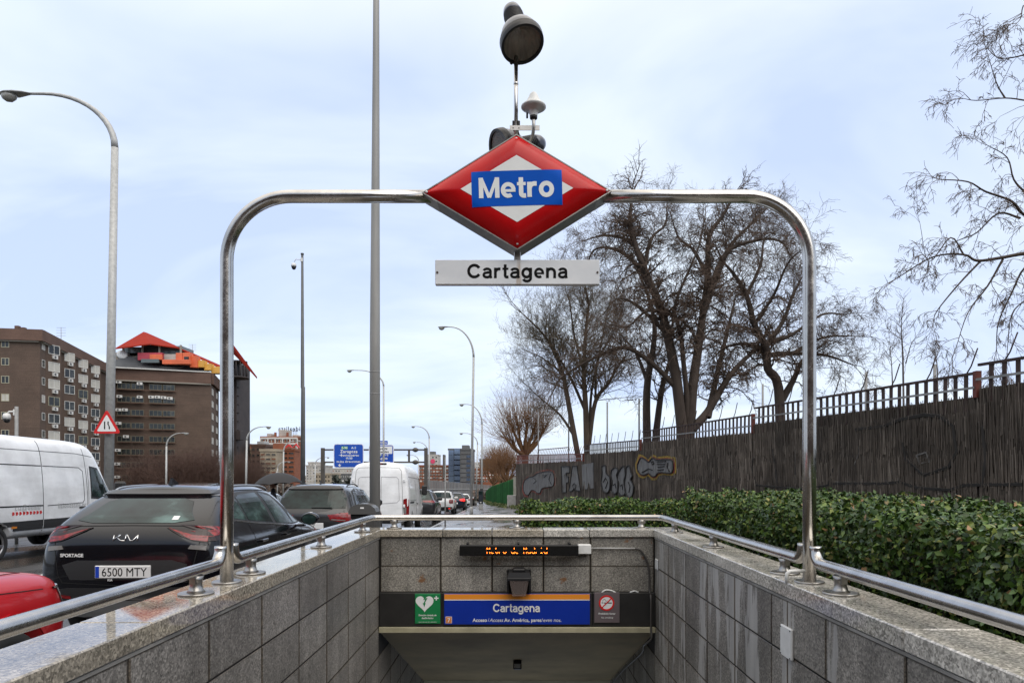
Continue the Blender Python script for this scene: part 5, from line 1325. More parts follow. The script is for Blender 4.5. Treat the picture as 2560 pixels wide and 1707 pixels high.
def hedge(label, x0, x1, y0, y1, ztop, dens, leaf, singles=0, face_sides='LBT'):
    t = empty('hedge', ((x0+x1)/2, (y0+y1)/2, pz(0, max(y0,8.4))), label, 'hedge'); o_ = np.array(t.location); zb = min(pz(0, y1), pz(0, y0))-.05
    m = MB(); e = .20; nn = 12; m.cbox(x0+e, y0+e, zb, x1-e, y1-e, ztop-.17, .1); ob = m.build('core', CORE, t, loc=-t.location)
    def und(a, b): return .045*np.sin(a*3.1+b*1.7)+.04*np.sin(a*7.3+1.3)+.03*np.sin(b*9.1)
    C = []; Nn = []
    def face(n, fn, nv):
        u, v, d = rg.rand(n), rg.rand(n), rg.rand(n)**1.6*.22; p = fn(u, v, d); C.append(p); Nn.append(np.tile(nv, (n, 1)))
    if 'L' in face_sides: n = int((y1-y0)*(ztop-zb)*dens); face(n, lambda u, v, d: np.stack([x0+d+und(y0+u*(y1-y0), v*3), y0+u*(y1-y0), zb+v*(ztop-zb)-.02], 1), (-1,0,.25))
    if 'B' in face_sides: n = int((x1-x0)*(ztop-zb)*dens); face(n, lambda u, v, d: np.stack([x0+u*(x1-x0), y0+d+und(u*5, v*3), zb+v*(ztop-zb)-.02], 1), (0,-1,.25))
    if 'T' in face_sides: n = int((x1-x0)*(y1-y0)*dens*.8); face(n, lambda u, v, d: np.stack([x0+u*(x1-x0), y0+v*(y1-y0), ztop-d+und(u*6, y0+v*(y1-y0))*.8], 1), (0,-.1,1))
    if 'F' in face_sides: n = int((x1-x0)*(ztop-zb)*dens*.3); face(n, lambda u, v, d: np.stack([x0+u*(x1-x0), y1-d, zb+v*(ztop-zb)], 1), (0,1,.2))
    C = np.concatenate(C); Nn = np.concatenate(Nn)
    if singles:
        dist = np.linalg.norm(C-np.array([0,0,1.75]), axis=1); vis = (C[:, 0]/C[:, 1] < .76) & (C[:, 1] > 2) & (C[:, 0] < x0+.12); dist[~vis] = 99
        idx = np.argsort(dist)[:singles*3]; idx = idx[rg.permutation(len(idx))[:singles]]
        me = bpy.data.meshes.new('leaf'); me.from_pydata([tuple(v*leaf) for v in LEAF], [], [tuple(dict.fromkeys(f)) for f in LF.tolist()]); me.materials.append(LFO)
        for p_ in me.polygons: p_.use_smooth = True
        for i in idx:
            o = bpy.data.objects.new('leaf', me); link(o, t); o.location = C[i]-o_+np.array([-.03, 0, 0])
            nv = Vector(Nn[i]+rg.normal(0, .45, 3)); o.rotation_euler = nv.to_track_quat('Z', 'X').to_euler(); o.rotation_euler.rotate_axis('Z', rg.rand()*6.28); o.scale = (rg.uniform(.8,1.3),)*3
        keep = np.ones(len(C), bool); keep[idx] = False; C, Nn = C[keep], Nn[keep]
    o = leaf_cloud('foliage', C-o_, Nn, leaf, LFM, t); o['kind'] = 'stuff'
    m = MB(); k = int((y1-y0+x1-x0)*26)
    for i in range(k):
        if 'L' in face_sides and rnd.random() < .7: p = Vector((x0+rnd.uniform(.05,.2), rnd.uniform(y0,y1), rnd.uniform(zb,ztop-.2))); d = Vector((-rnd.random()*.5, rnd.uniform(-.6,.6), rnd.random()))
        else: p = Vector((rnd.uniform(x0,x1), y0+rnd.uniform(.05,.2), rnd.uniform(zb,ztop-.2))); d = Vector((rnd.uniform(-.6,.6), -rnd.random()*.5, rnd.random()))
        p -= t.location; d = d.normalized()*rnd.uniform(.1,.25); j = Vector([rnd.uniform(-.03,.03) for _ in range(3)])
        m.tube([p, p+d*.5+j, p+d], [.004,.003,.0015], 3, cap=False)
    o = m.build('twigs', TWG, t, fix=False); o['kind'] = 'stuff'
    return t
hedge('clipped evergreen hedge with glossy leaves close behind the right handrail', 2.12, 3.9, .2, 8.7, 1.50, 5600, .037, 280, 'LTF')
hedge('lower trimmed hedge crossing behind the end wall of the stairwell', .12, 6.5, 12.3, 13.7, 1.235, 2400, .052, 0, 'LBT')
# weeds by the green fence
q = NB('grass tufts'); ri = q.n.new('ShaderNodeNewGeometry').outputs['Random Per Island']
GRS = q.set(Base_Color=q.ramp(ri, [(0,(.03,.06,.012)),(.6,(.09,.12,.03)),(1,(.22,.20,.07))]), Roughness=.7)
n = 5200; yy = rg.uniform(48, 130, n); xx = np.array([fencex(v) for v in yy])-.25-np.abs(rg.normal(0,.22,n)); zz = np.array([pz(a, b) for a, b in zip(xx, yy)])+rg.rand(n)*.22
o = leaf_cloud('weeds', np.stack([xx, yy, zz], 1), np.tile((0,-.5,.4), (n,1)), .16, GRS, None); o['kind'] = 'stuff'; o['label'] = 'weeds and rough grass along the foot of the green fence'; o['category'] = 'weeds'
# bench behind the hedge
t = empty('park_bench', (2.4, 20.5, pz(2.4,20.5)), 'dark green bench half hidden behind the far hedge', 'bench'); DG = pm('bench green', (.012,.035,.022), .5)
for k in range(3): m = MB(); m.cbox(-1.3,.2+k*.03,.62+k*.13,1.3,.23+k*.03,.72+k*.13,.006); m.build('back_slat', DG, t)
for k in range(3): m = MB(); m.cbox(-1.3,-.25+k*.15,.42,1.3,-.13+k*.15,.45,.006); m.build('seat_slat', DG, t)
for x in (-1.1,-.4,.4,1.1):
    m = MB(); m.cbox(x-.05,.22,0,x+.05,.27,1.04,.008); m.cbox(x-.04,-.25,0,x+.04,-.18,.42,.008); m.cbox(x-.04,-.25,.36,x+.04,.25,.418,.008); m.build('leg', DG, t)
t = empty('low_kerb_wall', (8, 14.6, 0), 'low pale kerb along the foot of the reed wall, just above the hedge', 'kerb'); 
for k in range(18):
    y0 = 9+k*1.0; m = MB(); x0, x1 = wallx(y0)-.5, wallx(y0+1)-.5
    m.add([(x0-8,y0+.005-14.6,.1),(x0-7.75,y0+.005-14.6,.1),(x1-7.75,y0+.995-14.6,.1),(x1-8,y0+.995-14.6,.1),(x0-8,y0+.005-14.6,1.22-.045*max(0,k-4)),(x0-7.75,y0+.005-14.6,1.22-.045*max(0,k-4)),(x1-7.75,y0+.995-14.6,1.22-.045*max(0,k-4)),(x1-8,y0+.995-14.6,1.22-.045*max(0,k-4))], [(0,1,2,3),(4,5,6,7),(0,1,5,4),(1,2,6,5),(2,3,7,6),(3,0,4,7)]); m.build('kerb_block', KERBM, t)
# ============================================================ bare trees
def bark(name, c): return pm(name, c, .9, var=(3,.35,(1,1,.3)), bump=(8,.6,.03,(1,1,.25)))
BK1 = bark('dark bark', (.055,.040,.031)); BK2 = bark('brown bark', (.085,.060,.040)); BK3 = bark('orange brown shoots', (.15,.075,.032)); BK4 = bark('grey bark', (.10,.085,.075))
TW1 = pm('dark twigs', (.095,.064,.046), .9); TW2 = pm('olive twigs', (.11,.085,.055), .9); TW3 = pm('orange twigs', (.19,.095,.042), .9); TW4 = pm('reddish twigs', (.085,.045,.032), .9)
class Twigs:
    """fast three-sided tubes"""
    def __init__(s): s.v = []; s.f = []
    def path(s, pts, r0, r1):
        n = len(pts)
        for i, p in enumerate(pts):
            r = r0+(r1-r0)*i/(n-1); d = (pts[min(i+1,n-1)]-pts[max(i-1,0)])
            a = d.orthogonal(); 
            if a.length < 1e-6: a = Vector((1,0,0))
            a = a.normalized()*r; 
            dn = d.normalized() if d.length > 1e-6 else Vector((0,0,1)); b = dn.cross(a)
            s.v += [p+a, p-a*.5+b*.87, p-a*.5-b*.87]
        b0 = len(s.v)-3*n
        for i in range(n-1):
            k = b0+3*i; s.f += [(k,k+1,k+4,k+3),(k+1,k+2,k+5,k+4),(k+2,k,k+3,k+5)]
    def build(s, name, mat, parent):
        return np_mesh(name, np.array([tuple(v) for v in s.v]), np.array(s.f), mat, parent)
def grow(tw, p, d, L_, r, lev, R, droop=0.0, wig=.22, kids=(5,4), up=.0, ratio=.5, nseg=5):
    pts = [p]; q_ = p; d = d.normalized(); st = L_/nseg
    for i in range(nseg):
        d = (d+Vector((R.gauss(0,wig), R.gauss(0,wig), R.gauss(0,wig)+up-droop*(i+1)/nseg))).normalized(); q_ = q_+d*st; pts.append(q_)
    tw.path(pts, r, max(r*.3, .0032))
    if lev <= 0: return
    for k in range(kids[lev-1] if lev-1 < len(kids) else 4):
        f = R.uniform(.2, 1.0); i = min(nseg-1, int(f*nseg)); b = pts[i]+(pts[i+1]-pts[i])*(f*nseg-i)
        dd = (pts[i+1]-pts[i]).normalized(); a = dd.orthogonal().normalized(); a.rotate(Matrix.Rotation(R.uniform(0,6.28), 3, dd))
        grow(tw, b, dd*.75+a*R.uniform(.5,1.1), L_*ratio*R.uniform(.6,1.2), max(r*.5,.0045), lev-1, R, droop, wig, kids, up, ratio, max(3, nseg-1))
def tree(label, base, Y, limbs, conv, r0, bmat, tmat, group=None, spread=2.0, seed=1, side=(26, 1.8, 2), droop=.15, up=.05, kids=(6,5), wig=.24, zb=None, tip=True, name='bare_tree', smin=.25):
    R = random.Random(seed); bp = P(*conv(*base), Y); z0 = zb if zb is not None else bp.z-1.0
    t = empty(name, (bp.x, Y, z0), label, 'tree', group); tl = -Vector(t.location); tk = MB(); tw = Twigs(); li = MB()
    for n_, (rr, pts) in enumerate(limbs):
        dy = R.uniform(-spread, spread); m_ = len(pts); w3 = []
        for i, (x, y) in enumerate(pts):
            yy_ = Y+dy*(i/(m_-1))**1.1; w3.append(P(*conv(x, y), yy_)+tl)
        if rr >= .9: w3[0] = Vector((w3[0].x, w3[0].y, -.3)) if w3[0].z > -.2 else w3[0]; 
        cur = hermite(w3, 4); nn = len(cur); ra = r0*rr; rad = [ra*(1-.80*(i/(nn-1))**.9) for i in range(nn)]
        (tk if rr >= .9 else li).tube(cur, rad, 8 if rr >= .9 else 6, cap=False)
        Lt = sum((b-a).length for a, b in zip(cur, cur[1:])); cnt = int(side[0]*Lt/6)
        for k in range(cnt):
            f = R.uniform(smin, 1); i = min(nn-2, int(f*(nn-1))); a, b = cur[i], cur[i+1]; dd = (b-a).normalized(); o_ = dd.orthogonal().normalized(); o_.rotate(Matrix.Rotation(R.uniform(0,6.28), 3, dd))
            grow(tw, a.lerp(b, R.random()), dd*.5+o_*.9+Vector((0,0,.15)), side[1]*R.uniform(.55,1.3)*(1.15-.45*f), max(.0075, rad[i]*.28), side[2], R, droop, wig, kids, up)
        if tip: 
            for k in range(3): grow(tw, cur[-1], (cur[-1]-cur[-3]), side[1]*1.1, rad[-1]*.7, side[2], R, droop, wig, kids, up)
    tk.build('trunk', bmat, t); 
    if li.v: li.build('limbs', bmat, t)
    o = tw.build('crown', tmat, t); return t
c2 = lambda x, y: (1280+x/2.063, 350+(y+max(0, 520-y)*.30)/2.063)
tree('tall dark bare tree with many rising limbs behind the wall, right of the name plate', (900,1500), 30, [
 (1.0, [(900,1500),(850,1250),(800,1000),(760,850),(680,660),(620,480),(610,330),(622,180)]), (.95, [(905,1490),(930,1300),(960,1080),(985,900),(1010,700),(1015,500),(1080,350),(1130,230)]),
 (.5, [(905,1440),(900,1300),(885,1150),(870,1000),(840,900),(850,820),(900,700),(960,560),(990,400)]), (.5, [(985,900),(1080,650),(1130,540),(1230,400),(1300,300),(1360,230)]),
 (.8, [(930,1490),(1010,1400),(1100,1250),(1180,1150),(1290,1060),(1400,1010)]), (.6, [(1010,1430),(1060,1200),(1120,950),(1150,820)]),
 (.5, [(870,1300),(720,1150),(580,1070),(430,1120),(260,1220),(210,1300)]), (.45, [(760,850),(640,640),(520,560),(420,570),(380,680)]), (.4, [(700,640),(600,520),(480,480),(370,520)]),
 (.45, [(985,900),(1090,600),(1250,520),(1380,520),(1440,600)]), (.4, [(680,660),(720,500),(790,400),(800,240)]), (.35, [(1010,700),(930,560),(860,500),(820,330)]), (.35, [(840,900),(700,880),(600,960),(500,950)]), (.35, [(800,1000),(640,850),(540,820),(470,900)])],
 c2, .27, BK1, TW1, 'bare trees behind the reed wall', 2.6, 11, (60, 1.35, 2), .20, .03, (6,6), .24, zb=2.2)
tree('bare tree with two leaning stems growing just left of the tallest tree', (705,1500), 33, [
 (1.0, [(700,1500),(695,1300),(725,1100),(735,950),(700,800),(660,700)]), (.9, [(720,1490),(770,1300),(810,1150),(820,1000)]), (.5, [(700,1250),(640,1100),(560,1000)])],
 c2, .22, BK1, TW1, 'bare trees behind the reed wall', 1.5, 12, (24, 1.7, 2), .15, .03, (6,5), .26, zb=2.1)
tree('dark spreading bare tree rising above the railing beside the right arch post', (1390,1470), 24, [
 (1.0, [(1390,1470),(1375,1280),(1320,1180),(1310,1070),(1250,950),(1210,800),(1150,700),(1100,640)]), (.7, [(1392,1340),(1450,1240),(1490,1150),(1540,1100)]),
 (.5, [(1310,1070),(1400,930),(1450,800),(1500,700)]), (.5, [(1320,1110),(1450,1100),(1620,1110),(1760,1160)]), (.4, [(1315,1080),(1200,1050),(1100,1070),(1030,1130)]),
 (.45, [(1350,1040),(1450,1000),(1600,900),(1720,900)]), (.35, [(1210,800),(1280,650),(1300,520),(1350,460)]), (.35, [(1450,1100),(1600,1020),(1760,1010)]), (.35,[(1250,950),(1350,800),(1420,640),(1500,560)])],
 c2, .20, BK1, TW1, 'bare trees behind the reed wall', 1.8, 13, (56, 1.2, 2), .2, .04, (7,6), .27, zb=2.2)
tree('paler olive bare tree with fan of upright limbs below the name plate', (380,1570), 41, [
 (1.0, [(390,1580),(380,1380),(370,1200),(380,1000),(395,850),(380,780)]), (.9, [(360,1570),(290,1350),(260,1200),(210,1080),(160,1000),(60,900)]), (.5, [(380,1400),(300,1220),(230,1100),(190,1000),(200,850)]),
 (.8, [(395,1570),(430,1350),(500,1250),(560,1150),(650,1120)]), (.5, [(400,1500),(410,1300),(450,1100),(480,950),(500,850)]), (.5, [(330,1540),(250,1420),(170,1350),(100,1290)]), (.4,[(370,1200),(320,1000),(300,850),(280,780)]), (.4,[(430,1350),(440,1150),(520,1000),(560,900)]), (.35,[(260,1200),(150,1120),(60,1080)])],
 c2, .20, BK2, TW2, 'bare trees behind the reed wall', 2.6, 14, (48, 2.2, 2), .02, .12, (6,6), .2, zb=1.9)
c4 = lambda x, y: (2060+(x+max(0, 900-x)*.10)/1.65, y/1.65)
tree('drooping bare tree reaching into the picture from the right edge', (1080,1560), 14, [
 (1.0, [(1120,1650),(1110,1300),(1100,1000),(1060,700),(1020,300),(960,-50)]), (.42, [(1100,1080),(950,1040),(825,1045),(700,1065),(600,1075),(540,1050),(400,1060),(230,1150)]), (.36, [(1080,920),(950,910),(825,890),(760,830),(640,790),(560,750),(430,740)]),
 (.3, [(1070,830),(900,850),(825,795),(770,740),(740,650),(650,600)]), (.2, [(1040,480),(930,430),(825,415),(730,405),(600,415),(530,405)]), (.2, [(1000,260),(900,205),(825,225),(750,240),(690,235),(640,190)]), (.16, [(730,405),(690,340),(640,190)]),
 (.2, [(720,1070),(650,1180),(560,1290),(500,1450)]), (.25, [(950,1050),(825,1100),(760,1210),(700,1330),(690,1450)]), (.2, [(620,1075),(520,1170),(420,1280),(400,1330)]), (.25, [(1100,1200),(900,1220),(825,1240),(760,1300),(740,1450)]), (.16, [(980,100),(830,20),(800,80),(750,125)]), (.2, [(800,900),(700,880),(600,960),(520,990),(400,1040)]), (.16,[(540,1050),(480,980),(380,1080),(340,920)])],
 c4, .12, BK1, TW1, 'bare trees behind the reed wall', .9, 15, (25, .62, 2), .30, .0, (5,4), .17, zb=2.2, smin=.15)
tree('slender bare sapling standing alone against the sky beyond the railing', (265,1565), 20, [(1.0, [(268,1600),(262,1480),(255,1380),(258,1300)]), (.6, [(215,1600),(210,1500),(200,1400)]), (.5,[(275,1500),(300,1420),(330,1380)])],
 c4, .035, BK4, TW1, 'bare trees behind the reed wall', .4, 16, (44, .55, 1), .0, .15, (4,3), .15, zb=2.6)
tree('faint bare sapling between the lone sapling and the drooping tree', (420,1565), 22, [(1.0, [(425,1600),(420,1530),(410,1470)]), (.6, [(470,1600),(475,1520),(485,1480)])],
 c4, .03, BK4, TW2, 'bare trees behind the reed wall', .4, 17, (40, .5, 1), .0, .15, (4,3), .15, zb=2.6)
# pollard with orange shoots
c1 = lambda x, y: (1160+x/3.266, 800+y/3.266)
def pollard(label, base, stubs, Y, conv, seed, r0, Ls, nsh, bm_, tm_, zb, grp=None, fan=1.0, cx=None, name='pollarded_tree'):
    R = random.Random(seed); bp = P(*conv(*base), Y); t = empty(name, (bp.x, Y, zb), label, 'tree', grp); tl = -Vector(t.location); tk = MB(); li = MB(); tw = Twigs()
    b0 = bp+tl; tk.tube([Vector((b0.x, b0.y, -.2)), b0+Vector((0,0,-.1)), b0+Vector((0,0,.15))], [r0*1.2, r0, r0*.8], 8)
    for sx_, sy_ in stubs:
        e = P(*conv(sx_, sy_), Y+R.uniform(-1.5,1.5))+tl; mid = b0.lerp(e, .55)+Vector((R.uniform(-.2,.2),0,-.15)); li.tube(hermite([b0, mid, e], 4), [r0*.6]*5+[r0*.4]*4, 6)
        for k in range(nsh):
            u = (e-b0).normalized(); d = u*R.uniform(.4,1.0)+Vector((R.gauss(0,.6)*fan, R.gauss(0,.6), R.uniform(-.15,1.1)))
            b = e.lerp(mid, R.random()*.6); tw_l = Ls*R.uniform(.45,1.1)
            grow(tw, b, d, tw_l, .016, 1, R, -.12, .07, (3,), .0, .35, 5)
    tk.build('trunk', bm_, t); li.build('limbs', bm_, t); tw.build('crown', tm_, t); return t
pollard('pollarded tree with orange brown shoots fanning up beside the slim lamp post', (500,1110), [(390,880),(450,880),(515,870),(580,880),(400,1000),(600,950),(340,960),(650,900),(540,990)], 62, c1, 21, .30, 4.2, 62, BK3, TW3, -.2)
for i, (bx_, by_, Y_, lb) in enumerate(((300,1330,85,'orange brown bare tree over the green fence, nearest of the fence row'), (240,1340,98,'smaller orange brown bare tree farther along the green fence'), (350,1330,74,'rusty bare tree close against the end of the reed wall'))):
    pollard(lb, (bx_,by_), [(bx_-60,by_-150),(bx_-20,by_-190),(bx_+30,by_-170),(bx_+60,by_-130),(bx_,by_-110),(bx_-70,by_-90),(bx_+50,by_-60)], Y_, c1, 30+i, .2, 3.0, 56, BK3, TW3, gz(Y_)+.3, 'orange brown trees along the green fence')
# brown scrub in front of the apartment blocks
SHR = [(352,1150,84,'leftmost'),(388,1135,88,'second'),(432,1130,80,'third'),(478,1128,86,'fourth'),(520,1130,82,'fifth'),(562,1135,88,'sixth'),(600,1140,84,'seventh'),(636,1150,92,'rightmost')]
for i, (px, py, Y_, nm) in enumerate(SHR):
    R = random.Random(50+i); b = P(px, 1212, Y_); zb = gz(Y_)-.3; t = empty('bare_shrub', (b.x, Y_, zb), 'reddish brown bare tree in the scrub below the brick blocks, %s from the left' % {'leftmost':'first','rightmost':'eighth'}.get(nm, nm), 'tree', 'reddish bare trees below the brick blocks')
    top = P(px, py-22, Y_).z-zb; tw = Twigs(); tk = MB(); tk.tube([(0,0,0),(.05,0,top*.25),(0,.1,top*.4)], [.14,.11,.08], 6)
    for k in range(150):
        h0 = R.uniform(.08,.5)*top; a = R.uniform(0,6.28); d = Vector((math.cos(a)*R.uniform(.3,1.3), math.sin(a)*R.uniform(.3,1), R.uniform(.5,1.3)))
        grow(tw, Vector((R.gauss(0,.6), R.gauss(0,.6), h0)), d, (top-h0)*R.uniform(.55,.85), .022, 2, R, -.02, .14, (4,4), .05, .45, 4)
    tk.build('trunk', BK2, t); tw.build('crown', TW4, t)
# fence posts behind the wall
CRF = lambda x, y: (1160+x/3.266, 800+y/3.266); CR3 = lambda x, y: (1600+x/2.45, 820+y/2.45)
posts = [(CRF(607,735),49),(CRF(855,700),44),(CRF(1170,670),39),(CRF(1430,640),35),(CR3(752,342),22),(CR3(1385,270),17.5),(CR3(1806,222),15.5)]
pp = []
for i, ((px, py), Y_) in enumerate(posts):
    p = P(px, py, Y_); zb = 1.6; nm = ['leftmost, beside the orange pollard','second from the left','third from the left','fourth, in front of the tallest tree','fifth, left of the right arch post','sixth, just right of the arch post','seventh, nearest the right edge'][i]
    t = empty('court_fence_post', (p.x, p.y, zb), 'grey steel fence post standing above the railing, '+nm, 'post', 'grey fence posts behind the railing'); m = MB(); m.tube([(0,0,0),(0,0,p.z-zb)], .045 if Y_ > 30 else .035, 8); m.build('tube', GALV_D, t); pp.append((p, zb))
for k, (f0) in enumerate((.99, .55)):
    a, b = pp[0][0], pp[1][0]; t = empty('fence_crossbar', (a.x, a.y, a.z*f0), 'thin crossbar between the two leftmost grey posts, '+('upper' if k == 0 else 'lower'), 'crossbar'); m = MB(); m.tube([Vector((0,0,0)), Vector((b.x-a.x, b.y-a.y, 0))], .03, 6); m.build('tube', GALV_D, t)
# ============================================================ lamp posts and masts
HEADG = pm('lamp head grey', (.30,.31,.31), .4, .3); BOWL = pm('lamp bowl', (.30,.29,.26), .15, .1)
def street_lamp(label, base, Y, top_y, head, rb, rt=None, hs=.45, group='street lamps along the avenue', topx=None, curve=.5, mat=GALV):
    bp = P(base, 1200, Y); x0 = bp.x; zb = gz(Y)+.1; rt = rt or rb*.45
    t = empty('street_lamp', (x0, Y, zb), label, 'street lamp', group)
    hx = P(head[0], head[1], Y); xt = P(topx or base, top_y, Y).x-x0; zt = P(0, top_y, Y).z-zb
    hxr = hx.x-x0; hz = hx.z-zb; s_ = 1 if hxr > xt else -1; span = abs(hxr-xt)
    m = MB(); m.lathe([(rb*1.3,0),(rb*1.3,.5),(rb,.55)], 12); m.tube([(0,0,.5),(xt,0,zt)], [rb, (rb+rt)*.5], 14); m.build('pole', mat, t)
    pts = [(xt,0,zt)]; rx = span*curve*1.0; 
    for k in range(1, 13):
        a = k/12*math.pi/2; pts.append((xt+s_*rx*(1-math.cos(a)), 0, zt+(hz+.02-zt)*math.sin(a)))
    pts.append((hxr-s_*hs*.8, 0, hz+.02))
    m = MB(); m.tube(pts, [(rb+rt)*.5+(rt*.55-(rb+rt)*.5)*i/(len(pts)-1) for i in range(len(pts))], 10); m.build('arm', mat, t)
    M = T(hxr, 0, hz)@Matrix.Diagonal((s_, 1, 1, 1))
    m = MB(); n = 10; vs = []; sec = [(-1.0,.05,.02,.02),(-.55,.13,.07,.02),(0,.20,.11,.0),(.5,.19,.10,.0),(.85,.12,.06,.0),(.98,.03,.02,.01)]
    for (u, w_, h, o_) in sec:
        for k in range(n):
            a = math.pi*2*k/n; vs.append(M@Vector((u*hs, w_*hs*2*math.cos(a), (h*hs*1.6*max(0, math.sin(a))-.02*hs*2*max(0,-math.sin(a)))+o_)))
    fs = [(i*n+k, i*n+(k+1)%n, (i+1)*n+(k+1)%n, (i+1)*n+k) for i in range(len(sec)-1) for k in range(n)]+[tuple(range(n)), tuple((len(sec)-1)*n+k for k in range(n))]
    m.add(vs, fs, 0, True); hd = m.build('lamp_head', HEADG, t)
    bm = bmesh.new(); bmesh.ops.create_icosphere(bm, subdivisions=2, radius=1)
    for v in bm.verts: v.co = M@Vector((v.co.x*.50*hs+.38*hs, v.co.y*.34*hs, min(v.co.z, .05)*.46*hs-.01))
    me = bpy.data.meshes.new('bowl'); bm.to_mesh(me); bm.free(); me.materials.append(BOWL)
    for p_ in me.polygons: p_.use_smooth = True
    link(bpy.data.objects.new('bowl', me), hd); return t
street_lamp('big curved street lamp at far left carrying the triangular warning sign', 270, 23, 370, (38, 236), .155, .075, .55, topx=287, curve=.72)
street_lamp('curved street lamp on the pavement right of the row of parked cars', 1178, 41.5, 893, (1110, 818), .085, .05, .38, topx=1184, curve=.78)
street_lamp('second curved lamp on the pavement, its head left of the tall nearer one', 1204, 62, 1060, (1158, 1011), .09, .05, .38, topx=1205, curve=.8)
street_lamp('third curved lamp on the pavement, rising behind the parking meter', 1190, 78, 1110, (1156, 1083), .09, .05, .36, topx=1194, curve=.8)
street_lamp('curved lamp whose post rises behind the thick mast and white van', 959, 62, 965, (878, 926), .10, .06, .42, topx=959, curve=.75)
street_lamp('curved lamp over the right end of the blue gantry, the taller of the pair', 1073, 92, 1095, (1036, 1066), .12, .07, .45, topx=1073, curve=.8)
street_lamp('curved lamp over the right end of the blue gantry, the lower of the pair', 1069, 120, 1125, (1038, 1105), .12, .07, .45, topx=1068, curve=.8)
street_lamp('curved lamp on the far carriageway just right of the left arch post', 614, 62, 1100, (667, 1067), .10, .06, .42, topx=617, curve=.8)
street_lamp('curved lamp in front of the second brick block', 415, 58, 1115, (461, 1083), .085, .05, .38, topx=416, curve=.8, mat=GALV)
street_lamp('curved lamp in front of the orange brick tower', 707, 95, 1128, (745, 1102), .12, .07, .42, topx=709, curve=.8)
street_lamp('tiny curved lamp left of the gantry sign', 787, 118, 1160, (818, 1143), .12, .07, .42, topx=788, curve=.8)
street_lamp('tiny curved lamp above the black umbrella', 693, 112, 1170, (720, 1154), .12, .07, .42, topx=694, curve=.8)
street_lamp('tiny curved lamp between the gantry uprights', 1046, 140, 1150, (1021, 1137), .14, .08, .45, topx=1046, curve=.8)
# thick mast behind the litter bin
t = empty('lighting_mast', (-2.48, 12, pz(-2.48,12)), 'very tall thick tapering grey mast left of the Metro sign', 'mast')
m = MB(); m.tube([(0,0,0),(.0,0,4),(.02,0,9),(.04,0,16)], [.095,.088,.058,.03], 20); m.build('pole', pm('grey painted mast', (.27,.265,.25), .5, .1, var=(1.4,.16,(3,3,.5)), bump=(30,.1,.003)), t)
m = MB(); m.lathe([(.17,0),(.17,.02)], 20); m.build('base_plate', GALV, t)
for z in (3.4, 3.02): m = MB(); m.lathe([(.093,z),(.093,z+.012)], 16); m.build('band', GALV_D, t)
# cctv mast
t = empty('camera_mast', (P(757,1200,50).x, 50, gz(50)), 'tall dark mast with a small dome camera at its top', 'mast')
zt = P(756,636,50).z-gz(50); m = MB(); m.tube([(0,0,0),(.02,0,9.2),(-.02,0,9.25),(-.04,0,zt)], [.185,.15,.14,.085], 14); m.lathe([(.12,zt-.02),(.12,zt+.08)], 10, M=T(-.04,0,0)); m.build('pole', pm('dark grey mast', (.085,.088,.088), .6, var=(1.5,.25)), t)
m = MB(); m.tube([(-.05,0,zt-.4),(-.5,0,zt-.35),(-.64,0,zt-.55)], .03, 6); m.cbox(-.16,-.1,zt-.55,.02,.1,zt-.28,.02); m.build('bracket', WHT, t)
m = MB(); m.lathe([(.02,.24),(.16,.18),(.19,.05),(.19,-.05)], 14, M=T(-.66,0,zt-.85)); cm = m.build('camera', WHT, t); m = MB(); m.lathe([(.17,-.05),(.15,-.17),(.08,-.25),(.01,-.27)], 14, M=T(-.66,0,zt-.85)); m.build('dome', BLK, cm)
# camera post at far left
t = empty('camera_post', (P(41,1200,19).x, 19, gz(19)), 'grey post with a white dome camera rising behind the dirty white van', 'camera')
zt = P(41,1016,19).z-gz(19); m = MB(); m.tube([(0,0,0),(0,0,zt)], .045, 10); m.build('post', GALV_D, t)
m = MB(); m.tube([(-.02,0,zt-.14),(-.2,0,zt-.14),(-.25,0,zt-.2)], .025, 8); m.cbox(-.07,-.05,zt-.25,-.03,.05,zt-.08,.01); m.build('bracket', WHT, t)
m = MB(); m.lathe([(.02,.12),(.08,.10),(.10,.03),(.10,-.05)], 16, M=T(-.27,0,zt-.3)); cm = m.build('camera', WHT, t); m = MB(); m.lathe([(.085,-.05),(.07,-.12),(.03,-.15),(.005,-.155)], 14, M=T(-.27,0,zt-.3)); m.build('dome', BLK, cm)
# warning triangle
t = empty('warning_sign', P(267,1063,22.7), 'red bordered triangular road narrows sign on the big left lamp post', 'sign')
def rtri(s_, r, n=4):
    out_ = []; h = s_*math.sqrt(3)/2; cs = [(-s_/2,-h/3),(s_/2,-h/3),(0,2*h/3)]
    for (x, z) in cs:
        a0 = math.atan2(z, x); L_ = math.hypot(x, z)-2*r; 
        for k in range(n+1):
            a = a0+(k/n-.5)*math.radians(120); out_.append((math.cos(a0)*L_+r*math.cos(a), math.sin(a0)*L_+r*math.sin(a)))
    return out_
m = MB(); m.prism(rtri(.93,.05), -.012, .0); m.build('plate', RED, t); m = MB(); m.prism(rtri(.66,.03), -.015, -.0125, M=T(0,0,-.01)); m.build('white_field', TXW, t)
m = MB(); m.box(-.085,-.0175,-.125,-.045,-.0155,.13, M=None); m.prism([(.03,.13),(.07,.13),(.07,.02),(.11,-.04),(.11,-.125),(.07,-.125),(.07,-.03),(.03,.03)], -.0175, -.0155); m.build('symbol', TXK, t)
m = MB(); m.cbox(-.06,.0,-.12,.06,.06,.1,.01); m.build('bracket', GALV_D, t)
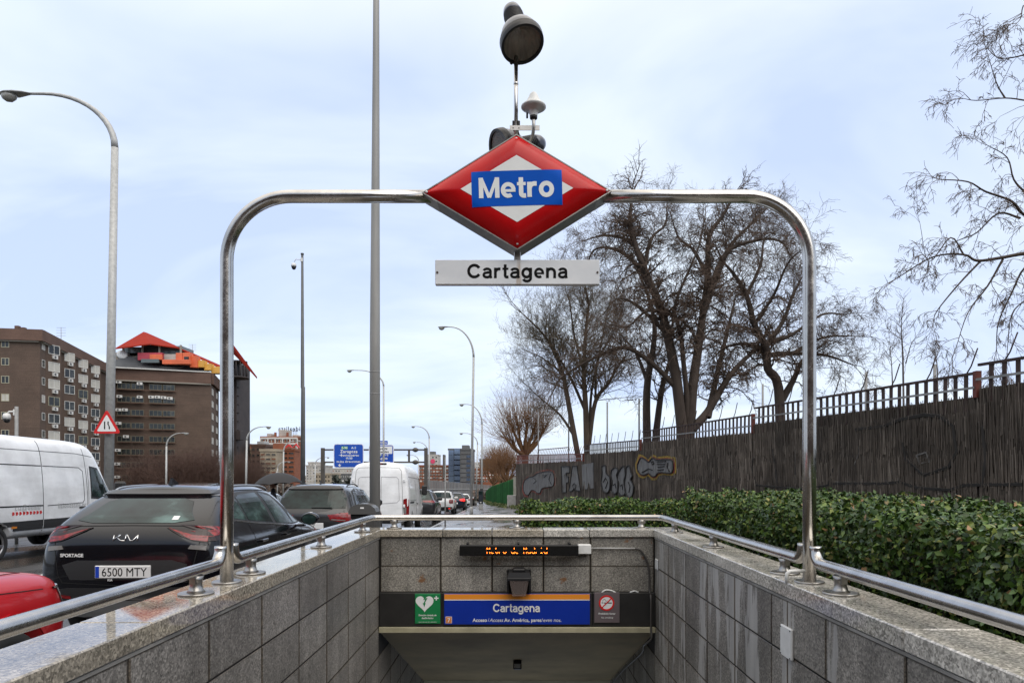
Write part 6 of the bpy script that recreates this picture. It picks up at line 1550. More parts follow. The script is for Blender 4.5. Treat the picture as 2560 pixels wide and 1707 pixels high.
# gantry with blue signs
YG = 100; zG = gz(YG); g0 = P(807,1200,YG)
t = empty('sign_gantry', (g0.x, YG, zG), 'dark steel gantry spanning the carriageway and carrying the blue direction signs', 'gantry'); STD = pm('gantry steel', (.075,.065,.055), .6, .1, var=(1,.2))
w1 = P(1065,1200,YG).x-g0.x; zt = P(0,1121,YG).z-zG; zb1 = P(0,1124,YG).z-zG; zb2 = P(0,1155,YG).z-zG
for x in (0, w1): m = MB(); m.cbox(x-.25,-.25,0,x+.25,.25,zt+.1,.03); m.build('upright', STD, t)
for z in (zb1, zb2): m = MB(); m.cbox(.25,-.12,z-.12,w1-.25,.12,z+.12,.02); m.build('beam', STD, t)
xv = P(1022.5,1200,YG).x-g0.x; m = MB(); m.cbox(xv-.15,-.1,zb2+.12,xv+.15,.1,zb1-.12,.02); m.build('strut', STD, t)
for z in (zb1, zb2): xj = P(1038.5,1200,YG).x-g0.x; m = MB(); m.lathe([(.1,-.5),(.34,-.12),(.34,.12),(.1,.5)], 10, M=T(xj,0,z)@RY(math.pi/2)); m.build('joint', STD, t)
SBL = pm('road sign blue', (.006,.065,.40), .35, var=(.4,.08))
def rrect(x0, z0, x1, z1, r, n=4):
    o_ = []
    for cx_, cz_, a0 in ((x1-r,z1-r,0),(x0+r,z1-r,90),(x0+r,z0+r,180),(x1-r,z0+r,270)):
        for k in range(n+1): a = math.radians(a0+90*k/n); o_.append((cx_+r*math.cos(a), cz_+r*math.sin(a)))
    return o_
def road_sign(label, x0, x1, y0, y1, lines, extra=()):
    c0 = P((x0+x1)/2, (y0+y1)/2, YG-.4); t2 = empty('direction_sign', c0, label, 'sign', 'blue direction signs on the gantry'); s_ = F/(YG-.4); hw = (x1-x0)/2/s_; hh = (y1-y0)/2/s_
    m = MB(); m.prism(rrect(-hw,-hh,hw,hh,.35), -.03, .06); m.build('panel', TXW, t2); m = MB(); m.prism(rrect(-hw+.1,-hh+.1,hw-.1,hh-.1,.3), -.045, -.032); m.build('blue_face', SBL, t2)
    for kind, arg in extra:
        x_, z_, w_, h_, mt = arg; m = MB(); m.prism(rrect(x_-w_/2,z_-h_/2,x_+w_/2,z_+h_/2,.06), -.058, -.047); m.build('route_badge', mt, t2)
    for body, x_, z_, sz, mt in lines: text_obj(body, sz, mt, t2, T(x_, -.066, z_)@RX, bold=.02, space=1.1)
    return t2, hw, hh
GBD = pm('badge green', (.06,.30,.12), .4)
t2, hw, hh = road_sign('large blue direction sign reading Zaragoza and aeropuerto, left on the gantry', 834, 909, 1109, 1169,
  [('E-90', -.58, 1.03, .42, TXW), ('A-2', .75, 1.03, .42, TXW), ('Zaragoza', .05, .43, .62, TXW), ('aeropuerto', .32, -.07, .47, TXW), ('M-40', .1, -.50, .42, TXW), ('todas direcciones', -.0, -.98, .44, TXW)],
  [('b', (-.58,1.17,.95,.42,GBD)), ('b', (.75,1.17,.80,.42,pm('badge blue', (.02,.12,.5), .4))), ('b', (.1,-.36,.85,.4,pm('badge blue pale', (.02,.12,.5), .4)))])
m = MB(); m.prism([(-1.35,-1.15),(-1.25,-1.15),(-1.25,-1.32),(-1.05,-1.32),(-1.3,-1.58),(-1.55,-1.32),(-1.35,-1.32)], -.06, -.047); m.build('arrow', TXW, t2)
m = MB(); m.prism([(-1.5,.08),(-1.15,.12),(-1.05,.3),(-.98,.3),(-1.0,.12),(-.8,.1),(-.8,.06),(-1.0,.04),(-.98,-.14),(-1.05,-.14),(-1.15,.04)], -.06, -.047); m.build('aeroplane', TXW, t2)
t2, hw, hh = road_sign('blue direction sign partly behind the thick mast, with a white top field', 922, 984.5, 1111, 1170,
  [('Parque de', -.1, 1.0, .44, TXK), ('las Avenidas', -.1, .55, .44, TXK), ('E-90  A-2', .1, .08, .44, TXW), ('Zaragoza', -.1, -.42, .5, TXW), ('aeropuerto', .1, -.98, .46, TXW)],
  [('b', (0,.93,3.2,1.1,TXW)), ('b', (-.5,.22,.9,.4,GBD))])
c0 = P(957, 1106, YG-.4); t3 = empty('distance_plate', c0, 'small blue plate reading a distance on top of the partly hidden sign', 'sign'); m = MB(); m.prism(rrect(-.72,-.27,.72,.27,.1), -.03, .05); m.build('panel', SBL, t3); text_obj('500 m', .42, TXW, t3, T(.1,-.04,-.14)@RX, bold=.02)
# edge-on sign and thin post
t = empty('side_on_sign', (P(1113,1200,26).x, 26, pz(-2.74,26)), 'road sign on a thin post seen edge-on above the parked cars', 'sign')
zz0 = P(0,1192,26).z-t.location.z; zz1 = P(0,1136,26).z-t.location.z
m = MB(); m.tube([(0,0,0),(0,0,zz1-.1)], .028, 10); m.build('post', GALV_D, t); m = MB(); m.cbox(-.09,-.05,zz0,-.035,.55,zz1,.005); m.build('plate', pm('sign back grey', (.10,.09,.08), .5), t)
# litter bin in front of the mast
t = empty('litter_bin', (-2.50, 11.25, pz(-2.5,11.25)), 'dark grey litter bin with domed lid at the foot of the thick mast', 'bin')
BING = pm('bin grey', (.055,.053,.05), .45, .1, var=(4,.2)); LID = pm('bin lid', (.10,.098,.095), .35, .2)
m = MB(); m.cbox(-.215,-.14,.12,.215,.14,.88,.02); m.build('body', BING, t)
m = MB(); m.cbox(-.05,-.05,.0,.05,.05,.12,.01); m.build('foot', GALV, t)
m = MB(); m.cbox(-.20,-.12,.885,.20,.12,.96,.01); m.build('opening', BLK, t)
m = MB(); pr = [(-.225,.96),(-.225,1.0),(-.20,1.06),(-.14,1.105),(-.06,1.128),(.0,1.132),(.06,1.128),(.14,1.105),(.20,1.06),(.225,1.0),(.225,.96)]; m.prism(pr, -.16, .16); ld = m.build('lid', LID, t)
m = MB(); m.box(-.03,-.164,1.05,.03,-.1605,1.075); m.build('sticker', TXW, ld)
m = MB(); m.cbox(.205,-.12,.10,.232,.12,1.0,.005); m.build('side_post', BING, t)
# parking meter
t = empty('parking_meter', (P(1202,1200,57).x, 57, pz(-3.0,57)), 'dark parking ticket machine standing on the wet pavement', 'parking meter')
m = MB(); m.cbox(-.16,-.14,0,.16,.14,.42,.02); m.build('pedestal', GALV, t); m = MB(); m.cbox(-.18,-.16,.42,.18,.16,1.55,.03); m.build('cabinet', pm('meter blue black', (.018,.024,.032), .4), t)
m = MB(); m.cbox(-.14,-.175,1.2,.14,-.162,1.48,.005); m.build('screen', CGLS, t); m = MB(); m.cbox(-.06,-.1,1.55,.2,.1,1.68,.03); m.build('cap', BLK, t); m = MB(); m.box(-.06,-.178,.5,.06,-.163,.6); m.build('label_plate', WHT, t)
# ============================================================ person with umbrella
SKIN = pm('skin', (.42,.22,.15), .55); COAT = pm('dark coat', (.012,.013,.018), .85); TRS = pm('dark trousers', (.02,.022,.03), .85); HAIR = pm('dark hair', (.012,.010,.008), .6)
def skin_obj(name, pts, edges, rad, mat, parent, root=0):
    me = bpy.data.meshes.new(name); me.from_pydata(pts, edges, []); o = bpy.data.objects.new(name, me); COL.objects.link(o)
    o.modifiers.new('s', 'SKIN'); 
    for v, r in zip(me.skin_vertices[0].data, rad): v.radius = (r, r) if not hasattr(r, '__len__') else r
    me.skin_vertices[0].data[root].use_root = True; o.modifiers.new('u', 'SUBSURF').levels = 2
    dg = bpy.context.evaluated_depsgraph_get(); dg.update(); m2 = bpy.data.meshes.new_from_object(o.evaluated_get(dg)); bpy.data.objects.remove(o)
    m2.materials.clear(); m2.materials.append(mat)
    for p_ in m2.polygons: p_.use_smooth = True
    o = bpy.data.objects.new(name, m2); link(o, parent); return o
YPN = 17.6; xp = P(683,1200,YPN).x
t = empty('person', (xp, YPN, gz(YPN)), 'person in dark clothes walking between the cars holding a black umbrella', 'person'); t.rotation_euler = (0,0,math.radians(-65))
bp_ = [(0,0,.95),(0,.0,1.15),(0,.01,1.36),(0,.0,1.47),(0,-.01,1.55),(.09,.02,.90),(.10,-.10,.50),(.10,.05,.10),(-.09,0,.90),(-.10,.14,.50),(-.10,.26,.10),(.19,0,1.38),(.24,-.04,1.12),(.16,-.24,1.22),(-.19,0,1.38),(-.24,.03,1.12),(-.24,-.05,.88),(.10,-.06,.05),(-.10,.15,.04)]
ed = [(0,1),(1,2),(2,3),(3,4),(0,5),(5,6),(6,7),(0,8),(8,9),(9,10),(2,11),(11,12),(12,13),(2,14),(14,15),(15,16),(7,17),(10,18)]
rd = [(.15,.11),(.14,.10),(.17,.11),.06,.05,.09,.062,.045,.09,.062,.045,.06,.048,.035,.06,.048,.035,.04,.04]
skin_obj('body', bp_, ed, rd, COAT, t)
bm = bmesh.new(); bmesh.ops.create_icosphere(bm, subdivisions=4, radius=1)
for v in bm.verts:
    x, y, z = v.co; k = 1-.22*max(0,-z); v.co = Vector((x*.075*k, y*.095*k+(-.012 if y < 0 and abs(x) < .25 and -.35 < z < .1 else 0), z*.118+1.655))
me = bpy.data.meshes.new('head'); bm.to_mesh(me); bm.free(); me.materials.append(SKIN)
for p_ in me.polygons: p_.use_smooth = True
hd = bpy.data.objects.new('head', me); link(hd, t)
m = MB(); m.cbox(-.012,-.118,1.63,.012,-.09,1.675,.004); m.build('nose', SKIN, hd)
for s_ in (-1,1):
    m = MB(); m.lathe([(.001,0),(.009,.003),(.001,.006)], 8, M=T(s_*.03,-.088,1.668)@Matrix.Rotation(math.pi/2,4,'X')); m.build('eye', BLK, hd); m = MB(); m.cbox(s_*.072-.008,-.01,1.63,s_*.072+.008,.02,1.69,.005); m.build('ear', SKIN, hd)
m = MB(); m.cbox(-.022,-.098,1.598,.022,-.088,1.606,.002); m.build('mouth', pm('lips', (.3,.1,.08), .5), hd)
bm = bmesh.new(); bmesh.ops.create_icosphere(bm, subdivisions=3, radius=1)
for v in bm.verts: x, y, z = v.co; v.co = Vector((x*.084, y*.104+.012, max(z, -.35 if y > -.1 else .35)*.128+1.665))
me = bpy.data.meshes.new('hair'); bm.to_mesh(me); bm.free(); me.materials.append(HAIR); link(bpy.data.objects.new('hair', me), hd)
hand = skin_obj('hand', [(.16,-.24,1.22),(.155,-.29,1.25),(.15,-.31,1.29)], [(0,1),(1,2)], [.028,.036,.026], SKIN, t)
for k in range(4): m = MB(); z_ = 1.235+k*.021; m.tube([(.175,-.285,z_),(.178,-.325,z_),(.145,-.342,z_),(.128,-.322,z_)], [.0095,.009,.0085,.0075], 6); m.build('finger', SKIN, hand)
m = MB(); m.tube([(.135,-.28,1.25),(.12,-.31,1.285),(.135,-.335,1.31)], [.011,.010,.008], 6); m.build('thumb', SKIN, hand)
u0 = Matrix.Translation(t.location)@RZ(math.radians(-65))@Vector((.15,-.315,1.2)); ux, uy = P(693,1200,YPN).x, YPN
t = empty('umbrella', (u0.x, u0.y, u0.z), 'open black umbrella held up between the waiting cars', 'umbrella')
UF = pm('umbrella fabric', (.014,.014,.016), .75, bump=(60,.1,.002)); tilt = RY(math.radians(-4)); tops = Vector((ux-u0.x+.0, uy-u0.y, P(0,1181,YPN).z-u0.z)); n = 8; vs = []; fs = []; rings = [0.02,.18,.34,.46,.56,.62]
ctr = tops
for j, r in enumerate(rings):
    for k in range(32):
        a = 2*math.pi*k/32; sag = .03*abs(math.sin(a*4))*(r/.62)**2; rr = r*(1-.06*abs(math.sin(a*4))*(r/.62)**2); z = -.30*(r/.62)**2.1+sag
        vs.append(ctr+tilt.to_3x3()@Vector((rr*math.cos(a), rr*math.sin(a), z)))
for j in range(len(rings)-1):
    for k in range(32): fs.append((j*32+k, j*32+(k+1)%32, (j+1)*32+(k+1)%32, (j+1)*32+k))
fs.append(tuple(range(32))); m = MB(); m.add(vs, fs, 0, True); m.build('canopy', UF, t)
m = MB(); m.tube([Vector((0,0,-.02)), ctr+Vector((0,0,.05))], .007, 6); m.build('shaft', CHR, t)
m = MB(); m.tube([(0,0,-.16),(0,0,.04)], .014, 8); m.build('handle', BLK, t)
for k in range(8):
    a = 2*math.pi*(k+.0)/8; m = MB(); m.tube([ctr+tilt.to_3x3()@Vector((r*math.cos(a), r*math.sin(a), -.30*(r/.62)**2.1-.008)) for r in rings], .004, 4); m.build('rib', GALV_D, t)
# ============================================================ brick apartment blocks
def brickm(name, c, sc=.9):
    q = NB(name); z = q.noise(1.0, 2, .5, q.map((.25,.25,9))); n_ = q.noise(.35, 4, .6); f = q.noise(9, 3, .6)
    c_ = q.ramp(f, [(.3, tuple(x*.72 for x in c)), (.7, tuple(x*1.25 for x in c))]); c_ = q.mix(1.0, c_, q.ramp(n_, [(.3,.8),(.7,1.1)]), 'MULTIPLY'); c_ = q.mix(1.0, c_, q.ramp(z, [(.35,.86),(.6,1.05)]), 'MULTIPLY')
    return q.set(Base_Color=c_, Roughness=.85)
BRD = brickm('dark brown brick', (.105,.069,.050)); BRD2 = brickm('brown band brick', (.125,.072,.052)); BRO = brickm('orange brick', (.26,.090,.045)); BRB = brickm('beige render', (.36,.30,.22)); BRW = brickm('pale render', (.46,.43,.39)); BRG = brickm('grey cladding', (.13,.13,.13))
STF = pm('olive window frame', (.13,.12,.08), .6)
SLT = pm('slate roof', (.075,.08,.085), .7, var=(.4,.2)); WFR = pm('white window frame', (.62,.61,.57), .5); YFR = pm('cream window frame', (.36,.34,.24), .5); CON = pm('concrete trim', (.24,.215,.18), .8)
q = NB('far window glass'); PANE = q.set(Base_Color=q.ramp(q.noise(.33, 3, .6, q.map((1,1,1.7))), [(.4,(.008,.010,.010)),(.6,(.03,.035,.034)),(.75,(.10,.105,.10))]), Roughness=.15)
BLIND = pm('lowered blind', (.46,.44,.39), .6, var=(1,.12)); ACM = pm('air conditioner white', (.60,.59,.56), .5); ACG = pm('air conditioner grille', (.10,.10,.10), .6)
def win(par, org, A, B, z0, z1, fr=WFR, pn=PANE, mull=1, proud=.06, name='window'):
    """window on the vertical plane through A-B (x,y); outward normal on the camera side"""
    A = Vector((A[0], A[1], 0)); B = Vector((B[0], B[1], 0)); u = (B-A).normalized(); n_ = Vector((u.y, -u.x, 0)); 
    if n_.dot(-A) < 0: n_ = -n_
    L_ = (B-A).length; M = Matrix(((u.x, n_.x, 0, A.x-org[0]), (u.y, n_.y, 0, A.y-org[1]), (0, 0, 1, -org[2]), (0,0,0,1)))
    m = MB(); fw = .09
    m.box(0,0.01,z0,L_,proud,z0+fw, M=M); m.box(0,0.01,z1-fw,L_,proud,z1, M=M); m.box(0,.01,z0+fw,fw,proud,z1-fw, M=M); m.box(L_-fw,.01,z0+fw,L_,proud,z1-fw, M=M)
    for k in range(1, mull+1): x = L_*k/(mull+1); m.box(x-.04,.01,z0+fw,x+.04,proud-.01,z1-fw, M=M)
    w_ = m.build(name, fr, par); m = MB(); m.box(fw,.008,z0+fw,L_-fw,.025,z1-fw, M=M); m.build('pane', pn, w_); return M
def acunit(par, org, p, u, n_, w_=.85):
    """air conditioner at world point p (bottom centre on wall)"""
    M = Matrix(((u.x, n_.x, 0, p.x-org[0]), (u.y, n_.y, 0, p.y-org[1]), (0,0,1,p.z-org[2]), (0,0,0,1)))
    m = MB(); m.cbox(-w_/2,.02,0,w_/2,.4,.62,.02, M=M); a_ = m.build('air_conditioner', ACM, par)
    m = MB(); m.lathe([(.22,0),(.22,.012)], 14, M=M@T(-.1,.401,.31)@Matrix.Rotation(-math.pi/2,4,'X')); m.build('fan_grille', ACG, a_)
R = random.Random(9)
# --- first block
C0 = Vector((-80.9,116,0)); C1 = Vector((-92,154,0)); CL = Vector((-103,112,0)); zt = 26.2
b1 = empty('apartment_block', (C0.x, C0.y, gz(116)), 'dark brown brick apartment block at the left edge with projecting bays and air conditioners', 'building'); org = b1.location
def vwall(m, A, B, z0, z1, th=.4, proud=0, inn=Vector((-1,.3,0))):
    A, B = Vector(A), Vector(B); u = (B-A).normalized(); n_ = Vector((u.y,-u.x,0)); n_ = n_ if n_.dot(-A) > 0 else -n_
    vs = [A+n_*proud, B+n_*proud, B-n_*th, A-n_*th]; vs = [Vector((v.x-org[0], v.y-org[1], z-org[2])) for z in (z0, z1) for v in vs]
    m.add(vs, [(0,1,2,3),(4,5,6,7),(0,1,5,4),(1,2,6,5),(2,3,7,6),(3,0,4,7)]); return u, n_
m = MB(); back = [C0, C1, C1+Vector((-25,8,0)), CL+Vector((-8,42,0)), CL]
def poly_body(m, pts, z0, z1):
    n = len(pts); vs = [Vector((p.x-org[0], p.y-org[1], z-org[2])) for z in (z0, z1) for p in pts]; m.add(vs, [tuple(range(n)), tuple(range(n,2*n))]+[(i,(i+1)%n,n+(i+1)%n,n+i) for i in range(n)]); return m
poly_body(m, back, gz(116)-1, 24.2).build('walls', BRD, b1)
m = MB(); vwall(m, CL, C0+(CL-C0).normalized()*-.7, 24.3, zt, .4, .7); m.build('parapet', BRD2, b1)
m = MB(); vwall(m, C0, C1, 24.3, zt, .4, .7); m.build('parapet', BRD2, b1)
m = MB(); vwall(m, CL, C0, 24.08, 24.29, .3, .5); vwall(m, C0+(C1-C0)*.002, C1, 24.08, 24.29, .3, .5); m.build('cornice', CON, b1)
ce = Vector((0,0,0))
for p in back: ce += p/5
n = 5; vs = [Vector((p.x-org[0], p.y-org[1], 25.8-org[2])) for p in back]+[Vector(((p.x*.45+ce.x*.55)-org[0], (p.y*.45+ce.y*.55)-org[1], 28.6-org[2])) for p in back]
m = MB(); m.add(vs, [tuple(range(5,10))]+[(i,(i+1)%5,5+(i+1)%5,5+i) for i in range(5)]); m.build('roof', SLT, b1)
for (px_, h_) in ((148,.5),(203,.2)):
    q0 = P(px_/3.672, 800, 122); m = MB(); m.cbox(q0.x-org[0]-.35, 6, 27.5-org[2]-1.2, q0.x-org[0]+.35, 6.7, 28.2-org[2]+h_-.4, .03); m.build('chimney', BRD2, b1)
def antenna(par, org_, p, h):
    m = MB(); p = p-Vector(org_); m.tube([p, p+Vector((0,0,h))], .05, 4)
    for k in range(4): z = h*(.55+.14*k); m.tube([p+Vector((-.9,0,z)), p+Vector((.9,0,z))], .03, 4)
    m.build('roof_aerial', GALV_D, par)
antenna(b1, org, P(152.5, 852, 130)+Vector((0,0,-1)), 3.6)
def onl(A, B, px):  # point of wall line A-B seen at column px
    k = (px-PX)/F; t_ = (A.x-k*A.y)/(k*(B.y-A.y)-(B.x-A.x)); return A+(B-A)*t_
fl = [23.1-3.02*k for k in range(9)]
for (a, b, fr) in ((3,23,YFR),):
    for k, z in enumerate(fl):
        A, B = onl(CL, C0, a), onl(CL, C0, b); win(b1, org, A, B, z, z+1.25, YFR, BLIND if k % 4 == 3 else PANE, 1)
for k, z in enumerate(fl):
    A, B = onl(C0, C1, 103.2), onl(C0, C1, 104.9); 
    A = C0+(C1-C0)*.02; B = C0+(C1-C0)*.055
    win(b1, org, A, B, z, z+1.3, WFR, BLIND if k % 3 == 0 else PANE, 0)
for ci, (pa, pm_, pb) in enumerate(((113,131,148),(154,171,183),(189.5,204.5,215.5),(221.5,235,244.5))):
    A, B = onl(C0, C1, pa), onl(C0, C1, pb); u = (B-A).normalized(); n_ = Vector((u.y,-u.x,0)); n_ = n_ if n_.dot(-A) > 0 else -n_
    Mx = A+(B-A)*.42+n_*1.5; m = MB(); poly_body(m, [A, Mx, B], .2, 24.0); m.build('bay', BRD, b1)
    for k, z in enumerate(fl[:8]):
        d = (Mx-A); a0, a1 = A+d*.18, A+d*.9; opn = R.random()
        pn = BLIND if opn < .34 else PANE
        win(b1, org, a0, a1, z-.35, z+1.3, WFR if opn < .7 else YFR, pn, 1, .08)
        uu = d.normalized(); nn_ = Vector((uu.y,-uu.x,0)); nn_ = nn_ if nn_.dot(-A) > 0 else -nn_
        if (ci, k) not in ((0,8),(1,2)): acunit(b1, org, (A+d*.55)+Vector((0,0,z-1.15)), uu, nn_, .95)
        d2 = B-Mx; win(b1, org, Mx+d2*.12, Mx+d2*.85, z-.3, z+1.1, YFR, BLIND if R.random() < .3 else PANE, 0, .08)
# --- second block
D0 = P(262, 1200, 155); D1 = P(527, 1200, 163); D2 = P(547, 1200, 178); D0.z = D1.z = D2.z = 0
b2 = empty('apartment_block', (D0.x, 155, gz(150)), 'brown brick block with strip windows and a red folded roof on top', 'building'); org = b2.location
pz2 = lambda px, py, Y: P(px, py, Y)
ztp = 25.9
m = MB(); poly_body(m, [D0+Vector((-4,0,0)), D1, D2, D2+Vector((-10,20,0)), D0+Vector((-4,30,0))], gz(150)-2, 23.2).build('walls', BRD, b2)
m = MB(); vwall(m, D0+Vector((-4,-.2,0)), D1, 23.3, ztp, .4, .6); m.build('parapet', BRD2, b2); m = MB(); vwall(m, D1+(D2-D1)*.04, D2, 23.3, ztp, .4, .6); m.build('parapet', BRD2, b2)
m = MB(); vwall(m, D0, D1, 23.0, 23.29, .3, .45); m.build('cornice', CON, b2); m = MB(); vwall(m, D0, D1, ztp+.02, ztp+.22, .5, .7); m.build('gutter', WFR, b2)
n = 4; fp = [D0+Vector((-4,0,0)), D1, D2+Vector((-3,6,0)), D0+Vector((-4,26,0))]; vs = [Vector((p.x-org[0], p.y-org[1], ztp+.1-org[2])) for p in fp]+[Vector((p.x-org[0]+dx_, p.y-org[1]+dy_, ztp+3.6-org[2])) for p, dx_, dy_ in zip(fp, (6,-7,-6,6), (6,6,-6,-6))]
m = MB(); m.add(vs, [(4,5,6,7)]+[(i,(i+1)%4,4+(i+1)%4,4+i) for i in range(4)]); m.build('roof', SLT, b2)
Z1 = lambda x, y: (x/3.672, 780+y/3.672)
ud = (D1-D0).normalized(); nd = Vector((ud.y,-ud.x,0)); nd = nd if nd.dot(-D0) > 0 else -nd
for k in range(9):
    z = 22.6-1.3-3.02*k
    for a, b in ((293,326),(328,359.5),(372.5,405),(407,437)):
        A, B = onl(D0, D1, a), onl(D0, D1, b); win(b2, org, A, B, z, z+1.32, STF, PANE, 2, .05)
    m = MB(); A, B = onl(D0, D1, 290), onl(D0, D1, 440); vwall(m, A, B, z-.22, z-.05, .05, .10); m.build('sill_band', BRD2, b2)
for x, y in ((1090,640),(1283,655),(1097,772),(1283,778),(1388,778),(1446,778),(1503,783),(1560,790),(1088,895),(1147,895),(1088,1018),(1157,1140),(1082,1265),(1077,1390),(1078,1510)):
    px_, py_ = Z1(x, y); q0 = onl(D0, D1, px_); q0 = Vector((q0.x, q0.y, EYE-(py_+4-PY)*q0.y/F)); acunit(b2, org, q0, ud, nd, 1.15)
for k in range(8):
    z = 20.9-2.95*k
    for f0, f1 in ((.10,.30),(.62,.82)): win(b2, org, D1+(D2-D1)*f0, D1+(D2-D1)*f1, z, z+1.5, WFR, BLIND, 1, .06)
# folded red roof and coloured penthouse, modelled as thick plates and boxes
RDR = pm('red metal roof', (.24,.016,.006), .85, spec=.15, var=(.3,.15)); PNK = pm('magenta panel', (.42,.05,.07), .5); ORP = pm('orange panel', (.62,.13,.05), .5, var=(.4,.15)); YLP = pm('yellow panel', (.60,.33,.06), .5, var=(.4,.15)); GLG = pm('penthouse glass', (.10,.12,.12), .15)
def zp(x, y, Y): px_, py_ = Z1(x, y); return P(px_, py_, Y)-Vector(org)
def plate(name, quad, th, mat):
    v = [Vector(p) for p in quad]; m = MB(); n = len(v); m.add(v+[p+Vector((0,0,-th)) for p in v], [tuple(range(n)), tuple(range(n,2*n))[::-1]]+[(i,(i+1)%n,n+(i+1)%n,n+i) for i in range(n)]); return m.build(name, mat, b2)
plate('roof_fold', [zp(1055,332,158), zp(1380,290,160), zp(1318,180,172)], .25, RDR)
plate('roof_fold', [zp(1380,290,160), zp(1640,326,162), zp(1350,190,172.5), zp(1318,180,172)], .25, RDR)
plate('roof_fold', [zp(1640,326,162), zp(2030,510,166), zp(2030,490,170), zp(1350,190,172.5)], .35, RDR)
plate('roof_fold', [zp(2120,270,176), zp(2360,595,168), zp(2230,455,172), zp(2120,345,176)], .5, RDR)
def zbox(name, x0, y0, x1, y1, Y, dep, mat):
    a, b = zp(x0, y1, Y), zp(x1, y0, Y); m = MB(); m.cbox(a.x, a.y, a.z, b.x, a.y+dep, b.z, .05); return m.build(name, mat, b2)
zbox('penthouse_glass', 1120,320,1300,400,163,6,GLG); zbox('penthouse_glass', 1310,300,1460,375,165,6,GLG); zbox('penthouse_glass', 1475,310,1670,380,164,6,GLG)
for x in (1125,1303,1460,1655): zbox('column', x-7,300,x+7,405,161.5,.5,CON)
zbox('terrace_panel', 1262,372,1486,440,161,1.5,PNK); zbox('terrace_panel', 1372,388,1484,436,160.3,.5,ORP); zbox('terrace_wall', 1487,385,1615,470,162,3,BRW); zbox('terrace_wall', 1612,375,1672,472,161,3,ORP); zbox('terrace_wall', 1487,435,1740,476,160,1,ORP); zbox('terrace_wall', 1060,368,1150,450,161,3,CON); zbox('terrace_wall', 1100,372,1262,402,163,.5,BRG); zbox('terrace_glass', 1292,430,1455,465,160.2,.5,GLG)
for k, (x0, x1, y0, y1, mt) in enumerate(((1675,1740,372,478,ORP),(1742,1805,402,505,ORP),(1807,1870,442,505,YLP),(1872,1935,472,532,YLP),(1937,2025,500,562,YLP))): zbox('sloping_panel', x0,y0,x1,y1,161+k*.8,2,mt)
zbox('small_window', 1687,408,1727,452,160.6,.5,PANE)
bm_ = zp(1120,392,160.5); m = MB(); m.lathe([(1.2,0),(1.0,.3),(.5,.5),(.05,.55)], 16, M=Matrix.Translation(bm_)@Matrix.Rotation(1.2,4,'X')@RY(.5)); m.build('satellite_dish', WHT, b2)
antenna(b2, org, P(481, 878, 165)+Vector((0,0,-1.5)), 3.2)
# round-stair tower at its right end
DTW = pm('dark tower cladding', (.035,.026,.024), .7, var=(.5,.3))
a = P(560,1200,178); b3 = empty('stair_tower', (a.x, 178, gz(160)), 'dark slender tower with round balcony at its top beside the left arch post', 'building'); o3 = b3.location
xr = P(591.5,1200,178).x-o3.x; m = MB(); m.cbox(-1, 0, 0, xr, 9, P(0,905,178).z-o3.z, .1); m.build('shaft', DTW, b3)
for k in range(9):
    z = P(0, 968+k*21.3*1.0, 178).z-o3.z; m = MB(); m.cbox(xr-.02, .3, z, xr+.35, 1.2, z+.18, .02); m.build('ledge', DTW, b3)
cx_ = P(590,1200,176).x-o3.x
for zy, r in ((945,2.9),(905,2.4)): z = P(0,zy,176).z-o3.z; m = MB(); m.lathe([(r,0),(r,.35)], 24, M=T(cx_,-1,z)); m.build('balcony_ring', DTW, b3)
for k in range(14): an = 2*math.pi*k/14; z0, z1 = P(0,945,176).z-o3.z, P(0,905,176).z-o3.z; m = MB(); m.tube([(cx_+2.3*math.cos(an),-1+2.3*math.sin(an),z0),(cx_+2.3*math.cos(an),-1+2.3*math.sin(an),z1)], .12, 5); m.build('baluster', DTW, b3)
m = MB(); m.cbox(xr-.02,-.6,P(0,1100,178).z-o3.z,xr+1.2,1.5,P(0,1076,178).z-o3.z,.1); m.build('box_bay', DTW, b3)
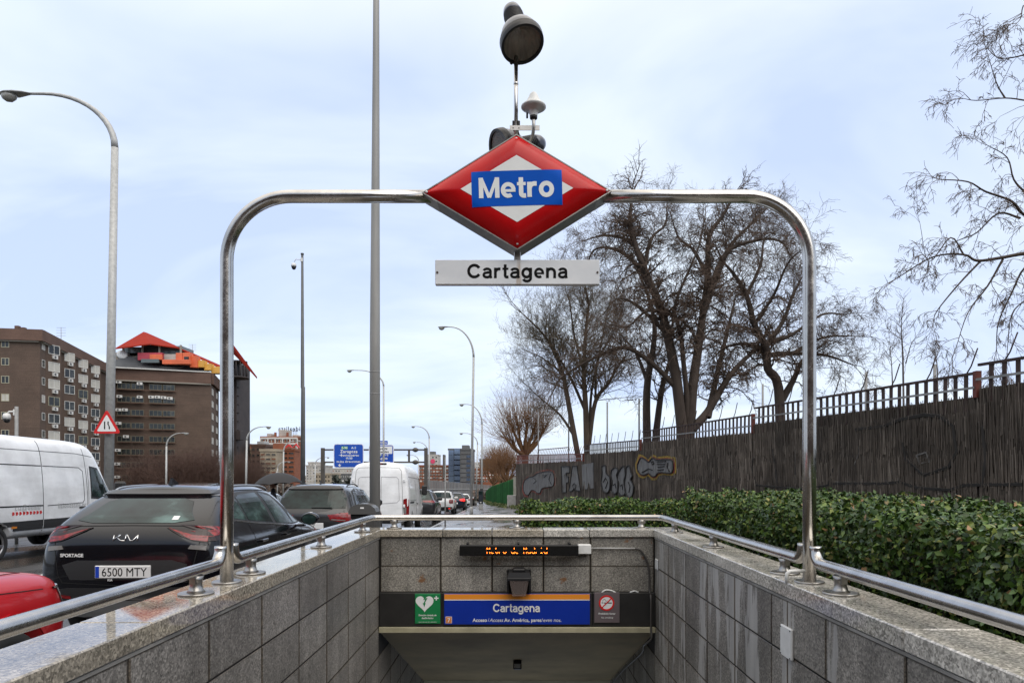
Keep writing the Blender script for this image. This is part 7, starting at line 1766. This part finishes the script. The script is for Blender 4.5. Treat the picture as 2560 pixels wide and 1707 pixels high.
# ============================================================ far buildings
def block(name, label, x0, x1, yt, Y, dep, wall, rows=0, cols=0, wm=None, fr=None, top=None, wy=(.25,.72), wx=(.2,.8), grid=None, group='buildings in the distance', roof=None, yb=None):
    a, b = P(x0, yt, Y), P(x1, yt, Y); zb = gz(min(Y,160))-3; t = empty(name, (a.x, Y, zb), label, 'building', group); Wd = b.x-a.x; H = a.z-zb
    m = MB(); m.box(0,0,0,Wd,dep,H); m.build('walls', wall, t); m = MB(); m.box(-.2,-.2,H+.01,Wd+.2,dep,H+.6); m.build('roof', roof or wall, t)
    if rows:
        vis = P(0,yt,Y).z-P(0,yb or 1206,Y).z; rh = vis/rows; cw = Wd/cols; fw, fh = cw*(wx[1]-wx[0]), rh*(wy[1]-wy[0])
        m1 = MB(); e = min(fw, fh)*.12; m1.box(0,-.12,0,fw,-.01,e); m1.box(0,-.12,fh-e,fw,-.01,fh); m1.box(0,-.12,e,e,-.01,fh-e); m1.box(fw-e,-.12,e,fw,-.01,fh-e); f_me = m1.mesh('window', fr or wall)
        m2 = MB(); m2.box(e,-.05,e,fw-e,-.01,fh-e); p_mes = [m2.mesh('pane', x) for x in (wm or [PANE])]
        for r in range(rows):
            for c_ in range(cols):
                o = bpy.data.objects.new('window', f_me); link(o, t); o.location = (c_*cw+cw*wx[0], 0, H-(r+1)*rh+rh*wy[0]); k = bpy.data.objects.new('pane', R.choice(p_mes)); link(k, o)
    if grid:
        mt, nh, nv, gw = grid; vis = P(0,yt,Y).z-P(0,1206,Y).z; 
        for r in range(nh+1): m = MB(); z = H-vis*r/nh; m.box(0,-.32,z-gw,Wd,-.13,z+gw); m.build('floor_band', mt, t)
        for c_ in range(nv+1): m = MB(); x = Wd*c_/nv; m.box(x-gw*.7,-.36,H-vis,x+gw*.7,-.325,H); m.build('vertical_band', mt, t)
    return t, Wd, H
WBD = pm('white band', (.60,.57,.53), .6)
t, Wd, H = block('apartment_tower', 'orange brick tower with white grid of bands and rooftop letters', 652, 744, 1095, 215, 4, BRO, 8, 12, [PANE, BLIND], WFR, grid=(WBD, 8, 5, .28), wy=(.3,.75), wx=(.3,.7))
m = MB(); m.cbox(Wd*.42,2,H+.6,Wd*.62,8,H+2.8,.1); m.cbox(Wd*.1,2,H+.6,Wd*.22,7,H+1.6,.1); m.cbox(Wd*.8,2,H+.6,Wd*.95,7,H+1.2,.1); m.build('penthouse', BRW, t)
for x in (.33,.66): m = MB(); m.cbox(Wd*x,1,H+.6,Wd*x+.5,2,H+1.9,.05); m.build('chimney', BRO, t)
text_obj('idealista', 1.9, TXK, t, T(Wd*.52, 8.8, H+2.9)@RZ(math.pi)@RX, bold=.02, space=1.15)
m = MB()
for k in range(9): m.box(Wd*(.33+.05*k)-.06,8.9,H+.6,Wd*(.33+.05*k)+.06,9.02,H+3.0)
m.box(Wd*.28,8.9,H+2.75,Wd*.76,9.0,H+2.87); m.build('letter_frame', GALV_D, t)
t, Wd, H = block('brick_building', 'orange brown brick building with dark strip windows in front of the tower', 688, 736, 1127, 170, 4, BRO, 7, 3, [PANE], BRO, wy=(.25,.72), wx=(.08,.92)); m = MB(); m.box(-.5,-.2,H+.6,Wd*.42,6,H+1.9); m.build('roof_storey', BRO, t)
m = MB(); m.prism([(0,0),(.5,.4),(.9,0),(1.3,.5),(1.7,0),(1.5,0),(1.3,.3),(1.0,0),(.8,0),(.5,.2),(.2,0)], 0, .2, M=T(Wd*.55,-1,H+.8)@Matrix.Scale(2.2,4)); m.build('red_rooftop_sign', RED, t)
block('brick_building', 'beige banded building just above the brown scrub', 650, 691, 1128, 165, 12, BRB, 7, 3, [PANE, BRO], BRB, wy=(.1,.5), wx=(.1,.9))
t, Wd, H = block('brick_building', 'dark brown flat-roofed building left of the orange brick tower', 628, 663, 1115, 185, 12, BRD2, 6, 3, [PANE], BRD, yb=1206); m = MB(); m.cbox(1.2,1,H+.6,Wd*.8,5,H+1.4,.05); m.build('roof_plant', GALV, t)
block('brick_building', 'small red brick house top showing beside the dark stair tower', 592, 612, 1113, 190, 10, BRO, 4, 2, [PANE], BRO); block('brick_building', 'beige block end showing above the brown scrub', 606, 655, 1126, 192, 10, BRB, 4, 4, [PANE], BRB)
block('pale_block', 'pale beige apartment block right of the camera mast', 765, 804, 1165, 330, 20, BRW, 6, 5, [PANE, BRB], WFR); block('pale_block', 'upper storeys of the pale beige block', 770, 792, 1157, 332, 15, BRW, 6, 3, [PANE], WFR)
block('low_building', 'low beige building beside the gantry upright', 788, 826, 1186, 260, 15, BRB, 2, 5, [PANE], BRB); block('low_building', 'low pink and white rooftops under the big blue sign', 815, 880, 1172, 420, 15, BRW, 4, 9, [PANE, BRO, BRB], WFR); block('low_building', 'long white low building under the big blue sign', 818, 905, 1186, 360, 15, BRG, 2, 8, [WHT, PANE], WFR)
t, Wd, H = block('grey_tower', 'white and grey tower with a round red sign near the gantry right end', 1061, 1095, 1138, 420, 15, BRW, 7, 4, [PANE], WFR); m = MB(); m.cbox(Wd*.35,1,H,Wd*.75,8,H+2.5,.1); m.build('roof_plant', BRG, t); m = MB(); m.lathe([(1.4,0),(1.4,.3)], 20, M=T(Wd*.62,-.3,H-3.6)@Matrix.Rotation(math.pi/2,4,'X')); m.build('red_sign', pm('pink red sign', (.6,.05,.12), .4), t)
block('brick_terrace', 'orange brick apartment row with white balconies right of the gantry', 1048, 1122, 1166, 250, 12, BRO, 5, 9, [PANE, WBD], WFR, wx=(.15,.85), yb=1206)
block('brick_terrace', 'orange brick apartment row right of the glass building', 1182, 1215, 1174, 255, 12, BRO, 4, 4, [PANE, WBD], WFR, wx=(.1,.9)); block('brick_terrace', 'orange brick apartments behind the orange trees', 1205, 1262, 1175, 240, 12, BRO, 4, 7, [PANE, WBD], WFR)
# glass office
q = NB('blue mirror glass'); GBL = q.set(Base_Color=q.ramp(q.noise(.05, 3, .6), [(.4,(.16,.22,.34)),(.6,(.34,.44,.58))]), Roughness=.08, Metallic=.7)
t, Wd, H = block('glass_office', 'grey office block with a blue mirror glass corner beyond the parked cars', 1121, 1180, 1125, 230, 15, BRG, 0, 0)
for k in range(2):
    for r in range(9): x0, x1 = (.0,.235) if k == 0 else (.245,.50); m = MB(); z1 = H-r*1.75; m.box(Wd*x0+.05,-.25-.2*k,z1-1.68,Wd*x1-.05,-.05,z1+.4*k); m.build('glass_panel', GBL, t)
for r in range(8):
    m = MB(); m.box(Wd*.52,-.14,H-1.4-r*1.55,Wd,-.02,H-1.3-r*1.55); m.build('cladding_joint', DTW, t)
    if r < 7:
        for c_ in range(3): m = MB(); m.box(Wd*(.77+c_*.075),-.12,H-2.5-r*1.55,Wd*(.83+c_*.075),-.03,H-1.7-r*1.55); m.build('window', GBL, t)
m = MB(); m.cbox(Wd*.55,2,H+.6,Wd*.85,8,H+1.8,.1); m.build('roof_plant', BRG, t)
block('white_block', 'small white gridded block behind the lamp posts', 1184, 1202, 1157, 400, 12, WBD, 7, 4, [PANE], WFR); block('grey_block', 'grey block behind the orange trees', 1199, 1240, 1150, 300, 12, BRG, 5, 5, [PANE], BRG)
# long noise barrier beyond the cars
q = NB('barrier grey'); NBW = q.set(Base_Color=q.ramp(q.noise(1.0, 3, .6, q.map((2.2,.2,.05))), [(.3,(.10,.10,.10)),(.7,(.22,.21,.205))]), Roughness=.8)
t = empty('noise_barrier', (P(1060,1200,150).x, 150, gz(150)), 'long grey vertical-panel noise barrier beyond the parked cars', 'barrier'); x1 = P(1235,1200,150).x-t.location.x; n = 46; z1 = P(0,1199,150).z-gz(150)
for k in range(n):
    m = MB(); xa, xb = x1*k/n, x1*(k+1)/n; m.cbox(xa+.02, -.1+R.uniform(0,.06), -.5, xb-.02, .05, z1-.055*k*.5+.0, .01); m.build('panel', NBW, t)
m = MB(); m.box(0,-.22,z1*.55,x1,-.12,z1*.55+.1); m.build('rail', GALV, t)
# low distant tree belt
def belt(label, x0, x1, yt, Y, n, mat):
    a, b = P(x0, yt, Y), P(x1, yt, Y); zb = gz(min(Y,160))-2; xx = rg.uniform(a.x, b.x, n); top = a.z-zb; zz = zb+rg.rand(n)**.6*top*(.75+.25*np.sin(xx*.7)*np.sin(xx*.23)); yy = rg.uniform(Y-2, Y+3, n)
    o = leaf_cloud('tree_belt', np.stack([xx, yy, zz], 1), np.tile((0,-.6,.6), (n,1)), 1.0, mat, None); o['kind'] = 'stuff'; o['label'] = label; o['category'] = 'trees'; return o
TBG = pm('far conifers', (.030,.038,.030), .9, var=(.2,.4)); TBR = pm('far bare scrub', (.10,.075,.06), .95, var=(.2,.3))
belt('dark tree belt under the big blue sign, seen far off', 836, 880, 1184, 240, 2500, TBG); belt('dim scrub along the far side of the avenue', 590, 830, 1203, 150, 3500, TBR)
belt('low shrubs by the end of the noise barrier', 1185, 1240, 1205, 140, 1500, TBR)
block('low_building', 'long low row of city roofs closing the avenue', 760, 1130, 1192, 500, 15, BRW, 2, 30, [PANE, BRO], WFR)
# unseen block added behind the viewer to darken reflections in wet cars and steel
t = empty('reflection_block', (0, -34, 0), 'unseen brick block added behind the viewer to darken reflections in the cars and steel', 'building'); m = MB(); m.box(-60,-12,0,45,0,19); m.build('walls', BRD2, t)
me_w = None
for r in range(4):
    for c_ in range(16):
        if me_w is None: m = MB(); m.box(0,.01,0,3.2,.06,1.6); me_w = m.mesh('window', PANE)
        o = bpy.data.objects.new('window', me_w); link(o, t); o.location = (-57+c_*6.4, 0, 2.2+r*3.2)
